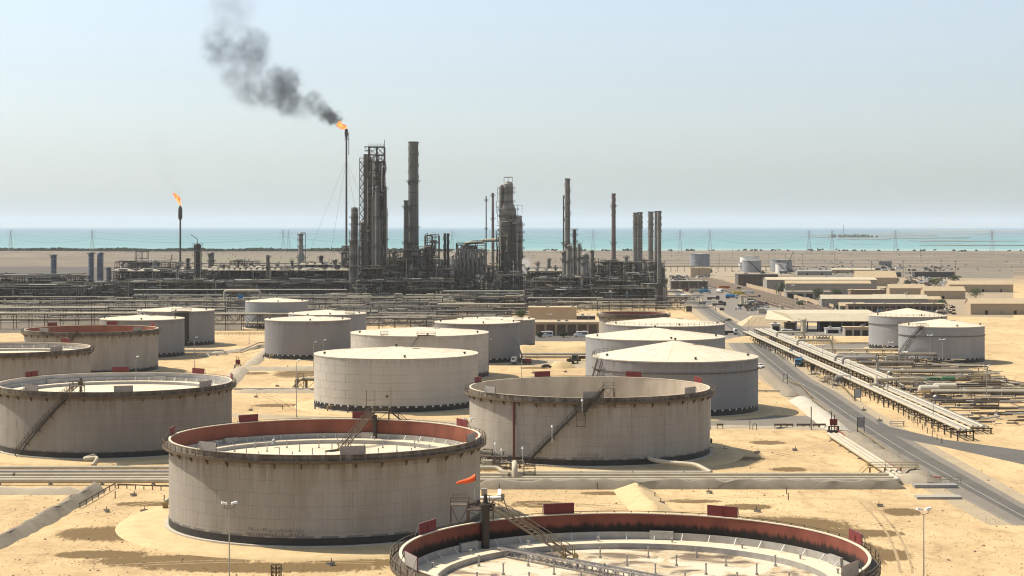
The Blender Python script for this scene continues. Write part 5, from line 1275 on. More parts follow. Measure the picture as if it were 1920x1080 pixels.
for s in (-1, 1):
    b.beam(A0 + sd_ * s, B0 + sd_ * s, .16, .2); b.beam(A0 + sd_ * s + Vector((0, 0, -.9)) + d0 * .06, B0 + sd_ * s + Vector((0, 0, -.9)), .12)
    for i in range(N_):
        p, q = A0 + d0 * i / N_ + sd_ * s, A0 + d0 * (i + 1) / N_ + sd_ * s
        if i > 0: b.beam(p, p + Vector((0, 0, -.9)), .1)
        b.beam(p + Vector((0, 0, -.9 if i % 2 and i else 0)), q + Vector((0, 0, 0 if i % 2 else -.9)), .08)
for i in range(N_ * 3): p = A0 + d0 * i / (N_ * 3); b.beam(p - sd_, p + sd_, .08, .06)
b.build('ladder_runway', M_GREYP, T0)
# windsock on the gantry
wx, wy = XA(890, 235), 235.0
t = thing('windsock', 'orange windsock pointing left on its pole, above the puddled open tank', 'windsock', (wx, wy, 18.0))
b = MB(); b.cyl((0, 0, 0), (0, 0, ZA(893, 235) - 18.0), .07, n=8); b.cyl((.55, .2, 0), (.55, .2, 2.9), .05, n=6); b.cyl((.55, .2, 2.3), (.55, .2, 3.0), .14, n=8); b.build('pole', M_GALV, t)
zt = ZA(895, 235) - 18.0; b = MB(); N_ = 7
P = []
for i in range(N_ + 1):
    f = i / N_; P.append((Vector((.1 - 2.5 * f, -.1 * f, zt + .05 - .95 * f - .12 * sin(f * 5))), .46 * (1 - f * .68) * (1 + .06 * sin(i * 2.4))))
vs_ = [p + Vector((0, cos(2 * pi * k / 12), sin(2 * pi * k / 12))) * r for p, r in P for k in range(12)]
b.add(vs_, [(i * 12 + k, i * 12 + (k + 1) % 12, (i + 1) * 12 + (k + 1) % 12, (i + 1) * 12 + k) for i in range(N_) for k in range(12)])
b.build('sock', M_ORANGE, t, smooth=True)
ho = MB().rev([(.44, -.03), (.50, -.03), (.50, .03), (.44, .03)], 16, closed=True).build('hoop', M_STEEL, t, (.1, 0, zt + .05)); ho.rotation_euler = (0, pi / 2, 0)
# T2 and T5 stairs
curved_stair(T2, 28.5, -128, .9, -99, 15.2); a = radians(-95)
platform(MB(), (29.2 * cos(a), 29.2 * sin(a)), 2.8, 2.4, 17.6, a + pi / 2, legs=2.8).build('crown_platform', M_STEELB, T2)
rolling_ladder(T2, (-3.2, -27.4, 17.4), (-9, -17, 14.0), 1.1, M_STEELB)
b = MB(); b.cyl((-2.0, -27.8, 13), (-2.0, -27.8, 19.4), .3, n=8); b.box((-2, -27.8, 18), (1.0, 1.0, 1.0)); b.build('guide_pole', M_STEELB, T2)
curved_stair(T5, 24.6, -115, .9, -88, 16.2)
curved_stair(CT[13], 17.0, 185, .8, 232, 14.4, width=1.3)
platform(MB(), (-11, -12.5), 5, 2, 14.8, .8).build('roof_platform', M_STEELB, CT[13])
curved_stair(CT[2], 24.5, 182, .8, 205, 15.6); railing(24.6, 16.06, 12, 1.2, .08, radians(130), radians(200), 16).build('roof_railing', M_STEELB, CT[2])
# slim outlet nozzles at the feet of the near fixed tanks
for ct, R in ((CT[0], 24.9), (CT[9], 17.8), (CT[10], 17.3), (CT[12], 17.1)):
    for k, aa in enumerate((-150, -135, -118)):
        a = radians(aa); b = MB(); b.tube([(R * cos(a), R * sin(a), 1.6), ((R + 2) * cos(a), (R + 2) * sin(a), 1.6), ((R + 2) * cos(a), (R + 2) * sin(a), .3)], .22, 8, fillet=.4); b.cyl(((R + 1) * cos(a), (R + 1) * sin(a), 1.4), ((R + 1) * cos(a), (R + 1) * sin(a), 2.6), .12, n=6)
        b.build('nozzle', M_COLD if k != 1 else M_YEL, ct, smooth=True)

# --- long pipelines on sleepers across the field ---
def pipeline(path, r, label, m=M_PIPE, every=10.7, group='pipelines on low sleepers', bands=()):
    t = thing('pipeline', label, 'pipeline', Vector(path[0]) * 1.0, 0, group); o = Vector(path[0])
    MB().tube([Vector(p) - o for p in path], r, 12, fillet=1.6).build('pipe', m, t, smooth=True)
    s0 = None
    for a, b_ in zip(path, path[1:]):
        a, b_ = Vector(a), Vector(b_); d = b_ - a
        if abs(d.z) > 1 or d.length < every: continue
        n = int(d.length / every); rz = atan2(d.y, d.x)
        for i in range(n):
            c = a + d * (i + .5) / n - o; c.z = -o.z
            if s0 is None:
                q = MB(); hh = max(a.z - r, .1); q.bb(-.3, .3, -r * 1.5, r * 1.5, 0, hh * .7); q.bb(-.18, .18, -r * .9, r * .9, hh * .7, hh + r * .25); s0 = q.build('sleeper', M_CONCG, t, c, rz)
            else: dup(s0, t, c, rz)
    for bx in bands:
        q = Vector(path[0]).lerp(Vector(path[1]), bx) - o; d = (Vector(path[1]) - Vector(path[0])).normalized()
        MB().cyl(q - d * .25, q + d * .25, r + .06, n=12).build('flange', M_STEELB, t, smooth=True)
    return t
xe = 86.0
pipeline([(-190, 386.5, .9), (84.5, 386.5, .9), (84.5, 462, .9)], .46, 'rear of the three long tan pipes, running behind the front open tank', bands=(.3, .69))
pipeline([(-190, 381.5, .9), (83.2, 381.5, .9), (83.2, 462, .9)], .46, 'middle of the three long tan pipes, with an elbow riser', bands=(.5, .655))
pipeline([(-190, 377.5, .9), (81.9, 377.5, .9), (81.9, 462, .9)], .52, 'nearest of the three long tan pipes, along the earth bank', bands=(.66,))
pipeline([(-190, 398, .9), (-62, 398, .9)], .42, 'fourth pipe on the left, furthest back at the grey tank foot')
pipeline([(-190, 391.5, .9), (-62, 391.5, .9)], .42, 'short grey-tan pipe between the left pipe pairs', M_PIPEG)
pipeline([(G(900, 876).x - 12, 391.5, 1.7), (G(935, 876).x, 391.5, 1.7), (G(945, 886).x, 389.5, .9), (G(1325, 888).x, 389.5, .9)], .5, 'bent pipe dropping beside the pipe tangle at the stair foot')
b = MB(); t = thing('riser_elbow', 'fat pale elbow standing on the long pipes by the stair foot', 'pipework', (XA(965, 383), 383, 0))
MB().tube([(0, -1.5, .9), (0, -.8, 3.2), (0, 3, 3.8), (0, 6, 2.2)], .62, 12, fillet=1.4).build('elbow', M_PIPE, t, smooth=True)
b = MB(); frame(b, 2, 4.4, 1, 3, 3.0, 2, 2, 0, None, .18); b.build('valve_frame', M_STEEL, t)
# valve tangle at T3 foot
rg = random.Random(4)
t = thing('valve_manifold', 'rusty tangle of small pipes and valves at the stair foot', 'pipework', (XA(925, 405), 405, 0))
b = MB(); clutter(b, -6.5, 7, -6, 8, .3, 2.2, 90, rg, (.06, .17), .15); tag(b.build('pipework', [M_STEELB, M_STEEL, M_PIPEG, M_STEELB, M_STEEL, M_STEELB], t, smooth=True), kind='stuff')
MB().bb(-2.4, 0, -4.6, -3.2, .2, 2.2).build('cabinet', M_PIPE, t); b = MB(); platform(b, (-2, 1), 3, 2, 2.6, legs=2.5); b.build('step_platform', M_STEELB, t)
t = thing('valve_skid', 'small dark valve skid at the right foot of the stair tank', 'equipment', (XA(1328, 437), 437, 0))
b = MB(); b.cyl((0, 0, .6), (0, 0, 2.6), .35, n=8); b.cyl((-.9, 0, 2.2), (-.5, 0, 2.2), .6, n=10); b.cyl((.5, 0, 2.2), (.9, 0, 2.2), .6, n=10); b.bb(-1.2, 1.2, -.6, .6, .1, .5); b.build('valve', M_STEEL, t, smooth=True)
# concrete tray behind the gantry
g = G(915, 937); t = thing('concrete_sump', 'white open-sided concrete tray behind the windsock', 'sump', (g.x, g.y, 0))
MB().bb(-2.6, 2.6, -1.6, 0, 0, .7).build('front_wall', M_WHITE, t); MB().bb(1.9, 2.6, 0.003, 8, 0, 1.0).build('side_wall', M_WHITE, t); MB().bb(-2.6, 1.9, 0.003, 8, 0, .12).build('floor', M_SANDP, t); MB().bb(-1.4, -.2, 4, 5.2, .12, 1.6).build('block', M_GREYP, t)

# --- earth banks ---
def berm(pts, wbase, h, name='earth_bank', m=M_BERM, top=.35, seed=0):
    P = [Vector((p[0], p[1], 0)) for p in pts]; Q = [P[0]]
    for a, b_ in zip(P, P[1:]):
        n = max(1, int((b_ - a).length / 2.5));
        for i in range(1, n + 1): Q.append(a.lerp(b_, i / n))
    rg = random.Random(seed + len(Q)); b = MB(); vs = []
    for i, p in enumerate(Q):
        d = (Q[min(i + 1, len(Q) - 1)] - Q[max(i - 1, 0)]).normalized(); s = Vector((-d.y, d.x, 0)); hh = h * (1 + rg.uniform(-.2, .2)) * (1 if 0 < i < len(Q) - 1 else .1)
        for k, z in ((-.5, -.02), (-.5 * top * 1.15, hh * .93), (-.25 * top, hh), (.25 * top, hh), (.5 * top * 1.15, hh * .93), (.5, -.02)):
            vs.append(p + s * (k * wbase + rg.uniform(-.28, .28)) + Vector((0, 0, z)))
    b.add(vs, [(i * 6 + k, i * 6 + k + 1, (i + 1) * 6 + k + 1, (i + 1) * 6 + k) for i in range(len(Q) - 1) for k in range(5)])
    return tag(b.build(name, m, smooth=True, ang=50), kind='structure')
M_BERMG = mat('bank_gunite_shaded', (.25, .215, .16), .95, (.18, .15, .11), .5, .9, .5, 1.5)  # grey bank lining, colour darkened to paint the shade on its slope
berm([(-8, 373.2), (82, 373.2)], 4.2, 1.75, m=M_BERMG, top=.45)
berm([(25.2, 371), (26.2, 352), (27.4, 336)], 8.5, 1.7, m=M_SANDP, top=.1)
berm([(-86, 371), (-87, 330), (-89, 300)], 5.0, 1.6, m=M_BERMG, top=.15)
berm([(-190, 366), (-88, 366)], 5, 1.2)
berm([(88.5, 380), (87.5, 430), (88, 462)], 6, 1.7, m=M_BERMG)
berm([(87, 478), (89, 520), (90, 560)], 7, 1.6, m=M_CONC)
berm([(90, 572), (93, 640), (95, 672)], 6, 1.6, m=M_BERMG)
g1, g2 = G(440, 736), G(592, 736); berm([(g1.x, g1.y), (g2.x, g2.y)], 5, 1.1)
g1, g2, g3 = G(425, 722), G(452, 694), G(596, 694); berm([(g1.x, g1.y), (g2.x, g2.y), (g3.x, g3.y)], 7, 1.4)
g1, g2 = G(505, 655), G(470, 685); berm([(g2.x, g2.y), (g1.x, g1.y)], 6, 1.3)
g1, g2 = G(1430, 660), G(1640, 664); berm([(g1.x + 4, g1.y), (g2.x, g2.y)], 5, 1.0)
g1, g2 = G(380, 668), G(500, 650); berm([(g1.x, g1.y), (g2.x, g2.y)], 5, 1.0)
g1, g2 = G(1335, 800), G(1555, 806); berm([(g1.x, g1.y), (g2.x, g2.y)], 3, .5)
g = G(1060, 670); berm([(g.x - 22, g.y + 22), (g.x + 12, g.y + 22)], 14, 3.2, m=M_SANDP)
g = G(1040, 690); berm([(g.x - 2, g.y), (g.x + 8, g.y + 2)], 8, 2.6, 'sand_heap', m=M_SANDP)
g = G(1690, 902); berm([(g.x - 3, g.y - 1), (g.x + 7, g.y)], 7, 1.6, 'sand_heap')
g = G(1690, 893)
MB_ = MB().bb(-4, 5, -1.2, 1.2, 0, .7); o = MB_.build('drain_cover', M_GREYP, loc=(XA(1740, 378), 374, 0)); tag(o, 'flat dark drain cover on concrete by the road bend', 'drain cover')
MB_ = MB().bb(-4.5, 4.5, -1.4, 1.4, 0, .5); o = MB_.build('drain_cover', M_CONCG, loc=(XA(1752, 362), 359, 0)); tag(o, 'flat grey slab lying on sand near the lower road', 'drain cover')

# --- guard rails, posts, fences ---
M_WOOD = mat('post_tan', (.34, .27, .16), .8, (.24, .18, .11), 1.0, .8)
def rail_fence(p0, p1, n, label, h=1.2, m=M_WOOD, name='guard_rail', cat='guard rail', group='guard rails along the road', rails=(.95,), t=.22, mid=None):
    A, B = G(*p0), G(*p1); d = B - A; r = thing(name, label, cat, A, atan2(d.y, d.x), group); L = d.length
    o = MB().bb(-t / 2, t / 2, -t / 2, t / 2, 0, h).build('post', m, r)
    for i in range(1, n): dup(o, r, (L * i / (n - 1), 0, 0))
    for z in rails: MB().bb(-.2, L + .2, -t / 2 - .10, -t / 2 - .003, h * z - .14, h * z + .1).build('rail', m, r)
    return r
rail_fence((1437, 697), (1467, 720), 12, 'upper-left guard rail of close posts beside the pointed roof tank')
rail_fence((1477, 717), (1503, 727), 8, 'short guard rail just right of the empty sign frame')
rail_fence((1503, 728), (1524, 751), 10, 'guard rail bending down after the sign frame')
rail_fence((1523, 754), (1556, 779), 14, 'guard rail running down to the red hydrant station')
rail_fence((1607, 810), (1695, 873), 26, 'long guard rail below the two-panel sign')
rail_fence((1551, 718), (1577, 724), 7, 'short guard rail on the far side of the bend')
rail_fence((1577, 725), (1604, 752), 12, 'guard rail on the far side leading to the blue-grey sign')
rail_fence((1441, 657), (1455, 660), 6, 'first small guard rail at the far curve')
rail_fence((1455, 661), (1470, 675), 8, 'second small guard rail at the far curve')
rail_fence((1408, 638), (1424, 650), 8, 'guard rail at the road mouth behind the cone tanks')
rail_fence((1420, 645), (1636, 647), 34, 'long two-rail fence before the sand platform', name='fence', cat='fence', group='long fences', rails=(.95, .5), t=.16)
rail_fence((1575, 700), (1790, 722), 26, 'wire fence crossing the manifold area at the right', name='fence', cat='fence', group='long fences', rails=(.9,), t=.14)
rail_fence((1690, 676), (1800, 694), 18, 'post fence in front of the silver tank pair', name='fence', cat='fence', group='long fences', rails=(.9, .5), t=.14, h=2.2)
rail_fence((1120, 592), (1250, 590), 24, 'railing at the yard left of the main road', name='fence', cat='fence', group='long fences', rails=(.95, .5), t=.16)
rail_fence((150, 629), (560, 628), 60, 'long yellowish railing below the trussed rack', name='fence', cat='fence', group='long fences', rails=(.95, .5), t=.16, m=M_YEL)
rail_fence((1250, 560), (1283, 585), 20, 'railing following the left edge of the far road', name='fence', cat='fence', group='long fences', rails=(.95, .5), t=.16, m=M_YEL)
rail_fence((782, 616), (817, 590), 14, 'yellow railing beside the service road', name='fence', cat='fence', group='long fences', rails=(.95, .5), t=.2, m=M_YEL)
for i, (a, b_, lb) in enumerate((((216, 915), (150, 953), 'low pipe handrail slanting along the left earth bank'), ((222, 916), (318, 920), 'low rail under the left long pipes'))):
    rail_fence(a, b_, 7, lb, h=1.0, m=M_STEELB, name='pipe_rail', cat='rail', group='low pipe rails', t=.16)
# free-standing marker posts
pm = None; MP = [(1640 + k * 9, 742 + k * 6.4) for k in range(0, 15)] + [(1618, 737), (1590, 720), (1577, 706), (1120, 918), (1228, 936), (1475, 926), (1478, 938), (936, 920), (216, 935), (308, 942), (530, 768), (1280, 703), (1570, 700), (1705, 765), (1722, 770)]
for mi, (px, py) in enumerate(MP):
    g = G(px, py)
    if pm is None:
        pm = MB().cyl((0, 0, 0), (0, 0, 1.5), .11, n=6).build('marker_post', M_STEELB, loc=g); o = pm
    else: o = pm.copy(); COL.objects.link(o); o.location = g
    tag(o, 'thin rusty marker post, ' + (ORD[mi] + ' down the row between road and pipeway' if mi < 15 else ('by the blue-grey sign', 'right of the far guard rail', 'above the far guard rail', 'behind the bank ridge left of the red board', 'in sand before the two red boards', 'on open sand, rear of a close pair', 'on open sand, front of a close pair', 'beside the white concrete tray', 'on sand near the left handrail', 'left of the lettered tank', 'in sand left of the thin lamp post', 'behind the pointed roof tank', 'beside the blue tanker', 'by the near end of the pipeway', 'at the last low pipes on the right')[mi - 15]), 'marker post', 'rusty marker posts')
# red fire-water line down the bank
pipeline([(94.2, 668, .6), (92.0, 600, .6), (89.6, 520, .6), (86.2, 470, .6), (85.8, 395, .6), (92, 384, .6)], .16, 'thin dark red pipe running down beside the guard rails', mat('pipe_red', (.22, .05, .045), .6), 9)
pipeline([(70, 590, .5), (70.01, 590, .5), (92, 588, .5)], .3, 'short pipe passing through the bank near the pointed roof tank', every=5)
g = G(438, 733); g2 = G(592, 733); pipeline([(g.x, g.y, .7), (g2.x, g2.y, .7)], .3, 'pipe along the low bank left of the broad pale tank', M_PIPEG, 9)
for k, y0 in enumerate((660, 663, 667)):
    g = G(345, y0); g2 = G(420 + k * 4, y0); pipeline([(g.x, g.y, .8), (g2.x, g2.y, .8)], .34, ('back', 'middle', 'front')[k] + ' pipe of three lying right of the black-banded tank', M_PIPEG, 9)
for k, y0 in enumerate((652, 657)):
    g = G(452, y0 + 8); g2 = G(500, y0); pipeline([(g.x, g.y, .8), (g.x + 4, g2.y, 2.4), (g2.x, g2.y, 2.4)], .3, ('upper', 'lower')[k] + ' pipe stepping up to the streaked tank', every=6)
for k, y0 in enumerate((661, 667, 672)):
    g = G(976, y0); g2 = G(1100, y0); pipeline([(g.x, g.y, .7), (g2.x, g2.y, .7)], .5, ('back', 'middle', 'front')[k] + ' of three pipes passing the crane truck', (M_PIPEG, M_PIPEG, M_PIPE)[k], 12)
# inclined pipes on trestle left of the broad pale tank
t = thing('pipe_trestle', 'trestle carrying slanted pipes left of the broad pale tank', 'pipework', (XA(572, 600), 598, 0))
for k in range(3): MB().tube([(-4, k * 1.4, .8), (-1, k * 1.4, 3.6), (6, k * 1.4, 3.6)], .35, 8, fillet=.8).build('pipe', M_PIPE, t, smooth=True)
b = MB(); frame(b, -3, 4, -1, 4, 3.1, 3, 3, .8, rg, .25); platform(b, (-1, -1.5), 2, 1.6, 4.4, legs=4); b.build('trestle_frame', M_STEELB, t)
# yellow crossover walkway at the pipe bend
t = thing('crossover_walkway', 'yellow steel walkway bridging the pipes at the bend', 'walkway', (XA(1672, 392), 391, 0))
b = MB(); platform(b, (0, 0), 11, 1.2, 1.9, legs=0)
for x in (-5, -1.7, 1.7, 5): b.beam((x, -.5, 0), (x, -.5, 1.9), .18); b.beam((x, .5, 0), (x, .5, 1.9), .18); b.beam((x, -.6, 1.9), (x, -.6, 3), .1)
b.beam((-5.5, 0, 1.9), (-7.6, 0, .1), .9, .12); b.beam((-5.5, -.5, 3), (-7.6, -.5, 1.1), .08); b.build('walkway_frame', M_YEL, t)
t = thing('crossover_rail', 'yellow handrail leading from the crossover to the road edge', 'rail', (XA(1725, 384), 383, 0)); b = MB()
for i in range(5): b.beam((i * 1.9, -i * .9, 0), (i * 1.9, -i * .9, 1.3), .12)
b.beam((0, 0, 1.3), (7.6, -3.6, 1.3), .1); b.beam((0, 0, .7), (7.6, -3.6, .7), .08); b.build('rail', M_YEL, t)
# hydrant stations, valve benches
def hydrant(px, py, label, s=1.0):
    g = G(px, py); t = thing('hydrant_station', label, 'fire hydrant station', g)
    b = MB(); b.bb(-1.7 * s, 1.7 * s, -.8, .8, 0, .6); b.bb(-1.4 * s, -1.0 * s, -.5, .5, .6, 1.6); b.bb(1.0 * s, 1.4 * s, -.5, .5, .6, 1.6); b.beam((-1.5 * s, 0, 1.6), (1.5 * s, 0, 1.6), .25); b.build('base', M_STEEL, t)
    MB().bb(-1.0 * s, 1.0 * s, -.15, .15, 1.9, 3.6).build('red_box', M_RED, t)
    b = MB(); b.cyl((-.5 * s, .3, 0), (-.5 * s, .3, 5.6 * s), .12, n=8); b.cyl((.3 * s, .3, 0), (.3 * s, .3, 4.6), .12, n=8); b.build('post', M_STEEL, t)
hydrant(1563, 811, 'red hydrant box on a dark base at the junction of the bank and track'); hydrant(446, 692, 'red hydrant box on the low bank left of the streaked tank', .9)
bn = None
for px in (1350, 1458, 1470, 1481, 1500, 1513, 1530, 1542):
    if bn is None:
        bn = thing('valve_bench', 'small brown valve bench by the track, first from the left', 'valve bench', G(px, 804), 0, 'valve benches by the track')
        b = MB(); b.bb(-.9, .9, -.3, .3, .9, 1.4); b.build('valve_box', M_STEELB, bn)
        l0 = MB().bb(-.08, .08, -.08, .08, 0, .9).build('leg', M_STEEL, bn, (-.75, 0, 0)); dup(l0, bn, (.75, 0, 0))
    else: o = copy_tree(bn, G(px, 804), label='small brown valve bench by the track, ' + ORD[(1350, 1458, 1470, 1481, 1500, 1513, 1530, 1542).index(px)] + ' from the left')
MB_ = MB().cyl((0, 0, 0), (0, 0, 6.2), .14, n=8).build('marker_pole', M_STEEL, loc=G(1521, 806)); tag(MB_, 'tall thin dark pole standing among the valve benches', 'pole')
g = G(1175, 800)
t = thing('pipe_stand', 'bent pipe stand near the right side of the stair tank', 'pipework', G(1406, 806)); b = MB(); b.tube([(0, 0, 0), (0, 0, 2.6)], .1, 6); b.tube([(.8, 0, 0), (.8, 0, 1.6), (1.8, 0, 1.6), (1.8, 0, 0)], .1, 6, fillet=.3); b.build('pipe', M_STEELB, t)
# sign frames
def sign(px, py, w_, h0, h1, label, panels, mcol=M_STEELB):
    g = G(px, py); t = thing('road_sign', label, 'sign', g)
    for s in (-1, 1): MB().bb(s * w_ / 2 - .08, s * w_ / 2 + .08, -.08, .08, 0, h1).build('post', M_STEEL, t)
    for z0, z1, m in panels: MB().bb(-w_ / 2 + .085, w_ / 2 - .085, -.06, .06, z0, z1).build('panel', m, t)
    b = MB()
    for z in (h0, (h0 + h1) / 2, h1 - .1): b.beam((-w_ / 2, .1, z), (w_ / 2, .1, z), .12)
    b.build('cross_bar', M_STEEL, t)
sign(1472.5, 724, 1.5, 1.0, 4.2, 'empty black sign frame beside the guard rails', ())
sign(1614, 812, 1.8, 1.6, 4.2, 'tall sign with two plain grey-brown panels at the junction', ((1.5, 2.85, M_GREYP), (2.9, 4.2, M_GREYP)))
sign(1608, 753, 2.0, 1.2, 4.0, 'blue-grey sign board on posts beside the far guard rail', ((1.3, 3.9, mat('sign_bluegrey', (.30, .33, .36), .5)),))
sign(1487, 671, 2.8, 1.0, 3.6, 'pale blue sign board near the blue tanker truck', ((1.0, 3.6, mat('sign_bluegrey', (.30, .33, .36), .5)),))
sign(1449.5, 645, 2.6, .6, 3.6, 'beige board standing by the long fence', ((.2, 3.5, M_CONC),))
sign(1292, 588, 3.4, .8, 4.8, 'dark notice board left of the far road', ((1.2, 4.6, M_STEEL),))
sign(1524, 700, 1.2, 1.0, 3.4, 'narrow dark board by the blue tanker truck', ((.8, 3.2, M_STEEL),))
t = thing('concrete_bench', 'pale concrete frame on the far road side', 'frame', G(1682, 799)); b = MB(); b.bb(-2, 2, -.5, .5, 1.2, 1.4)
for s in (-1.8, 1.8): b.bb(s - .1, s + .1, -.4, .4, 0, 1.2)
b.bb(-2, 2, 1.4, 1.6, .4, .6); b.build('bench_frame', M_CONC, t)
# --- lamp posts ---
def lamp_proto(h, heads, label, g, ang=.3):
    t = thing('lamp_post', label, 'lamp post', g, 0, 'floodlight posts')
    b = MB(); b.cyl((0, 0, 0), (0, 0, h), .13, .07, n=8); b.cyl((0, 0, 0), (0, 0, .5), .24, n=8); b.build('pole', M_GALV, t, smooth=True)
    b = MB()
    for k in range(heads):
        a = ang + 2 * pi * k / heads; c = Vector((cos(a), sin(a), 0)); b.beam((0, 0, h - .05), c * .7 + Vector((0, 0, h + .1)), .07); b.beam(c * .7 + Vector((0, 0, h + .1)), c * .75 + Vector((0, 0, h + .55)), .07)
    b.build('arm', M_STEELB, t)
    l0 = None
    for k in range(heads):
        a = ang + 2 * pi * k / heads
        if l0 is None:
            b = MB(); b.add([(.25, -.3, .1), (1.15, -.35, .25), (1.15, .35, .25), (.25, .3, .1), (.3, -.22, .38), (1.1, -.28, .55), (1.1, .28, .55), (.3, .22, .38)], [(3, 2, 1, 0), (4, 5, 6, 7), (0, 1, 5, 4), (1, 2, 6, 5), (2, 3, 7, 6), (3, 0, 4, 7)])
            l0 = b.build('lamp_head', M_WHITE, t, (0, 0, h + .45), a)
        else: dup(l0, t, (0, 0, h + .45), a)
    return t
LP = [(430, 953, 260, 2, 'twin floodlight post in front of the red-lined open tank with lettering'), (1732, 964, 262, 2, 'twin floodlight post at the bottom right, on open sand'),
      (878, 792, 385, 2, 'twin floodlight post between the two nearest open tanks'), (1332, 736, 481, 2, 'floodlight post at the right edge of the stair tank'),
      (556, 680, 512, 1, 'thin lamp post on sand left of the broad pale tank'), (365, 636, 690, 1, 'lamp post before the black-banded grey tank'), (255, 673, 600, 1, 'lamp post at the foot of the smaller red-lined tank'),
      (467, 608, 830, 1, 'lamp post below the trussed rack'), (588, 645, 690, 1, 'lamp post before the streaked tank, left one'), (606, 641, 700, 1, 'lamp post before the streaked tank, right one'),
      (916, 640, 650, 2, 'lamp post against the slate grey tank'), (978, 676, 600, 1, 'thin pole by the crane truck'), (1031, 592, 900, 2, 'lamp post in front of the tan flat building'),
      (1104, 590, 900, 2, 'lamp post right of the tan flat building'), (1519, 650, 700, 1, 'first lamp post along the pipeway'), (1542, 650, 690, 1, 'second lamp post along the pipeway'), (1594, 664, 600, 1, 'third lamp post along the pipeway'),
      (1671, 645, 770, 2, 'lamp post in front of the left silver tank'), (1697, 664, 640, 5, 'many-headed lamp post over the manifold area'), (1744, 632, 700, 2, 'tall lamp post in front of the nearer silver tank'), (1767, 640, 690, 2, 'tall lamp post at the right end of the silver tanks'),
      (1664, 702, 560, 1, 'lamp post rising through the pipeway'), (1750, 748, 490, 1, 'lamp post at the near end of the pipeway'), (1487, 537, 1150, 6, 'tall mast with ring of lights by the palm'), (1699, 552, 1050, 2, 'lamp post behind the left silver tank'),
      (1403, 590, 940, 1, 'lamp post left of the sand-coloured tent roof'), (1301, 490, 1700, 1, 'tall pole beside the brown garages'), (1850, 690, 560, 2, 'lamp post beyond the manifold area at the right edge')]
for px, yt, D, hd, lb in LP: lamp_proto(ZA(yt, D), hd, lb, (XA(px, D), D, 0), rg.uniform(0, 1) if hd != 2 else .25)
# ground fittings: small covers, boxes and stubs around the tanks
rz_ = random.Random(15); FP = None
FT_ = [(480, 745), (520, 725), (470, 770), (1390, 770), (1420, 850), (1360, 845), (1490, 845), (1240, 945), (1330, 925), (1420, 960), (1650, 950), (250, 930), (270, 960), (200, 960), (620, 1060), (1000, 700), (1060, 698), (540, 690), (1620, 770), (1650, 790)]
for i, (px, py) in enumerate(FT_):
    if FP is None:
        FP = thing('ground_valve_box', '', 'valve box', G(px, py), 0, 'small valve boxes in the sand'); MB().bb(-.55, .55, -.4, .4, 0, .45).build('box', M_CONCG, FP); MB().bb(-.62, .62, -.47, .47, .452, .52).build('lid', M_STEELB, FP); MB().cyl((.2, 0, .5), (.2, 0, 1.1), .07, n=6).build('stem', M_STEEL, FP); o = FP
    else: o = copy_tree(FP, G(px, py), rz_.uniform(0, 3))
    o['label'] = 'small rusty-lidded valve box in the sand, %s from the top' % ORD[sorted(FT_, key=lambda q: q[1]).index((px, py))]
# electrical stand at the bottom
t = thing('cable_stand', 'dark rack of small boxes at the bottom below the red-lined tank', 'equipment', (XA(518, 275), 275, 0)); b = MB()
frame(b, -.75, .75, -.3, .3, 2.6, .75, .65, 0, None, .1, rails=False)
for i in range(3):
    for k in range(4): b.bb(-.65 + i * .5, -.35 + i * .5, -.35, -.25, .2 + k * .6, .55 + k * .6)
b.build('rack', M_STEELB, t)
for k, (px, py) in enumerate(((158, 900),)):
    pass
t = thing('pipe_support', 'tan pipe elbow on a bracket at the left foot of the lettered tank', 'pipework', (XA(316, 345), 345, 0)); MB().tube([(2.5, 3, 3.0), (.6, 0, 2.4), (-.4, -1, 1.6)], .45, 10, fillet=.8).build('elbow', M_PIPE, t, smooth=True); b = MB(); b.bb(-.9, .1, -1.4, -.6, 0, 1.3); b.bb(-1.1, .8, -1.6, -.4, 1.3, 1.6); b.build('bracket', M_YEL, t)
t = thing('nozzle_bend', 'white bent outlet pipe at the foot of the grey-lined tank', 'pipework', (XA(165, 405), 405, 0)); MB().tube([(0, 6, 2), (-1, 0, 2.0), (2.5, -.5, 2.4), (1.8, -3, .9)], .42, 10, fillet=1).build('bend', M_PIPE, t, smooth=True)
# ---------------- pipeway, buildings, yard, vehicles, plants, pylons ----------------
# pipeway beside the road
def pipeway(x0, x1, ya, yb, z, n, r, label, m=M_PIPE, every=7.0, bend=None):
    t = thing('pipeway', label, 'pipe rack', (x0, ya, 0), 0, 'pipeway beside the road'); W = x1 - x0; L = yb - ya
    b = MB()
    for s in (0, W): b.beam((s, 0, 0), (s, 0, z - r), .3)
    b.beam((-.4, 0, z - r - .15), (W + .4, 0, z - r - .15), .3); b.beam((0, 0, z * .45), (W, 0, z * .45), .2)
    o = b.build('trestle', M_STEEL, t)
    for i in range(1, int(L / every) + 1): dup(o, t, (0, i * every, 0))
    for k in range(n):
        x = W * (k + .5) / n; rr = r * (1, .8, 1, .65, .9)[k % 5]
        P = [(x, 0, z + rr - r), (x, L, z + rr - r)]
        if bend: P = [(bend[0], -k * .1 - .5, bend[1]), (bend[0] - .01, -k * .1 - .5, z + rr - r), (x, 0, z + rr - r), (x, L, z + rr - r)] if k == 0 else P
        MB().tube(P, rr, 8, fillet=1).build('pipe', (m, M_PIPEG, M_HOOD, M_PIPED)[k % 4], t, smooth=True)
    return t
pipeway(119.5, 127.5, 592, 880, 4.2, 7, .34, 'upper bank of seven cream pipes on tall trestles')
pipeway(113.5, 117.5, 455, 880, 2.9, 3, .36, 'lower three-pipe bank nearest the road')
pipeway(120.5, 126.0, 470, 600, 2.0, 4, .35, 'short low bank of pipes below the end of the upper bank')
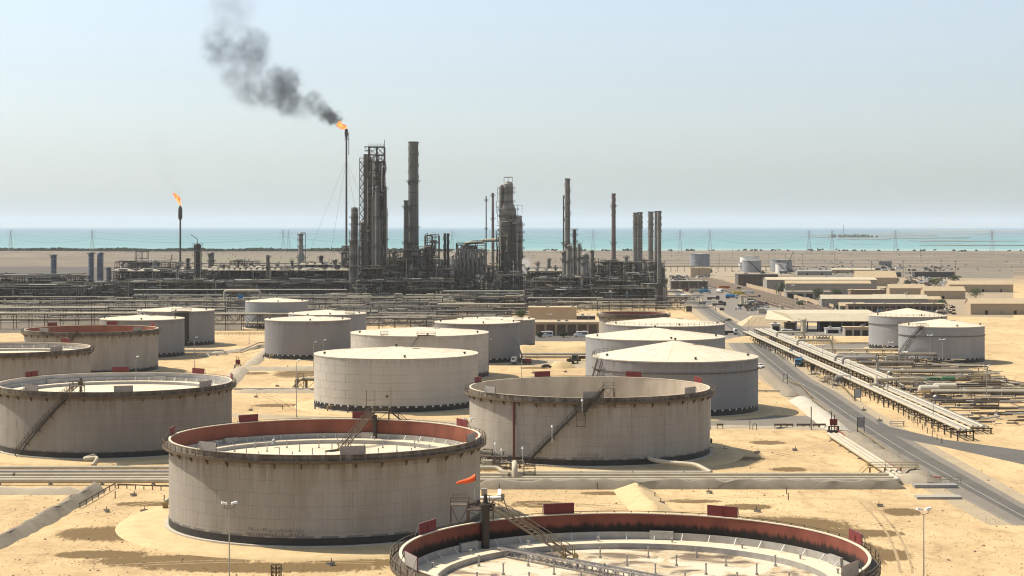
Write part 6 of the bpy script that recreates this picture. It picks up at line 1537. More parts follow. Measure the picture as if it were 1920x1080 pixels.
for k, (yy, z, x2, lb) in enumerate(((640, 6.6, 131, 'first grey pipe arch over the pipeway, nearest'), (655, 6.0, 134, 'second grey pipe arch over the pipeway'), (742, 6.4, 133, 'third pipe arch over the pipeway'), (800, 6.2, 131, 'fourth pipe arch over the pipeway, farthest'))):
    t = thing('pipe_arch', lb, 'pipework', (0, yy, 0), 0, 'pipe arches over the pipeway'); MB().tube([(118.5, 0, 5.2), (118.5, 0, z + 1), (x2, 0, z + 1), (x2, 0, .4)], .5, 10, fillet=1.8).build('pipe', M_PIPEG if k < 2 else M_PIPE, t, smooth=True)
rv = random.Random(19); b = MB()
for i in range(90):
    y = rv.uniform(460, 870); x = rv.choice((112.2, 118.3, 128.2)); z = rv.uniform(.4, 2.8); b.tube([(x, y, 0), (x, y, z), (x + rv.uniform(-1.5, 1.5), y + rv.uniform(0, 3), z)], rv.uniform(.07, .16), 6, rv.randrange(6))
    if i % 3 == 0: b.cyl((x - .1, y, z), (x + .1, y, z), .35, n=8, m=2)
tag(b.build('valve_risers', [M_PIPE, M_PIPEG, M_STEEL, M_COLD, M_STEELB, M_YEL], smooth=True), 'small risers and valve wheels along the pipeway', 'pipework', kind='stuff')
t = thing('cross_header', 'fat pipe header turning right off the end of the upper bank', 'pipework', (0, 590, 0)); MB().tube([(120, 0, 5.2), (119.8, -2.2, 4.2), (133, -2.2, 4.6), (133, -2.2, 1.0)], .6, 10, fillet=1.2).build('header', M_PIPE, t, smooth=True)
MB().tube([(119, 6, 5.2), (118.5, -8, 5.2), (118.5, -9, 3.2), (116, -12, 3.2)], .55, 10, fillet=1.2).build('bend', M_PIPE, t, smooth=True)
rg = random.Random(12)
for k, (xa, xb, D, z, lb) in enumerate(((128, 166, 700, 4.5, 'long flat pipe frame behind the arched pipes'), (128, 175, 745, 3.0, 'pipe run in front of the silver pair'), (130, 150, 668, 3.6, 'arched grey pipes over the pipeway'), (128, 165, 640, 2.6, 'flat pipe run crossing to the many-headed lamp'), (133, 172, 566, 2.2, 'nearer pipe run right of the pipeway'))):
    pipe_rack(xa, D, xb, D, 3.5, (z,), 3, lb, 300 + k, bay=7, pm=M_PIPE if k != 2 else M_PIPEG, post=.22, loops=1 if k == 2 else 0)
for k, (xa, xb, ya, yb, zz, n_, lb) in enumerate(((128, 175, 575, 640, 1.8, 190, 'dense tangle of valves and pipes right of the pipeway'), (128, 178, 640, 735, 2.2, 170, 'tangle of pipes before the silver tanks'), (108, 113, 600, 660, 1.6, 50, 'valves beside the road at the pipeway'), (120, 160, 490, 570, 1.4, 120, 'low pipes at the near right'))):
    b = MB(); clutter(b, xa, xb, ya, yb, .3, zz, n_, rg, (.10, .3), .25); tag(b.build('valve_field', [M_PIPE, M_PIPEG, M_STEELB, M_COLD, M_STEELB, M_PIPE], smooth=True), lb, 'pipework', kind='stuff')
M_GREEN = mat('green_paint', (.05, .19, .07), .6, (.03, .12, .05), .8, .6)
t = thing('green_skid', 'green painted equipment skid in the manifold area', 'equipment', (XA(1763, 620), 620, 0)); MB().bb(-5, 0, -1.5, 1.5, .3, 2.2).build('housing', M_GREEN, t); MB().cyl((.6, 0, 1.5), (5, 0, 1.5), 1.1, n=12).build('tank', M_GREEN, t, smooth=True); MB().bb(-5.2, 5.2, -1.7, 1.7, 0, .3).build('skid', M_STEEL, t)
def small_tank_h(px, py, L, r, label, m): 
    g = G(px, py); t = thing('horizontal_tank', label, 'tank', g); vessel_h(r, L).build('shell', m, t, (0, 0, r + 1.0), smooth=True); return t
small_tank_h(1742, 743, 6, 1.3, 'tan horizontal tank right of the pipeway', M_HOOD); small_tank_h(1772, 738, 7, 1.2, 'tan horizontal tank at the right edge', M_HOOD)
small_tank_h(1581, 722, 5, 1.2, 'small dull green tank between road rail and pipeway', M_COLG)

# --- buildings ---
M_WALLT = mat('wall_tan', (.42, .325, .215), .9, (.35, .27, .18), .15, .8, .1)
M_WALLG = mat('wall_greyish', (.30, .275, .235), .9, (.24, .22, .19), .15, .8, .1)
M_ROOFT = mat('roof_tan', (.46, .36, .225), .8, (.37, .285, .18), .2, .8)
M_ROOFP = mat('roof_pale', (.50, .435, .315), .8, (.40, .34, .24), .2, .8)
M_ROOFK = mat('roof_dark', (.10, .09, .085), .8, (.14, .12, .11), .2, .8)
M_OPEN = mat('opening_shade', (.03, .027, .025), .8)  # near-black colour painted on as the shade inside doorways and under the canopy
M_BRICKY = mat('wall_brown', (.20, .145, .105), .9, (.16, .115, .085), .3, .8)
def windows(t, x0, x1, y, z0, z1, n, w_, m=M_GLASS, name='window'):
    o = None
    for i in range(n):
        cx = x0 + (x1 - x0) * (i + .5) / n
        if o is None: o = MB().bb(-w_ / 2, w_ / 2, -.06, 0, z0, z1).build(name, m, t, (cx, y - .003, 0))
        else: dup(o, t, (cx, y - .003, 0))
def building(px0, px1, yb, ytop, depth, label, roof='flat', wall=M_WALLT, rm=M_ROOFT, nw=0, doors=0, over=.4, rz=0, rise=1.6, colon=False, name='building', group=None, parapet=True, cat='building'):
    D = DA(yb); x0, x1 = XA(px0, D), XA(px1, D); W = x1 - x0; h = ZA(ytop, D)
    if roof == 'gable': h -= 0
    t = thing(name, label, cat, ((x0 + x1) / 2, D, 0), rz, group)
    MB().bb(-W / 2, W / 2, 0 if not colon else 3.0, depth, 0, h).build('wall', wall, t)
    if roof == 'flat':
        MB().bb(-W / 2 - over, W / 2 + over, -over, depth + over, h, h + .3).build('roof', rm, t)
        b = MB(); r2 = random.Random(int(px0)); 
        for k in range(max(1, int(W / 12))): x = r2.uniform(-W / 2 + 1, W / 2 - 2); b = MB().bb(x, x + 1.6, depth * .3, depth * .3 + 1.4, h + .303, h + 1.2); b.build('roof_unit', M_GREYP, t)
    elif roof == 'gable':
        z = h; e = over; r2 = random.Random(int(px0 * 3)); u0 = None
        for k in range(max(2, int(W / 14))):
            x = r2.uniform(-W / 2 + 1, W / 2 - 1)
            if u0 is None: u0 = MB().bb(-.7, .7, -.9, -.05, 1.2, 2.3).build('cooling_unit', M_GREYP, t, (x, 0, 0))
            else: dup(u0, t, (x, 0, 0))
        d0 = None
        for k in range(max(1, int(W / 16))):
            x = -W / 2 + W * (k + .5) / max(1, int(W / 16)) + r2.uniform(-2, 2); d0 = MB().bb(x - .9, x + .9, -.08, -.003, 0, min(2.6, h * .6)).build('door', M_OPEN, t)
        b = MB(); b.add([(-W / 2 - e, -e, z), (W / 2 + e, -e, z), (W / 2 + e, depth / 2, z + rise), (-W / 2 - e, depth / 2, z + rise), (W / 2 + e, depth + e, z), (-W / 2 - e, depth + e, z),
                         (-W / 2 - e, -e, z + .25), (W / 2 + e, -e, z + .25), (W / 2 + e, depth / 2, z + rise + .25), (-W / 2 - e, depth / 2, z + rise + .25), (W / 2 + e, depth + e, z + .25), (-W / 2 - e, depth + e, z + .25)],
                        [(0, 1, 2, 3), (3, 2, 4, 5), (6, 7, 8, 9), (9, 8, 10, 11), (0, 1, 7, 6), (4, 5, 11, 10), (1, 2, 8, 7), (2, 4, 10, 8), (0, 3, 9, 6), (3, 5, 11, 9)]); b.build('roof', rm, t)
        b = MB()
        for s in (-1, 1):
            x = s * W / 2; b.add([(x, 0.01, z), (x, depth - .01, z), (x, depth / 2, z + rise - .02), (x - s * .2, 0.01, z), (x - s * .2, depth - .01, z), (x - s * .2, depth / 2, z + rise - .02)], [(0, 1, 2), (5, 4, 3), (0, 2, 5, 3), (1, 2, 5, 4)])
        b.build('gable_wall', wall, t)
        b = MB()
        for k in range(int(W / 3.5)): x = -W / 2 + 3.5 * k + 1.7; b.beam((x, -e, z + .30), (x, depth / 2, z + rise + .30), .12)
        tag(b.build('roof_ribs', rm, t), kind='stuff')
    if nw: windows(t, -W / 2, W / 2, 0, h * .35, h * .7, nw, W / nw * .35)
    if doors:
        if colon:
            o = None
            for i in range(doors + 1):
                x = -W / 2 + W * i / doors
                if o is None: o = MB().bb(-.35, .35, 0, .7, 0, h - .8).build('column', wall, t, (x, 0, 0))
                else: dup(o, t, (x, 0, 0))
            MB().bb(-W / 2 - .35, W / 2 + .35, -.1, 3.0, h - .8, h).build('lintel', wall, t)
            windows(t, -W / 2, W / 2, 3.0, 0, h - 1.2, doors, W / doors * .8, M_BRICKY, 'recess_panel')
        else: windows(t, -W / 2, W / 2, 0, 0, h * .72, doors, W / doors * .72, M_OPEN, 'door_shade')  # dark slabs on the wall paint the shade of open bays
    return t
building(1003, 1122, 629, 605, 22, 'long tan arcade building with dark bays behind the minibuses', colon=True, doors=6, rm=M_WALLT)
building(992, 1081, 614, 577, 14, 'tan upper block with chamfered end above the arcade', 'flat', M_WALLT, M_ROOFT)
building(1076, 1116, 606, 593, 10, 'low dark annex with rounded drum behind the arcade', 'flat', M_STEEL, M_CONCG)
building(1258, 1327, 542, 527, 16, 'low row of open garages beside the far road', colon=True, doors=4, wall=M_WALLG, rm=M_WALLG)
building(1295, 1332, 517, 503, 14, 'tan cube building below the lone white tank', wall=M_WALLT, rm=M_WALLT)
building(1385, 1458, 537, 515, 26, 'dark open shed with black sides below the far tanks', colon=True, doors=7, wall=M_ROOFK, rm=M_ROOFK)
building(1438, 1644, 547, 525, 24, 'longest grey-walled warehouse with thin cream roof edge', 'gable', rise=1.8, wall=M_WALLG, rm=M_ROOFP)
building(1474, 1633, 552, 532, 12, 'lower warehouse strip with two cream roof bands', 'gable', rise=2.2, wall=M_WALLG, rm=M_ROOFT)
building(1607, 1682, 536, 521, 22, 'tan gable-roofed hall behind the long warehouse', 'gable', M_WALLT, M_ROOFT, rise=6.0)
building(1595, 1660, 558, 544, 12, 'brown-walled block with tan roof in the middle of the compound', wall=M_BRICKY, rm=M_ROOFT)
building(1475, 1560, 560, 547, 12, 'pale shed half hidden behind two round trees', wall=M_WALLG, rm=M_ROOFP, doors=5)
building(1541, 1740, 577, 561, 12, 'long low hall with pale gable roof in the compound', 'gable', M_WALLG, M_ROOFP, rise=2.6)
building(1590, 1770, 586, 570, 8, 'long open store with rusty goods under its roof', wall=M_BRICKY, rm=M_ROOFP, doors=16)
building(1575, 1622, 584, 574, 9, 'small hut with bright orange-tan gable roof', 'gable', M_WALLG, M_ROOFT, rise=2.0, nw=4)
building(1668, 1735, 555, 541, 12, 'tan low house with sloping roof at the right, left half', 'gable', M_WALLT, M_ROOFT, rise=3.2)
building(1733, 1810, 561, 546, 12, 'tan low house with sloping roof at the right, right half', 'gable', M_WALLT, M_ROOFT, rise=3.2)
building(1820, 1930, 590, 570, 14, 'tan block at the far right edge', 'gable', M_WALLT, M_ROOFT, rise=3)
building(1660, 1700, 548, 540, 8, 'little pale hut behind the tan houses', wall=M_WALLG, rm=M_ROOFP)
building(1447, 1463, 621, 608, 4, 'little white guard hut at the road junction', wall=M_ROOFP, rm=M_WHITE, doors=1)
building(1473, 1493, 619, 606, 5, 'brown cube hut right of the guard hut', wall=M_BRICKY, rm=M_CONC)
building(1548, 1576, 625, 616, 3, 'white cabin in front of the canopy', wall=M_WHITE, rm=M_WHITE, doors=1)
building(1584, 1630, 632, 614, 6, 'low lean-to with a tan roof right of the white cabin', wall=M_WALLG, rm=M_ROOFT, doors=3)
building(1648, 1672, 497, 490, 10, 'dark shed standing on the plain at the right', wall=M_COLG, rm=M_ROOFP)
building(1422, 1480, 588, 580, 4, 'long parked white trailer body in the yard', wall=M_PIPE, rm=M_PIPE, name='trailer', cat='trailer')
building(1490, 1545, 531, 523, 12, 'small pale shed behind the longest warehouse, left', wall=M_WALLG, rm=M_ROOFP)
building(1552, 1600, 528, 520, 12, 'small blue-grey shed behind the longest warehouse, right', 'gable', M_BLUES, M_COLG)
building(1495, 1560, 516, 509, 14, 'low grey roof beside the hazy white tanks', 'gable', M_WALLG, M_GREYP)
building(1640, 1700, 570, 558, 10, 'pale roofed annex behind the long open store', 'gable', M_WALLG, M_ROOFP, rise=2)
building(1702, 1765, 573, 562, 10, 'tan roofed annex behind the silver tanks', 'gable', M_WALLT, M_ROOFT, rise=2)
building(1555, 1592, 548, 538, 9, 'little tan-roofed hut between warehouse and trees', 'gable', M_WALLT, M_ROOFT, rise=1.5)
building(1612, 1650, 572, 563, 9, 'flat disc-roofed kiosk in the compound', wall=M_STEEL, rm=M_ROOFP)
building(1640, 1690, 519, 511, 12, 'dark yard store with flat roof on the plain', wall=M_COLD, rm=M_COLG)
building(1715, 1790, 520, 510, 12, 'long dark store at the right end of the plain yard', wall=M_COLD, rm=M_COLG)
building(1560, 1640, 512, 506, 12, 'low tan store on the plain before the dark yard', 'gable', M_WALLT, M_ROOFP)
building(1780, 1900, 548, 534, 14, 'tan hall beyond the green tree at the right', 'gable', M_WALLT, M_ROOFT, rise=3)
# small yard goods too tiny to pick apart
b = MB(); rg = random.Random(66)
for _ in range(1500):
    z = rg.choice(((1590, 1790, 571, 590), (1440, 1800, 499, 516), (1700, 1800, 519, 540), (1400, 1440, 560, 584), (1450, 1700, 545, 575), (1255, 1330, 518, 526), (1480, 1600, 560, 582)))
    g = G(rg.uniform(z[0], z[1]), rg.uniform(z[2], z[3])); s_ = rg.uniform(.4, 1.4); b.box((g.x, g.y, s_ * .5), (s_ * rg.uniform(1, 3), s_, s_), rg.uniform(-.4, .4), rg.randrange(6))
tag(b.build('yard_goods', [M_BRICKY, M_STEEL, M_HOOD, M_WHITE, M_BLUES, M_COLD]), 'small goods heaped over the storage yards', kind='stuff')
# open canopy with the hipped end
D = 925.0; x0, x1 = XA(1490, D), XA(1648, D)
t = thing('canopy_shed', 'big open canopy with cream folded roof left of the silver tanks', 'canopy', ((x0 + x1) / 2, D, 0)); W = x1 - x0; dz = 28
ze, zr = ZA(602, D), ZA(602, D) + 3.6
b = MB(); b.add([(-W / 2, 0, ze), (W / 2, 0, ze), (W / 2, 8, zr), (-W / 2 - 3, 8, zr)], [(0, 1, 2, 3)]); b.add([(-W / 2 - 3, 8.01, zr), (W / 2, 8.01, zr), (W / 2, dz, zr + 1), (-W / 2 - 10, dz, zr + 1)], [(0, 1, 2, 3)]); b.add([(-W / 2 - .01, 0, ze), (-W / 2 - 3, 8, zr), (-W / 2 - 10, dz, zr + 1), (-W / 2 - 13, dz * .6, ze)], [(0, 1, 2, 3)])
o = b.build('roof', M_ROOFP, t); sm_ = o.modifiers.new('s', 'SOLIDIFY'); sm_.thickness = .3; sm_.offset = -1
MB().bb(-W / 2 + 14, W / 2, 14, 14.5, 0, ze + 1).build('shade_backing', M_OPEN, t)  # near-black sheet stands for the shade under the open roof
c0 = None
for i in range(8):
    x = -W / 2 + 1 + (W - 2) * i / 7
    if c0 is None: c0 = MB().cyl((0, 2, 0), (0, 2, ze - .2), .4, n=8).build('column', M_BLUES, t, (x, 0, 0))
    else: dup(c0, t, (x, 0, 0))
b = MB(); b.cyl((-W / 2 + 4, 0, 0), (-W / 2 + 4, 0, 5), .9, n=12); b.beam((-W / 2 + 4, 0, 5), (-W / 2 + 2, 0, 7), .2); b.beam((-W / 2 + 4, 0, 5), (-W / 2 + 6, 0, 7), .2); b.build('silo_post', M_BLUES, t, smooth=True)
t = thing('vent_tower', 'cream round vent tower at the left end of the canopy', 'tower', (XA(1507, 915), 915, 0)); b = MB(); b.cyl((0, 0, 0), (0, 0, 3), 1.7, 1.3, n=14); b.cyl((0, 0, 3), (0, 0, 6.4), 1.2, n=14); b.cyl((0, 0, 6.4), (0, 0, 7.0), 1.6, n=14); b.build('tower', M_ROOFP, t, smooth=True)
o = copy_tree(t, (XA(1466, 1080), 1080, 0), label='cream round vent tower behind the sand-coloured tent roof'); o = copy_tree(t, (XA(1391, 1230), 1230, 0), label='cream round vent tower among the yard trucks')
# hipped sand-coloured tent roof
g = G(1447, 612); t = thing('tent_shelter', 'low sand-coloured hipped shelter beside the canopy', 'shelter', (g.x, g.y, 0)); b = MB(); a_, c_ = 16, 9
b.add([(-a_, 0, 0), (a_, 0, 0), (a_, 26, 0), (-a_, 26, 0), (-c_, 8, 5), (c_, 8, 5), (c_, 18, 5), (-c_, 18, 5)], [(0, 1, 5, 4), (1, 2, 6, 5), (2, 3, 7, 6), (3, 0, 4, 7), (4, 5, 6, 7)]); b.build('roof', M_ROOFT, t)
b = MB(); 
for i in range(9): x = -a_ + 2 * a_ * i / 8; b.beam((x, -.05, 0), (x * c_ / a_, 8, 5.03), .15)
b.build('seam', M_SANDP, t)
# raised sand platform with enclosures
g = G(1525, 642); b = MB(); b.add([(-46, -3, 0), (40, -3, 0), (48, 16, 0), (-40, 16, 0), (-36, 4, 2.2), (28, 4, 2.2), (32, 13, 2.2), (-30, 13, 2.2)], [(0, 1, 5, 4), (1, 2, 6, 5), (2, 3, 7, 6), (3, 0, 4, 7), (4, 5, 6, 7)])
tag(b.build('sand_platform', M_SANDP, loc=(g.x, g.y, .004)), kind='structure')
pe = None
for px in (1503, 1536, 1548):
    loc = (XA(px, g.y + 2), g.y + .5, .6)
    if pe is None:
        pe = thing('equipment_pen', 'first fenced pump pen on the sand platform', 'equipment', loc, 0, 'fenced pump pens'); b = MB(); frame(b, -3, 3, -1.4, 1.4, 2.6, 1.5, 2.6, 0, None, .2, rails=False); b.build('pen_frame', M_CONC, pe); MB().bb(-1, 1, -.8, .8, 0, 1.8).build('pump_box', M_STEELB, pe)
    else: copy_tree(pe, loc, label='second fenced pump pen on the sand platform' if px == 1536 else 'third fenced pump pen on the sand platform')
# pipeline corridor running away past the yard, with its wall
quad('corridor_bed', [(1455, 585), (1580, 585), (1352, 523), (1325, 523)], .006, mat('corridor_earth', (.17, .13, .09), .95, (.24, .19, .13), .08, .9))
t = thing('pipe_corridor', 'wide brown corridor of parallel pipes running away past the yard', 'pipework', (0, 1130, 0)); xs_ = G(1470, 582).x
for k in range(11):
    MB().tube([(xs_ + 3 + k * 2.6, 0, 1.0), (xs_ + 3 + k * 2.6, 720, 1.0)], .5, 6).build('pipe', M_STEELB if k % 3 else M_BRICKY, t, smooth=True)
s0 = MB().bb(xs_ + 1, xs_ + 31, -.3, .3, 0, .5).build('sleeper', M_CONC, t)
for i in range(1, 40): dup(s0, t, (0, i * 18, 0))
t = thing('compound_wall', 'tan compound wall following the brown pipe corridor', 'wall', (xs_ + 36, 1180, 0)); s0 = MB().bb(-.2, .2, 0, 29.5, 0, 3.0).build('wall_panel', M_WALLT, t)
for i in range(1, 20): dup(s0, t, (0, i * 30, 0))
p0 = MB().bb(-.35, .35, -.44, -.06, 0, 3.3).build('pier', M_WALLT, t)
for i in range(1, 20): dup(p0, t, (0, i * 30, 0))

# --- vehicles ---
def wheel(t, x, y, r, w_=.3, proto=[None]):
    o = MB().cyl((0, -w_ / 2, 0), (0, w_ / 2, 0), r, n=14).build('wheel', M_TYRE, t, (x, y, r), smooth=True)
    h = MB().cyl((0, -w_ / 2 - .02, 0), (0, w_ / 2 + .02, 0), r * .5, n=10).build('rim', M_GALV, o); return o
def body_profile(prof, w_, inset=.12):
    """side outline (x, z) extruded across, with the upper points drawn in"""
    zmax = max(z for _, z in prof); zmid = zmax * .55; n = len(prof); vs = []
    for s in (-1, 1):
        for x, z in prof: vs.append((x, s * (w_ / 2 - (inset if z > zmid else 0)), z))
    return vs, [tuple(range(n - 1, -1, -1)), tuple(range(n, 2 * n))] + [(i, (i + 1) % n, n + (i + 1) % n, n + i) for i in range(n)]
def car(label, m, loc, rz, kind='car', group='parked cars and pickups'):
    t = thing({'car': 'car', 'pickup': 'pickup_truck', 'van': 'minibus'}[kind], label, {'car': 'car', 'pickup': 'pickup truck', 'van': 'minibus'}[kind], loc, rz, group)
    if kind == 'car': pr = [(-2.2, .35), (2.25, .35), (2.3, .8), (1.2, .98), (.6, 1.48), (-1.1, 1.5), (-1.9, 1.02), (-2.25, .95)]; wd, wb, wr = 1.8, 1.35, .34; win = [(.95, 1.02), (.5, 1.42), (-1.0, 1.44), (-1.6, 1.04)]
    elif kind == 'pickup': pr = [(-2.6, .45), (2.5, .45), (2.55, 1.0), (1.5, 1.15), (.9, 1.75), (-.3, 1.78), (-.45, 1.1), (-2.6, 1.1)]; wd, wb, wr = 1.85, 1.6, .4; win = [(1.2, 1.2), (.8, 1.68), (-.2, 1.7), (-.3, 1.2)]
    else: pr = [(-3.6, .4), (3.3, .4), (3.6, .9), (3.0, 1.35), (2.1, 2.6), (1.6, 2.75), (-3.4, 2.75), (-3.65, 2.4)]; wd, wb, wr = 2.05, 2.3, .38; win = [(2.55, 1.5), (1.95, 2.35), (-3.2, 2.35), (-3.3, 1.5)]
    b = MB(); b.add(*body_profile(pr, wd)); o = b.build('body', m, t); bv = o.modifiers.new('b', 'BEVEL'); bv.width = .06; bv.segments = 2
    k = .125
    for s in (-1, 1):
        b = MB(); y = s * (wd / 2 - (.09 if kind == 'car' else .09)); vs = [(x, y + s * (.0 if z < pr[5][1] * .8 else -.02), z) for x, z in win]; vs += [(x, y + s * .03, z) for x, z in win]
        b.add(vs, [(3, 2, 1, 0), (4, 5, 6, 7), (0, 1, 5, 4), (1, 2, 6, 5), (2, 3, 7, 6), (3, 0, 4, 7)]); b.build('side_window', M_GLASS, t)
        MB().box((pr[1][0] + .03, s * wd * .36, .78 if kind != 'van' else .95), (.08, .32, .18)).build('headlight', M_LAMP, t)
        for sx in (-1, 1): wheel(t, sx * wb, s * (wd / 2 - .12), wr, .24)
    p, q = (pr[3], pr[4]); nx, nz = -(q[1] - p[1]), (q[0] - p[0]); L = hypot(nx, nz); nx, nz = -nx / L * .02, -nz / L * .02; f0, f1 = .12, .9
    A = (p[0] + (q[0] - p[0]) * f0 + abs(nx), p[1] + (q[1] - p[1]) * f0 + abs(nz)); B = (p[0] + (q[0] - p[0]) * f1 + abs(nx), p[1] + (q[1] - p[1]) * f1 + abs(nz))
    b = MB(); hw_ = wd / 2 - .2; b.add([(A[0], -hw_, A[1]), (A[0], hw_, A[1]), (B[0], hw_ - .08, B[1]), (B[0], -hw_ + .08, B[1])], [(0, 1, 2, 3)]); b.build('windscreen', M_GLASS, t)
    if kind == 'pickup': MB().bb(-2.5, -.55, -.75, .75, 1.103, 1.13).build('cargo_bed', M_STEEL, t)
    MB().bb(pr[1][0] - .02, pr[1][0] + .14, -wd / 2 + .1, wd / 2 - .1, .42, .62).build('bumper', M_STEEL, t)
    if kind == 'van': MB().bb(-3.2, .5, wd / 2 - .1, wd / 2 + .003, 1.25, 1.36).build('stripe', M_BLUE, t); MB().bb(-2.4, -.8, -.6, .6, 2.77, 2.95).build('roof_unit', M_WHITE, t)
    return t
def truck(label, loc, rz, cabm, load='bed', loadm=M_STEEL, group='trucks in and near the yard', L=8.0):
    t = thing({'bed': 'flatbed_truck', 'box': 'box_truck', 'tank': 'tanker_truck', 'crane': 'crane_truck', 'mixer': 'tanker_truck'}[load], label, 'truck', loc, rz, group)
    MB().bb(-L / 2, L / 2, -.5, .5, .8, 1.1).build('chassis', M_STEEL, t)
    b = MB(); c = L / 2; b.add(*body_profile([(c - 1.9, 1.0), (c + .1, 1.0), (c + .15, 1.8), (c - .1, 2.9), (c - .3, 3.05), (c - 1.9, 3.05)], 2.4, .1)); o = b.build('cab', cabm, t); bv = o.modifiers.new('b', 'BEVEL'); bv.width = .08; bv.segments = 2
    b = MB(); b.add([(c + .17, -1.0, 1.85), (c + .17, 1.0, 1.85), (c - .06, .95, 2.75), (c - .06, -.95, 2.75)], [(0, 1, 2, 3)]); b.build('windscreen', M_GLASS, t)
    for s in (-1, 1):
        MB().bb(c - 1.5, c - .4, s * 1.19 - .03, s * 1.19 + .03, 1.9, 2.65).build('side_window', M_GLASS, t)
        MB().bb(c + .1, c + .2, s * .8 - .2, s * .8 + .2, 1.15, 1.35).build('headlight', M_LAMP, t)
        for x in (c - 1.0, -c + 1.0, -c + 2.3): wheel(t, x, s * 1.0, .5, .35)
    MB().bb(c + .1, c + .3, -1.15, 1.15, .6, 1.0).build('bumper', M_STEEL, t)
    x0_, x1_ = -c, c - 2.1
    if load == 'bed':
        MB().bb(x0_, x1_, -1.2, 1.2, 1.1, 1.25).build('bed', loadm, t)
        for s in (-1, 1): MB().bb(x0_, x1_, s * 1.17 - .04, s * 1.17 + .04, 1.25, 1.9).build('side_board', loadm, t)
        MB().bb(x0_, x0_ + .08, -1.12, 1.12, 1.253, 1.9).build('tailgate', loadm, t)
    elif load == 'box': MB().bb(x0_, x1_, -1.2, 1.2, 1.1, 3.3).build('box_body', loadm, t)
    elif load in ('tank', 'mixer'):
        b = MB(); b.cyl((x0_ + .2, 0, 2.2), (x1_ - .2, 0, 2.2), 1.15, n=16); b.cyl((x0_, 0, 2.2), (x0_ + .2, 0, 2.2), .8, 1.15, n=16); b.build('tank', loadm, t, smooth=True)
        MB().bb(x0_ + .4, x1_ - .4, -.3, .3, 3.3, 3.5).build('catwalk', M_STEEL, t); MB().bb(x0_ + .6, x1_ - .8, -1.15, 1.15, 1.1, 1.35).build('saddle', M_STEEL, t)
        b = MB(); b.tube([(x0_ + .6, -1.25, 1.3), (x0_ + .6, -1.3, 2.4), (x1_ - .6, -1.3, 2.4)], .09, 6); b.build('hose', M_BLUE, t)
    else:
        MB().bb(x0_, x1_, -1.2, 1.2, 1.1, 1.3).build('bed', M_RED, t); MB().bb(-1.2, .6, -1, 1, 1.3, 2.6).build('turret', M_STEEL, t)
        b = MB(); b.beam((-.5, 0, 2.4), (1.2, 0, 7.0), .5); b.beam((1.2, 0, 7.0), (3.4, 0, 10.2), .34); b.build('boom', M_BLUES, t); MB().bb(x0_ + .2, -1.6, -1, 1, 1.303, 2.4).build('counterweight', M_RED, t)
    return t
car('first white minibus in front of the arcade building, behind the slate grey tank', M_WHITE, (XA(1023, 882), 882, .01), pi, 'van', 'white minibuses')
car('second white minibus, half behind the left side of the cone roof tanks', M_WHITE, (XA(1089, 882), 882, .01), pi, 'van', 'white minibuses')
car('white minibus on the cross road by the guard hut', M_WHITE, (XA(1478, 900), 900, 0), 0, 'van', 'white minibuses')
car('white pickup coming down the road beside the pointed roof tank', M_WHITE, (XA(1424, 688), 688, .02), -1.2, 'pickup', 'vehicles on the road')
truck('blue tanker truck with coiled hoses parked by the road bend', (XA(1499, 698), 698, .02), -1.9, M_BLUE, 'tank', M_BLUE, 'vehicles on the road')
truck('white tank lorry leaving from behind the railed roof tank', (XA(1368, 900), 900, .02), 0.2, M_WHITE, 'bed', M_STEEL, 'vehicles on the road')
car('small dark car crossing at the yard mouth', M_STEEL, (XA(1366, 1030), 1030, .02), .8, 'car', 'vehicles on the road')
truck('dark crane truck with raised blue boom between the tanks', (XA(978, 700), 706, 0), pi - .3, M_WHITE, 'crane', M_RED, 'crane trucks')
truck('dark truck parked by the sand heap', (XA(1075, 705), 712, 0), 1.2, M_COLD, 'bed', M_STEEL, 'site trucks'); truck('second truck beyond the sand heap', (XA(1094, 720), 726, 0), .3, M_WHITE, 'bed', M_STEEL, 'site trucks')
car('white car parked near the sand heap', M_WHITE, (XA(1054, 688), 690, 0), .2); car('dark low car left of the sand heap', M_COLD, (XA(1026, 686), 688, 0), .1)
car('white car on the street behind the slate tank roof', M_WHITE, (XA(921, 1000), 1000, 0), 0)
truck('dark truck on the kerb at the pipeway valves', (XA(1577, 640), 636, 0), 1.4, M_COLD, 'tank', M_COLG, 'site trucks')
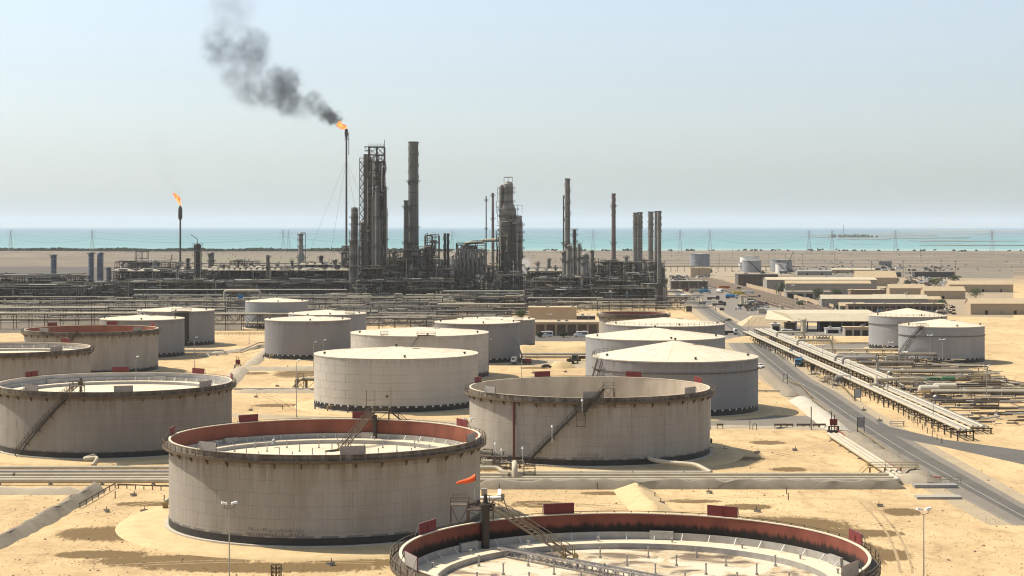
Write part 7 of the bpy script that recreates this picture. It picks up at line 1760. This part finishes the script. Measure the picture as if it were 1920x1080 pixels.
YV = [(1276, 565, 'tank', 'silver', .1, 'silver tanker on the left side of the far road'), (1266, 571, 'bed', 'dark', 0.0, 'dark truck front left of the silver tanker'), (1283, 560, 'box', 'white', -1.3, 'white lorry driving up the far road'), (1272, 556, 'car', 'blue', 0, 'blue car behind the white lorry'),
      (1285, 547, 'bed', 'red', -1.4, 'first red-cabbed truck in the yard row'), (1292, 546, 'bed', 'red', -1.5, 'second red truck in the yard row'), (1304, 549, 'box', 'tan', 0, 'long tan trailer truck in the yard'), (1322, 550, 'box', 'blue', 0, 'blue and white box truck in the yard'),
      (1350, 549, 'box', 'white', -1.3, 'white cab-over lorry in the middle of the yard'), (1358, 543, 'box', 'orange', 0, 'orange container truck at the yard back'), (1372, 560, 'tank', 'blue', 0, 'dark blue bowser in the yard'),
      (1385, 554, 'box', 'yellow', 0, 'yellow truck at the yard back'), (1402, 553, 'box', 'white', 0, 'white container truck by the corridor'), (1414, 560, 'bed', 'rust', .2, 'rusty truck at the right of the yard'), (1304, 560, 'pickup', 'white', .2, 'white pickup in the left of the yard'),
      (1337, 562, 'bed', 'dark', .4, 'dark crane lorry in the yard'), (1348, 574, 'bed', 'dark', 0, 'dark trailer in the front of the yard'), 
      (1384, 580, 'pickup', 'white', .1, 'white service truck at the front of the yard'), (1396, 576, 'bed', 'dark', 0, 'dark flatbed at the front of the yard'), (1408, 577, 'bed', 'rust', 0, 'brown flatbed beside the dark one'), (1269, 540, 'car', 'white', .5, 'white car in front of the garages'),
      (1425, 574, 'bed', 'rust', 0, 'rusty trailer under the corridor'), (1345, 560, 'car', 'white', 0, 'white car beside the crane lorry'), (1450, 588, 'box', 'white', 0, 'white bus behind the tent shelter')]
CM = {'silver': M_GALV, 'dark': M_COLD, 'white': M_WHITE, 'blue': M_BLUE, 'red': M_RED, 'tan': M_HOOD, 'orange': mat('orange_paint', (.50, .14, .03), .6), 'yellow': mat('yellow_paint', (.55, .40, .05), .6), 'rust': M_BRICKY}
for px, py, k, c, rz, lb in YV:
    g = G(px, py)
    if k in ('car', 'pickup'): car(lb, CM[c], g, rz, k)
    else: truck(lb, g, rz, M_WHITE if c in ('blue', 'tan') else CM[c], k, CM[c], L=9.5)
# stacked goods in the yards: crates, containers, pipe bundles
gp = None; rg = random.Random(31)
GS = [(1300 + rg.uniform(0, 130), 538 + rg.uniform(0, 44)) for _ in range(8)] + [(rg.uniform(1590, 1770), rg.uniform(574, 592)) for _ in range(40)] + [(rg.uniform(1640, 1780), rg.uniform(498, 512)) for _ in range(30)] + [(rg.uniform(1480, 1600), rg.uniform(506, 514)) for _ in range(14)] + [(rg.uniform(1700, 1770), rg.uniform(525, 536)) for _ in range(14)]
GMS = [M_BRICKY, M_STEEL, M_HOOD, M_WHITE, M_BLUES, M_STEELB]; gps = []
for m in GMS:
    o = MB().bb(-1.6, 1.6, -1.2, 1.2, 0, 1.8).bb(-1.4, 1.0, -1.0, 1.0, 1.803, 2.6).build('goods_crate', m); gps.append(o)
for i, (px, py) in enumerate(GS):
    k = i % 6; o = gps[k] if i < 6 else gps[k].copy()
    if i >= 6: COL.objects.link(o)
    o.location = G(px, py); o.rotation_euler = (0, 0, rg.uniform(-.3, .3)); o.scale = (rg.uniform(.7, 2.2), 1, rg.uniform(.6, 1.3))
    CN = ('brown', 'black', 'tan', 'white', 'slate blue', 'rusty')[k]; rk = sorted(j for j in range(len(GS)) if j % 6 == k); rk.sort(key=lambda j: GS[j][0])
    tag(o, CN + ' stepped crate, ' + ORD[rk.index(i)] + ' from the left among the ' + CN + ' crates of the yards', 'crate', 'crates in the storage yards')
    continue
    tag(o, ('brown', 'black', 'tan', 'white', 'slate blue', 'rusty')[k] + ' stepped crate lying in the storage yards at the right', 'crate', 'crates in the storage yards')

# --- trees ---
M_LEAF = mat('leaf_green', (.045, .075, .022), .8, (.09, .12, .035), 1.2, .9)
M_LEAFD = mat('leaf_dark', (.035, .05, .022), .8, (.06, .075, .03), .8, .9)
M_BARK = mat('bark', (.14, .10, .065), .9)
def leafy(r, n, seed, s=.5, flat=.85):
    rg = random.Random(seed); b = MB(); lobes = [(Vector((rg.uniform(-.5, .5), rg.uniform(-.5, .5), rg.uniform(-.3, .45))) * r, rg.uniform(.42, .65) * r) for _ in range(8)]
    for _ in range(n):
        c, q = rg.choice(lobes); d = Vector((rg.gauss(0, 1), rg.gauss(0, 1), rg.gauss(0, 1))).normalized(); p = c + d * q * rg.uniform(.6, 1.05); p.z *= flat
        u = Vector((rg.gauss(0, 1), rg.gauss(0, 1), rg.gauss(0, 1))).normalized(); v = d.cross(u).normalized() * s * rg.uniform(.6, 1.3); u = (u * s * rg.uniform(.6, 1.3))
        b.add([p - u * .5, p + v * .5, p + u * .5, p - v * .5], [(0, 1, 2, 3)])
    return b
def tree(px, py, h, r, label, seed, m=M_LEAF, name='tree', group=None):
    g = G(px, py); t = thing(name, label, 'tree', g, 0, group); b = MB(); b.tube([(0, 0, 0), (.2, .1, h * .35), (0, .2, h * .6)], .28, 7)
    for k in range(5): a = k * 1.3; b.cyl((.1, .1, h * .4), (r * .6 * cos(a), r * .6 * sin(a), h * .75), .14, .05, n=5)
    b.build('trunk', M_BARK, t, smooth=True); leafy(r, 900, seed, .55).build('crown', m, t, (0, 0, h - r * .75)); return t
def palm(px, py, h, r, label, seed):
    g = G(px, py); t = thing('palm_tree', label, 'palm tree', g); rg = random.Random(seed)
    MB().tube([(0, 0, 0), (.3, 0, h * .5), (.1, 0, h)], .3, 8).build('trunk', M_BARK, t, smooth=True); b = MB()
    for k in range(34):
        a = rg.uniform(0, 2 * pi); e = rg.uniform(-.5, 1.2); P = [];
        for i in range(6):
            f = i / 5; P.append(Vector((cos(a) * r * f * cos(e * .6), sin(a) * r * f * cos(e * .6), h + r * (e * .6 * f - .9 * f * f))))
        sd_ = Vector((-sin(a), cos(a), 0))
        for i in range(5):
            w0, w1 = .5 * (1 - abs(i / 5 - .4)), .5 * (1 - abs((i + 1) / 5 - .4)); b.add([P[i] - sd_ * w0, P[i] + sd_ * w0, P[i + 1] + sd_ * w1 + Vector((0, 0, -.25)), P[i + 1] - sd_ * w1 + Vector((0, 0, -.25))], [(0, 1, 2, 3)])
    b.build('crown', M_LEAFD, t); return t
palm(1464, 556, 10.5, 5.6, 'tall dark palm at the left end of the long warehouse', 1); palm(1766, 583, 7, 4.2, 'dark palm at the right edge behind the silver tank', 2); palm(1461, 553, 5, 3.5, 'shorter palm leaning by the tall dark one', 5)
tree(1533, 566, 10.5, 5.6, 'left of two round dark trees before the pale shed', 3, M_LEAFD); tree(1568, 565, 9.5, 4.8, 'right of two round dark trees before the pale shed', 4, M_LEAFD)
tree(1757, 541, 11, 6.5, 'broad bright green tree at the right edge of the compound', 6); tree(1702, 537, 7, 5, 'dark bushy tree right of the gable hall', 7, M_LEAFD); tree(1573, 583, 4, 2.2, 'small shrub at the corner of the orange-roofed hut', 8)
tree(1247, 538, 9, 5, 'dark tree at the left of the garages', 9, M_LEAFD); tree(975, 606, 8, 3.5, 'leaning green tree behind the lower slate tank', 10); tree(1012, 633, 3, 1.8, 'small round bush by the first minibus', 11, M_LEAFD); tree(1057, 633, 3.4, 2.0, 'small round bush between the minibuses', 12, M_LEAFD)
tree(1830, 560, 9, 6, 'green tree beyond the compound at the far right', 13)
for i, (px, py, h, r, lb) in enumerate(((1596, 541, 5, 3, 'small dark tree beside the gable hall'), (1655, 552, 5, 3, 'small tree between the tan houses'), (1500, 575, 4, 2.6, 'bush at the left end of the pale gable hall'), (1722, 566, 6, 3.4, 'tree before the tan houses at the right'), (1745, 596, 4, 3, 'shrub under the long open store'),
        (1640, 600, 3, 2.4, 'dark shrub left of the silver cone roof'), (1330, 512, 5, 4, 'dark tree right of the tan cube building'), (1430, 516, 5, 3, 'small dark tree beside the open dark shed'), (1790, 530, 8, 5, 'second green tree right of the broad bright one'), (1680, 531, 6, 4, 'bush right of the dark yard store'))):
    tree(px, py, h, r, lb, 40 + i, M_LEAFD if i % 2 else M_LEAF)
# shoreline thicket and scattered far bushes
b = MB(); rg = random.Random(9)
for i in range(2600):
    x = rg.uniform(-1350, -130) if rg.random() < .97 else rg.uniform(-130, 1200); d_ = shore_y(x) - rg.uniform(15, 120); h = rg.uniform(3, 9) * (1 if x < -130 else .6) * (.6 + .4 * sin(x * .02) ** 2)
    for k in range(3):
        c = Vector((x + rg.uniform(-5, 5), d_ + rg.uniform(-4, 4), h * rg.uniform(.2, .7))); r = rg.uniform(2, 4.5)
        u = Vector((rg.uniform(-1, 1), rg.uniform(-.4, .4), rg.uniform(-.3, .3))).normalized() * r; v = Vector((rg.uniform(-.3, .3), 0, 1)) * r * .7
        b.add([c - u, c - v * .6, c + u, c + v], [(0, 1, 2, 3)])
tag(b.build('shore_thicket', M_LEAFD), 'dark green thicket along the shore', 'thicket', kind='stuff')
b = MB()
for i in range(420):
    px = rg.uniform(300, 2000); py = rg.uniform(473, 512); g = G(px, py); r = rg.uniform(.5, 1.3)
    b.ball(g + Vector((0, 0, r * .4)), r, 6, sz=.7)
tag(b.build('desert_scrub', M_LEAFD), 'scattered scrub on the coastal plain', 'scrub', kind='stuff')
quad('plain_grass', [(320, 490), (560, 492), (600, 484), (360, 482)], .012, mat('plain_green', (.10, .11, .06), .95, (.22, .18, .12), .02, .9))
# --- pylons and lines ---
def pylon_mesh(h):
    b = MB(); w0, w1 = 4.5, .9
    L = 7
    def c(k, f): s = w0 + (w1 - w0) * min(f * 1.25, 1); x, y = ((-1, -1), (1, -1), (1, 1), (-1, 1))[k]; return Vector((x * s, y * s, h * f))
    for i in range(L):
        f0, f1 = i / L, (i + 1) / L
        for k in range(4): b.beam(c(k, f0), c(k, f1), .26); b.beam(c(k, f0), c((k + 1) % 4, f1), .13); b.beam(c((k + 1) % 4, f0), c(k, f1), .13)
    return b
t = thing('power_pylon', 'lattice power pylon on the shore', 'power pylon', (0, 0, 0), 0, 'power pylons along the coast')
pylon_mesh(46).build('lattice_mast', M_GALV, t)
for f, w_ in ((.72, 8), (.85, 7), (.98, 5.5)):
    b = MB(); 
    for s in (-1, 1): b.beam((0, 0, 46 * f), (s * w_, 0, 46 * f - .4), .26); b.beam((0, 0, 46 * f + 2), (s * w_, 0, 46 * f - .4), .16); b.beam((s * w_, 0, 46 * f - .4), (s * w_, 0, 46 * f - 3), .2)
    b.build('cross_arm', M_GALV, t)
PY = [(173, 3800, 'pylon nearest the left edge, above the silos'), (531, 3850, 'left of two pylons close together behind the bottle-shaped column'), (541, 4000 - 60, 'right of two pylons close together behind the bottle-shaped column'), (848, 3800, 'pylon behind the twin slim stacks'), (1112, 3700, 'pylon left of the lone reddish chimney'),
      (1275, 3750, 'pylon just right of the capped stacks'), (1331, 3700, 'pylon above the lone white tank'), (1517, 3500, 'pylon right of the leaning crane boom'), (1560, 3400, 'tallest-looking pylon over the plain'), (1679, 3600, 'pylon before the far sandbars'), (20, 3800, 'pylon beyond the left edge'), (1860, 3650, 'pylon at the far right'), (930, 3780, 'pylon behind the slim tapering stack')]
tops = []
for i, (px, D, lb) in enumerate(PY):
    o = t if i == 0 else copy_tree(t); o.location = (XA(px, D), D, 0); o['label'] = lb; tops.append((px, D))
tops.sort()
for i, ((p0, D0), (p1, D1)) in enumerate(zip(tops, tops[1:])):
    if p1 - p0 < 15: continue
    A, B = Vector((XA(p0, D0), D0, 0)), Vector((XA(p1, D1), D1, 0)); b = MB()
    for z, off in ((33 - 3, -8), (33 - 3, 8), (39 - 3, 7), (45 - 3, 5)):
        P = []
        for k in range(13):
            f = k / 12; P.append(A.lerp(B, f) + Vector((off, 0, z - 11 * 4 * f * (1 - f))))
        b.tube(P, .08, 4)
    tag(b.build('power_line', M_STEEL), 'sagging power lines, span %s from the left along the coast' % ('first', 'second', 'third', 'fourth', 'fifth', 'sixth', 'seventh', 'eighth', 'ninth', 'tenth', 'eleventh', 'twelfth')[i], 'power line', 'power line spans along the coast')
# thin poles and lines on the plain
pp = None; rg = random.Random(55)
for i in range(18):
    px = 1250 + i * 32 + rg.uniform(-5, 5); D = rg.choice((1950, 2400, 3000)); 
    if pp is None:
        pp = thing('utility_pole', 'thin utility pole on the coastal plain', 'utility pole', (0, 0, 0), 0, 'utility poles on the plain'); MB().cyl((0, 0, 0), (0, 0, 17), .22, n=6).build('pole', M_STEELB, pp); MB().beam((-1.6, 0, 16), (1.6, 0, 16), .25).build('cross_arm', M_STEELB, pp); o = pp
    else: o = copy_tree(pp)
    o.location = (XA(px, D), D, 0); o['label'] = 'thin utility pole on the coastal plain, ' + ORD[i] + ' from the left'
t = thing('far_mast', 'lone thin mast on the far spit', 'mast', G(1582, 443.5)); MB().cyl((0, 0, 0), (0, 0, 62), 1.2, n=6).build('mast', M_STEEL, t)
b = MB(); rg = random.Random(8)
for i in range(60): g = G(1596 + rg.gauss(0, 14), 444.5); b.ball(g + Vector((0, rg.uniform(-200, 200), 4)), rg.uniform(6, 13), 6, sz=.9)
tag(b.build('far_grove', M_LEAFD), 'dark grove on the far spit', 'grove', kind='stuff')
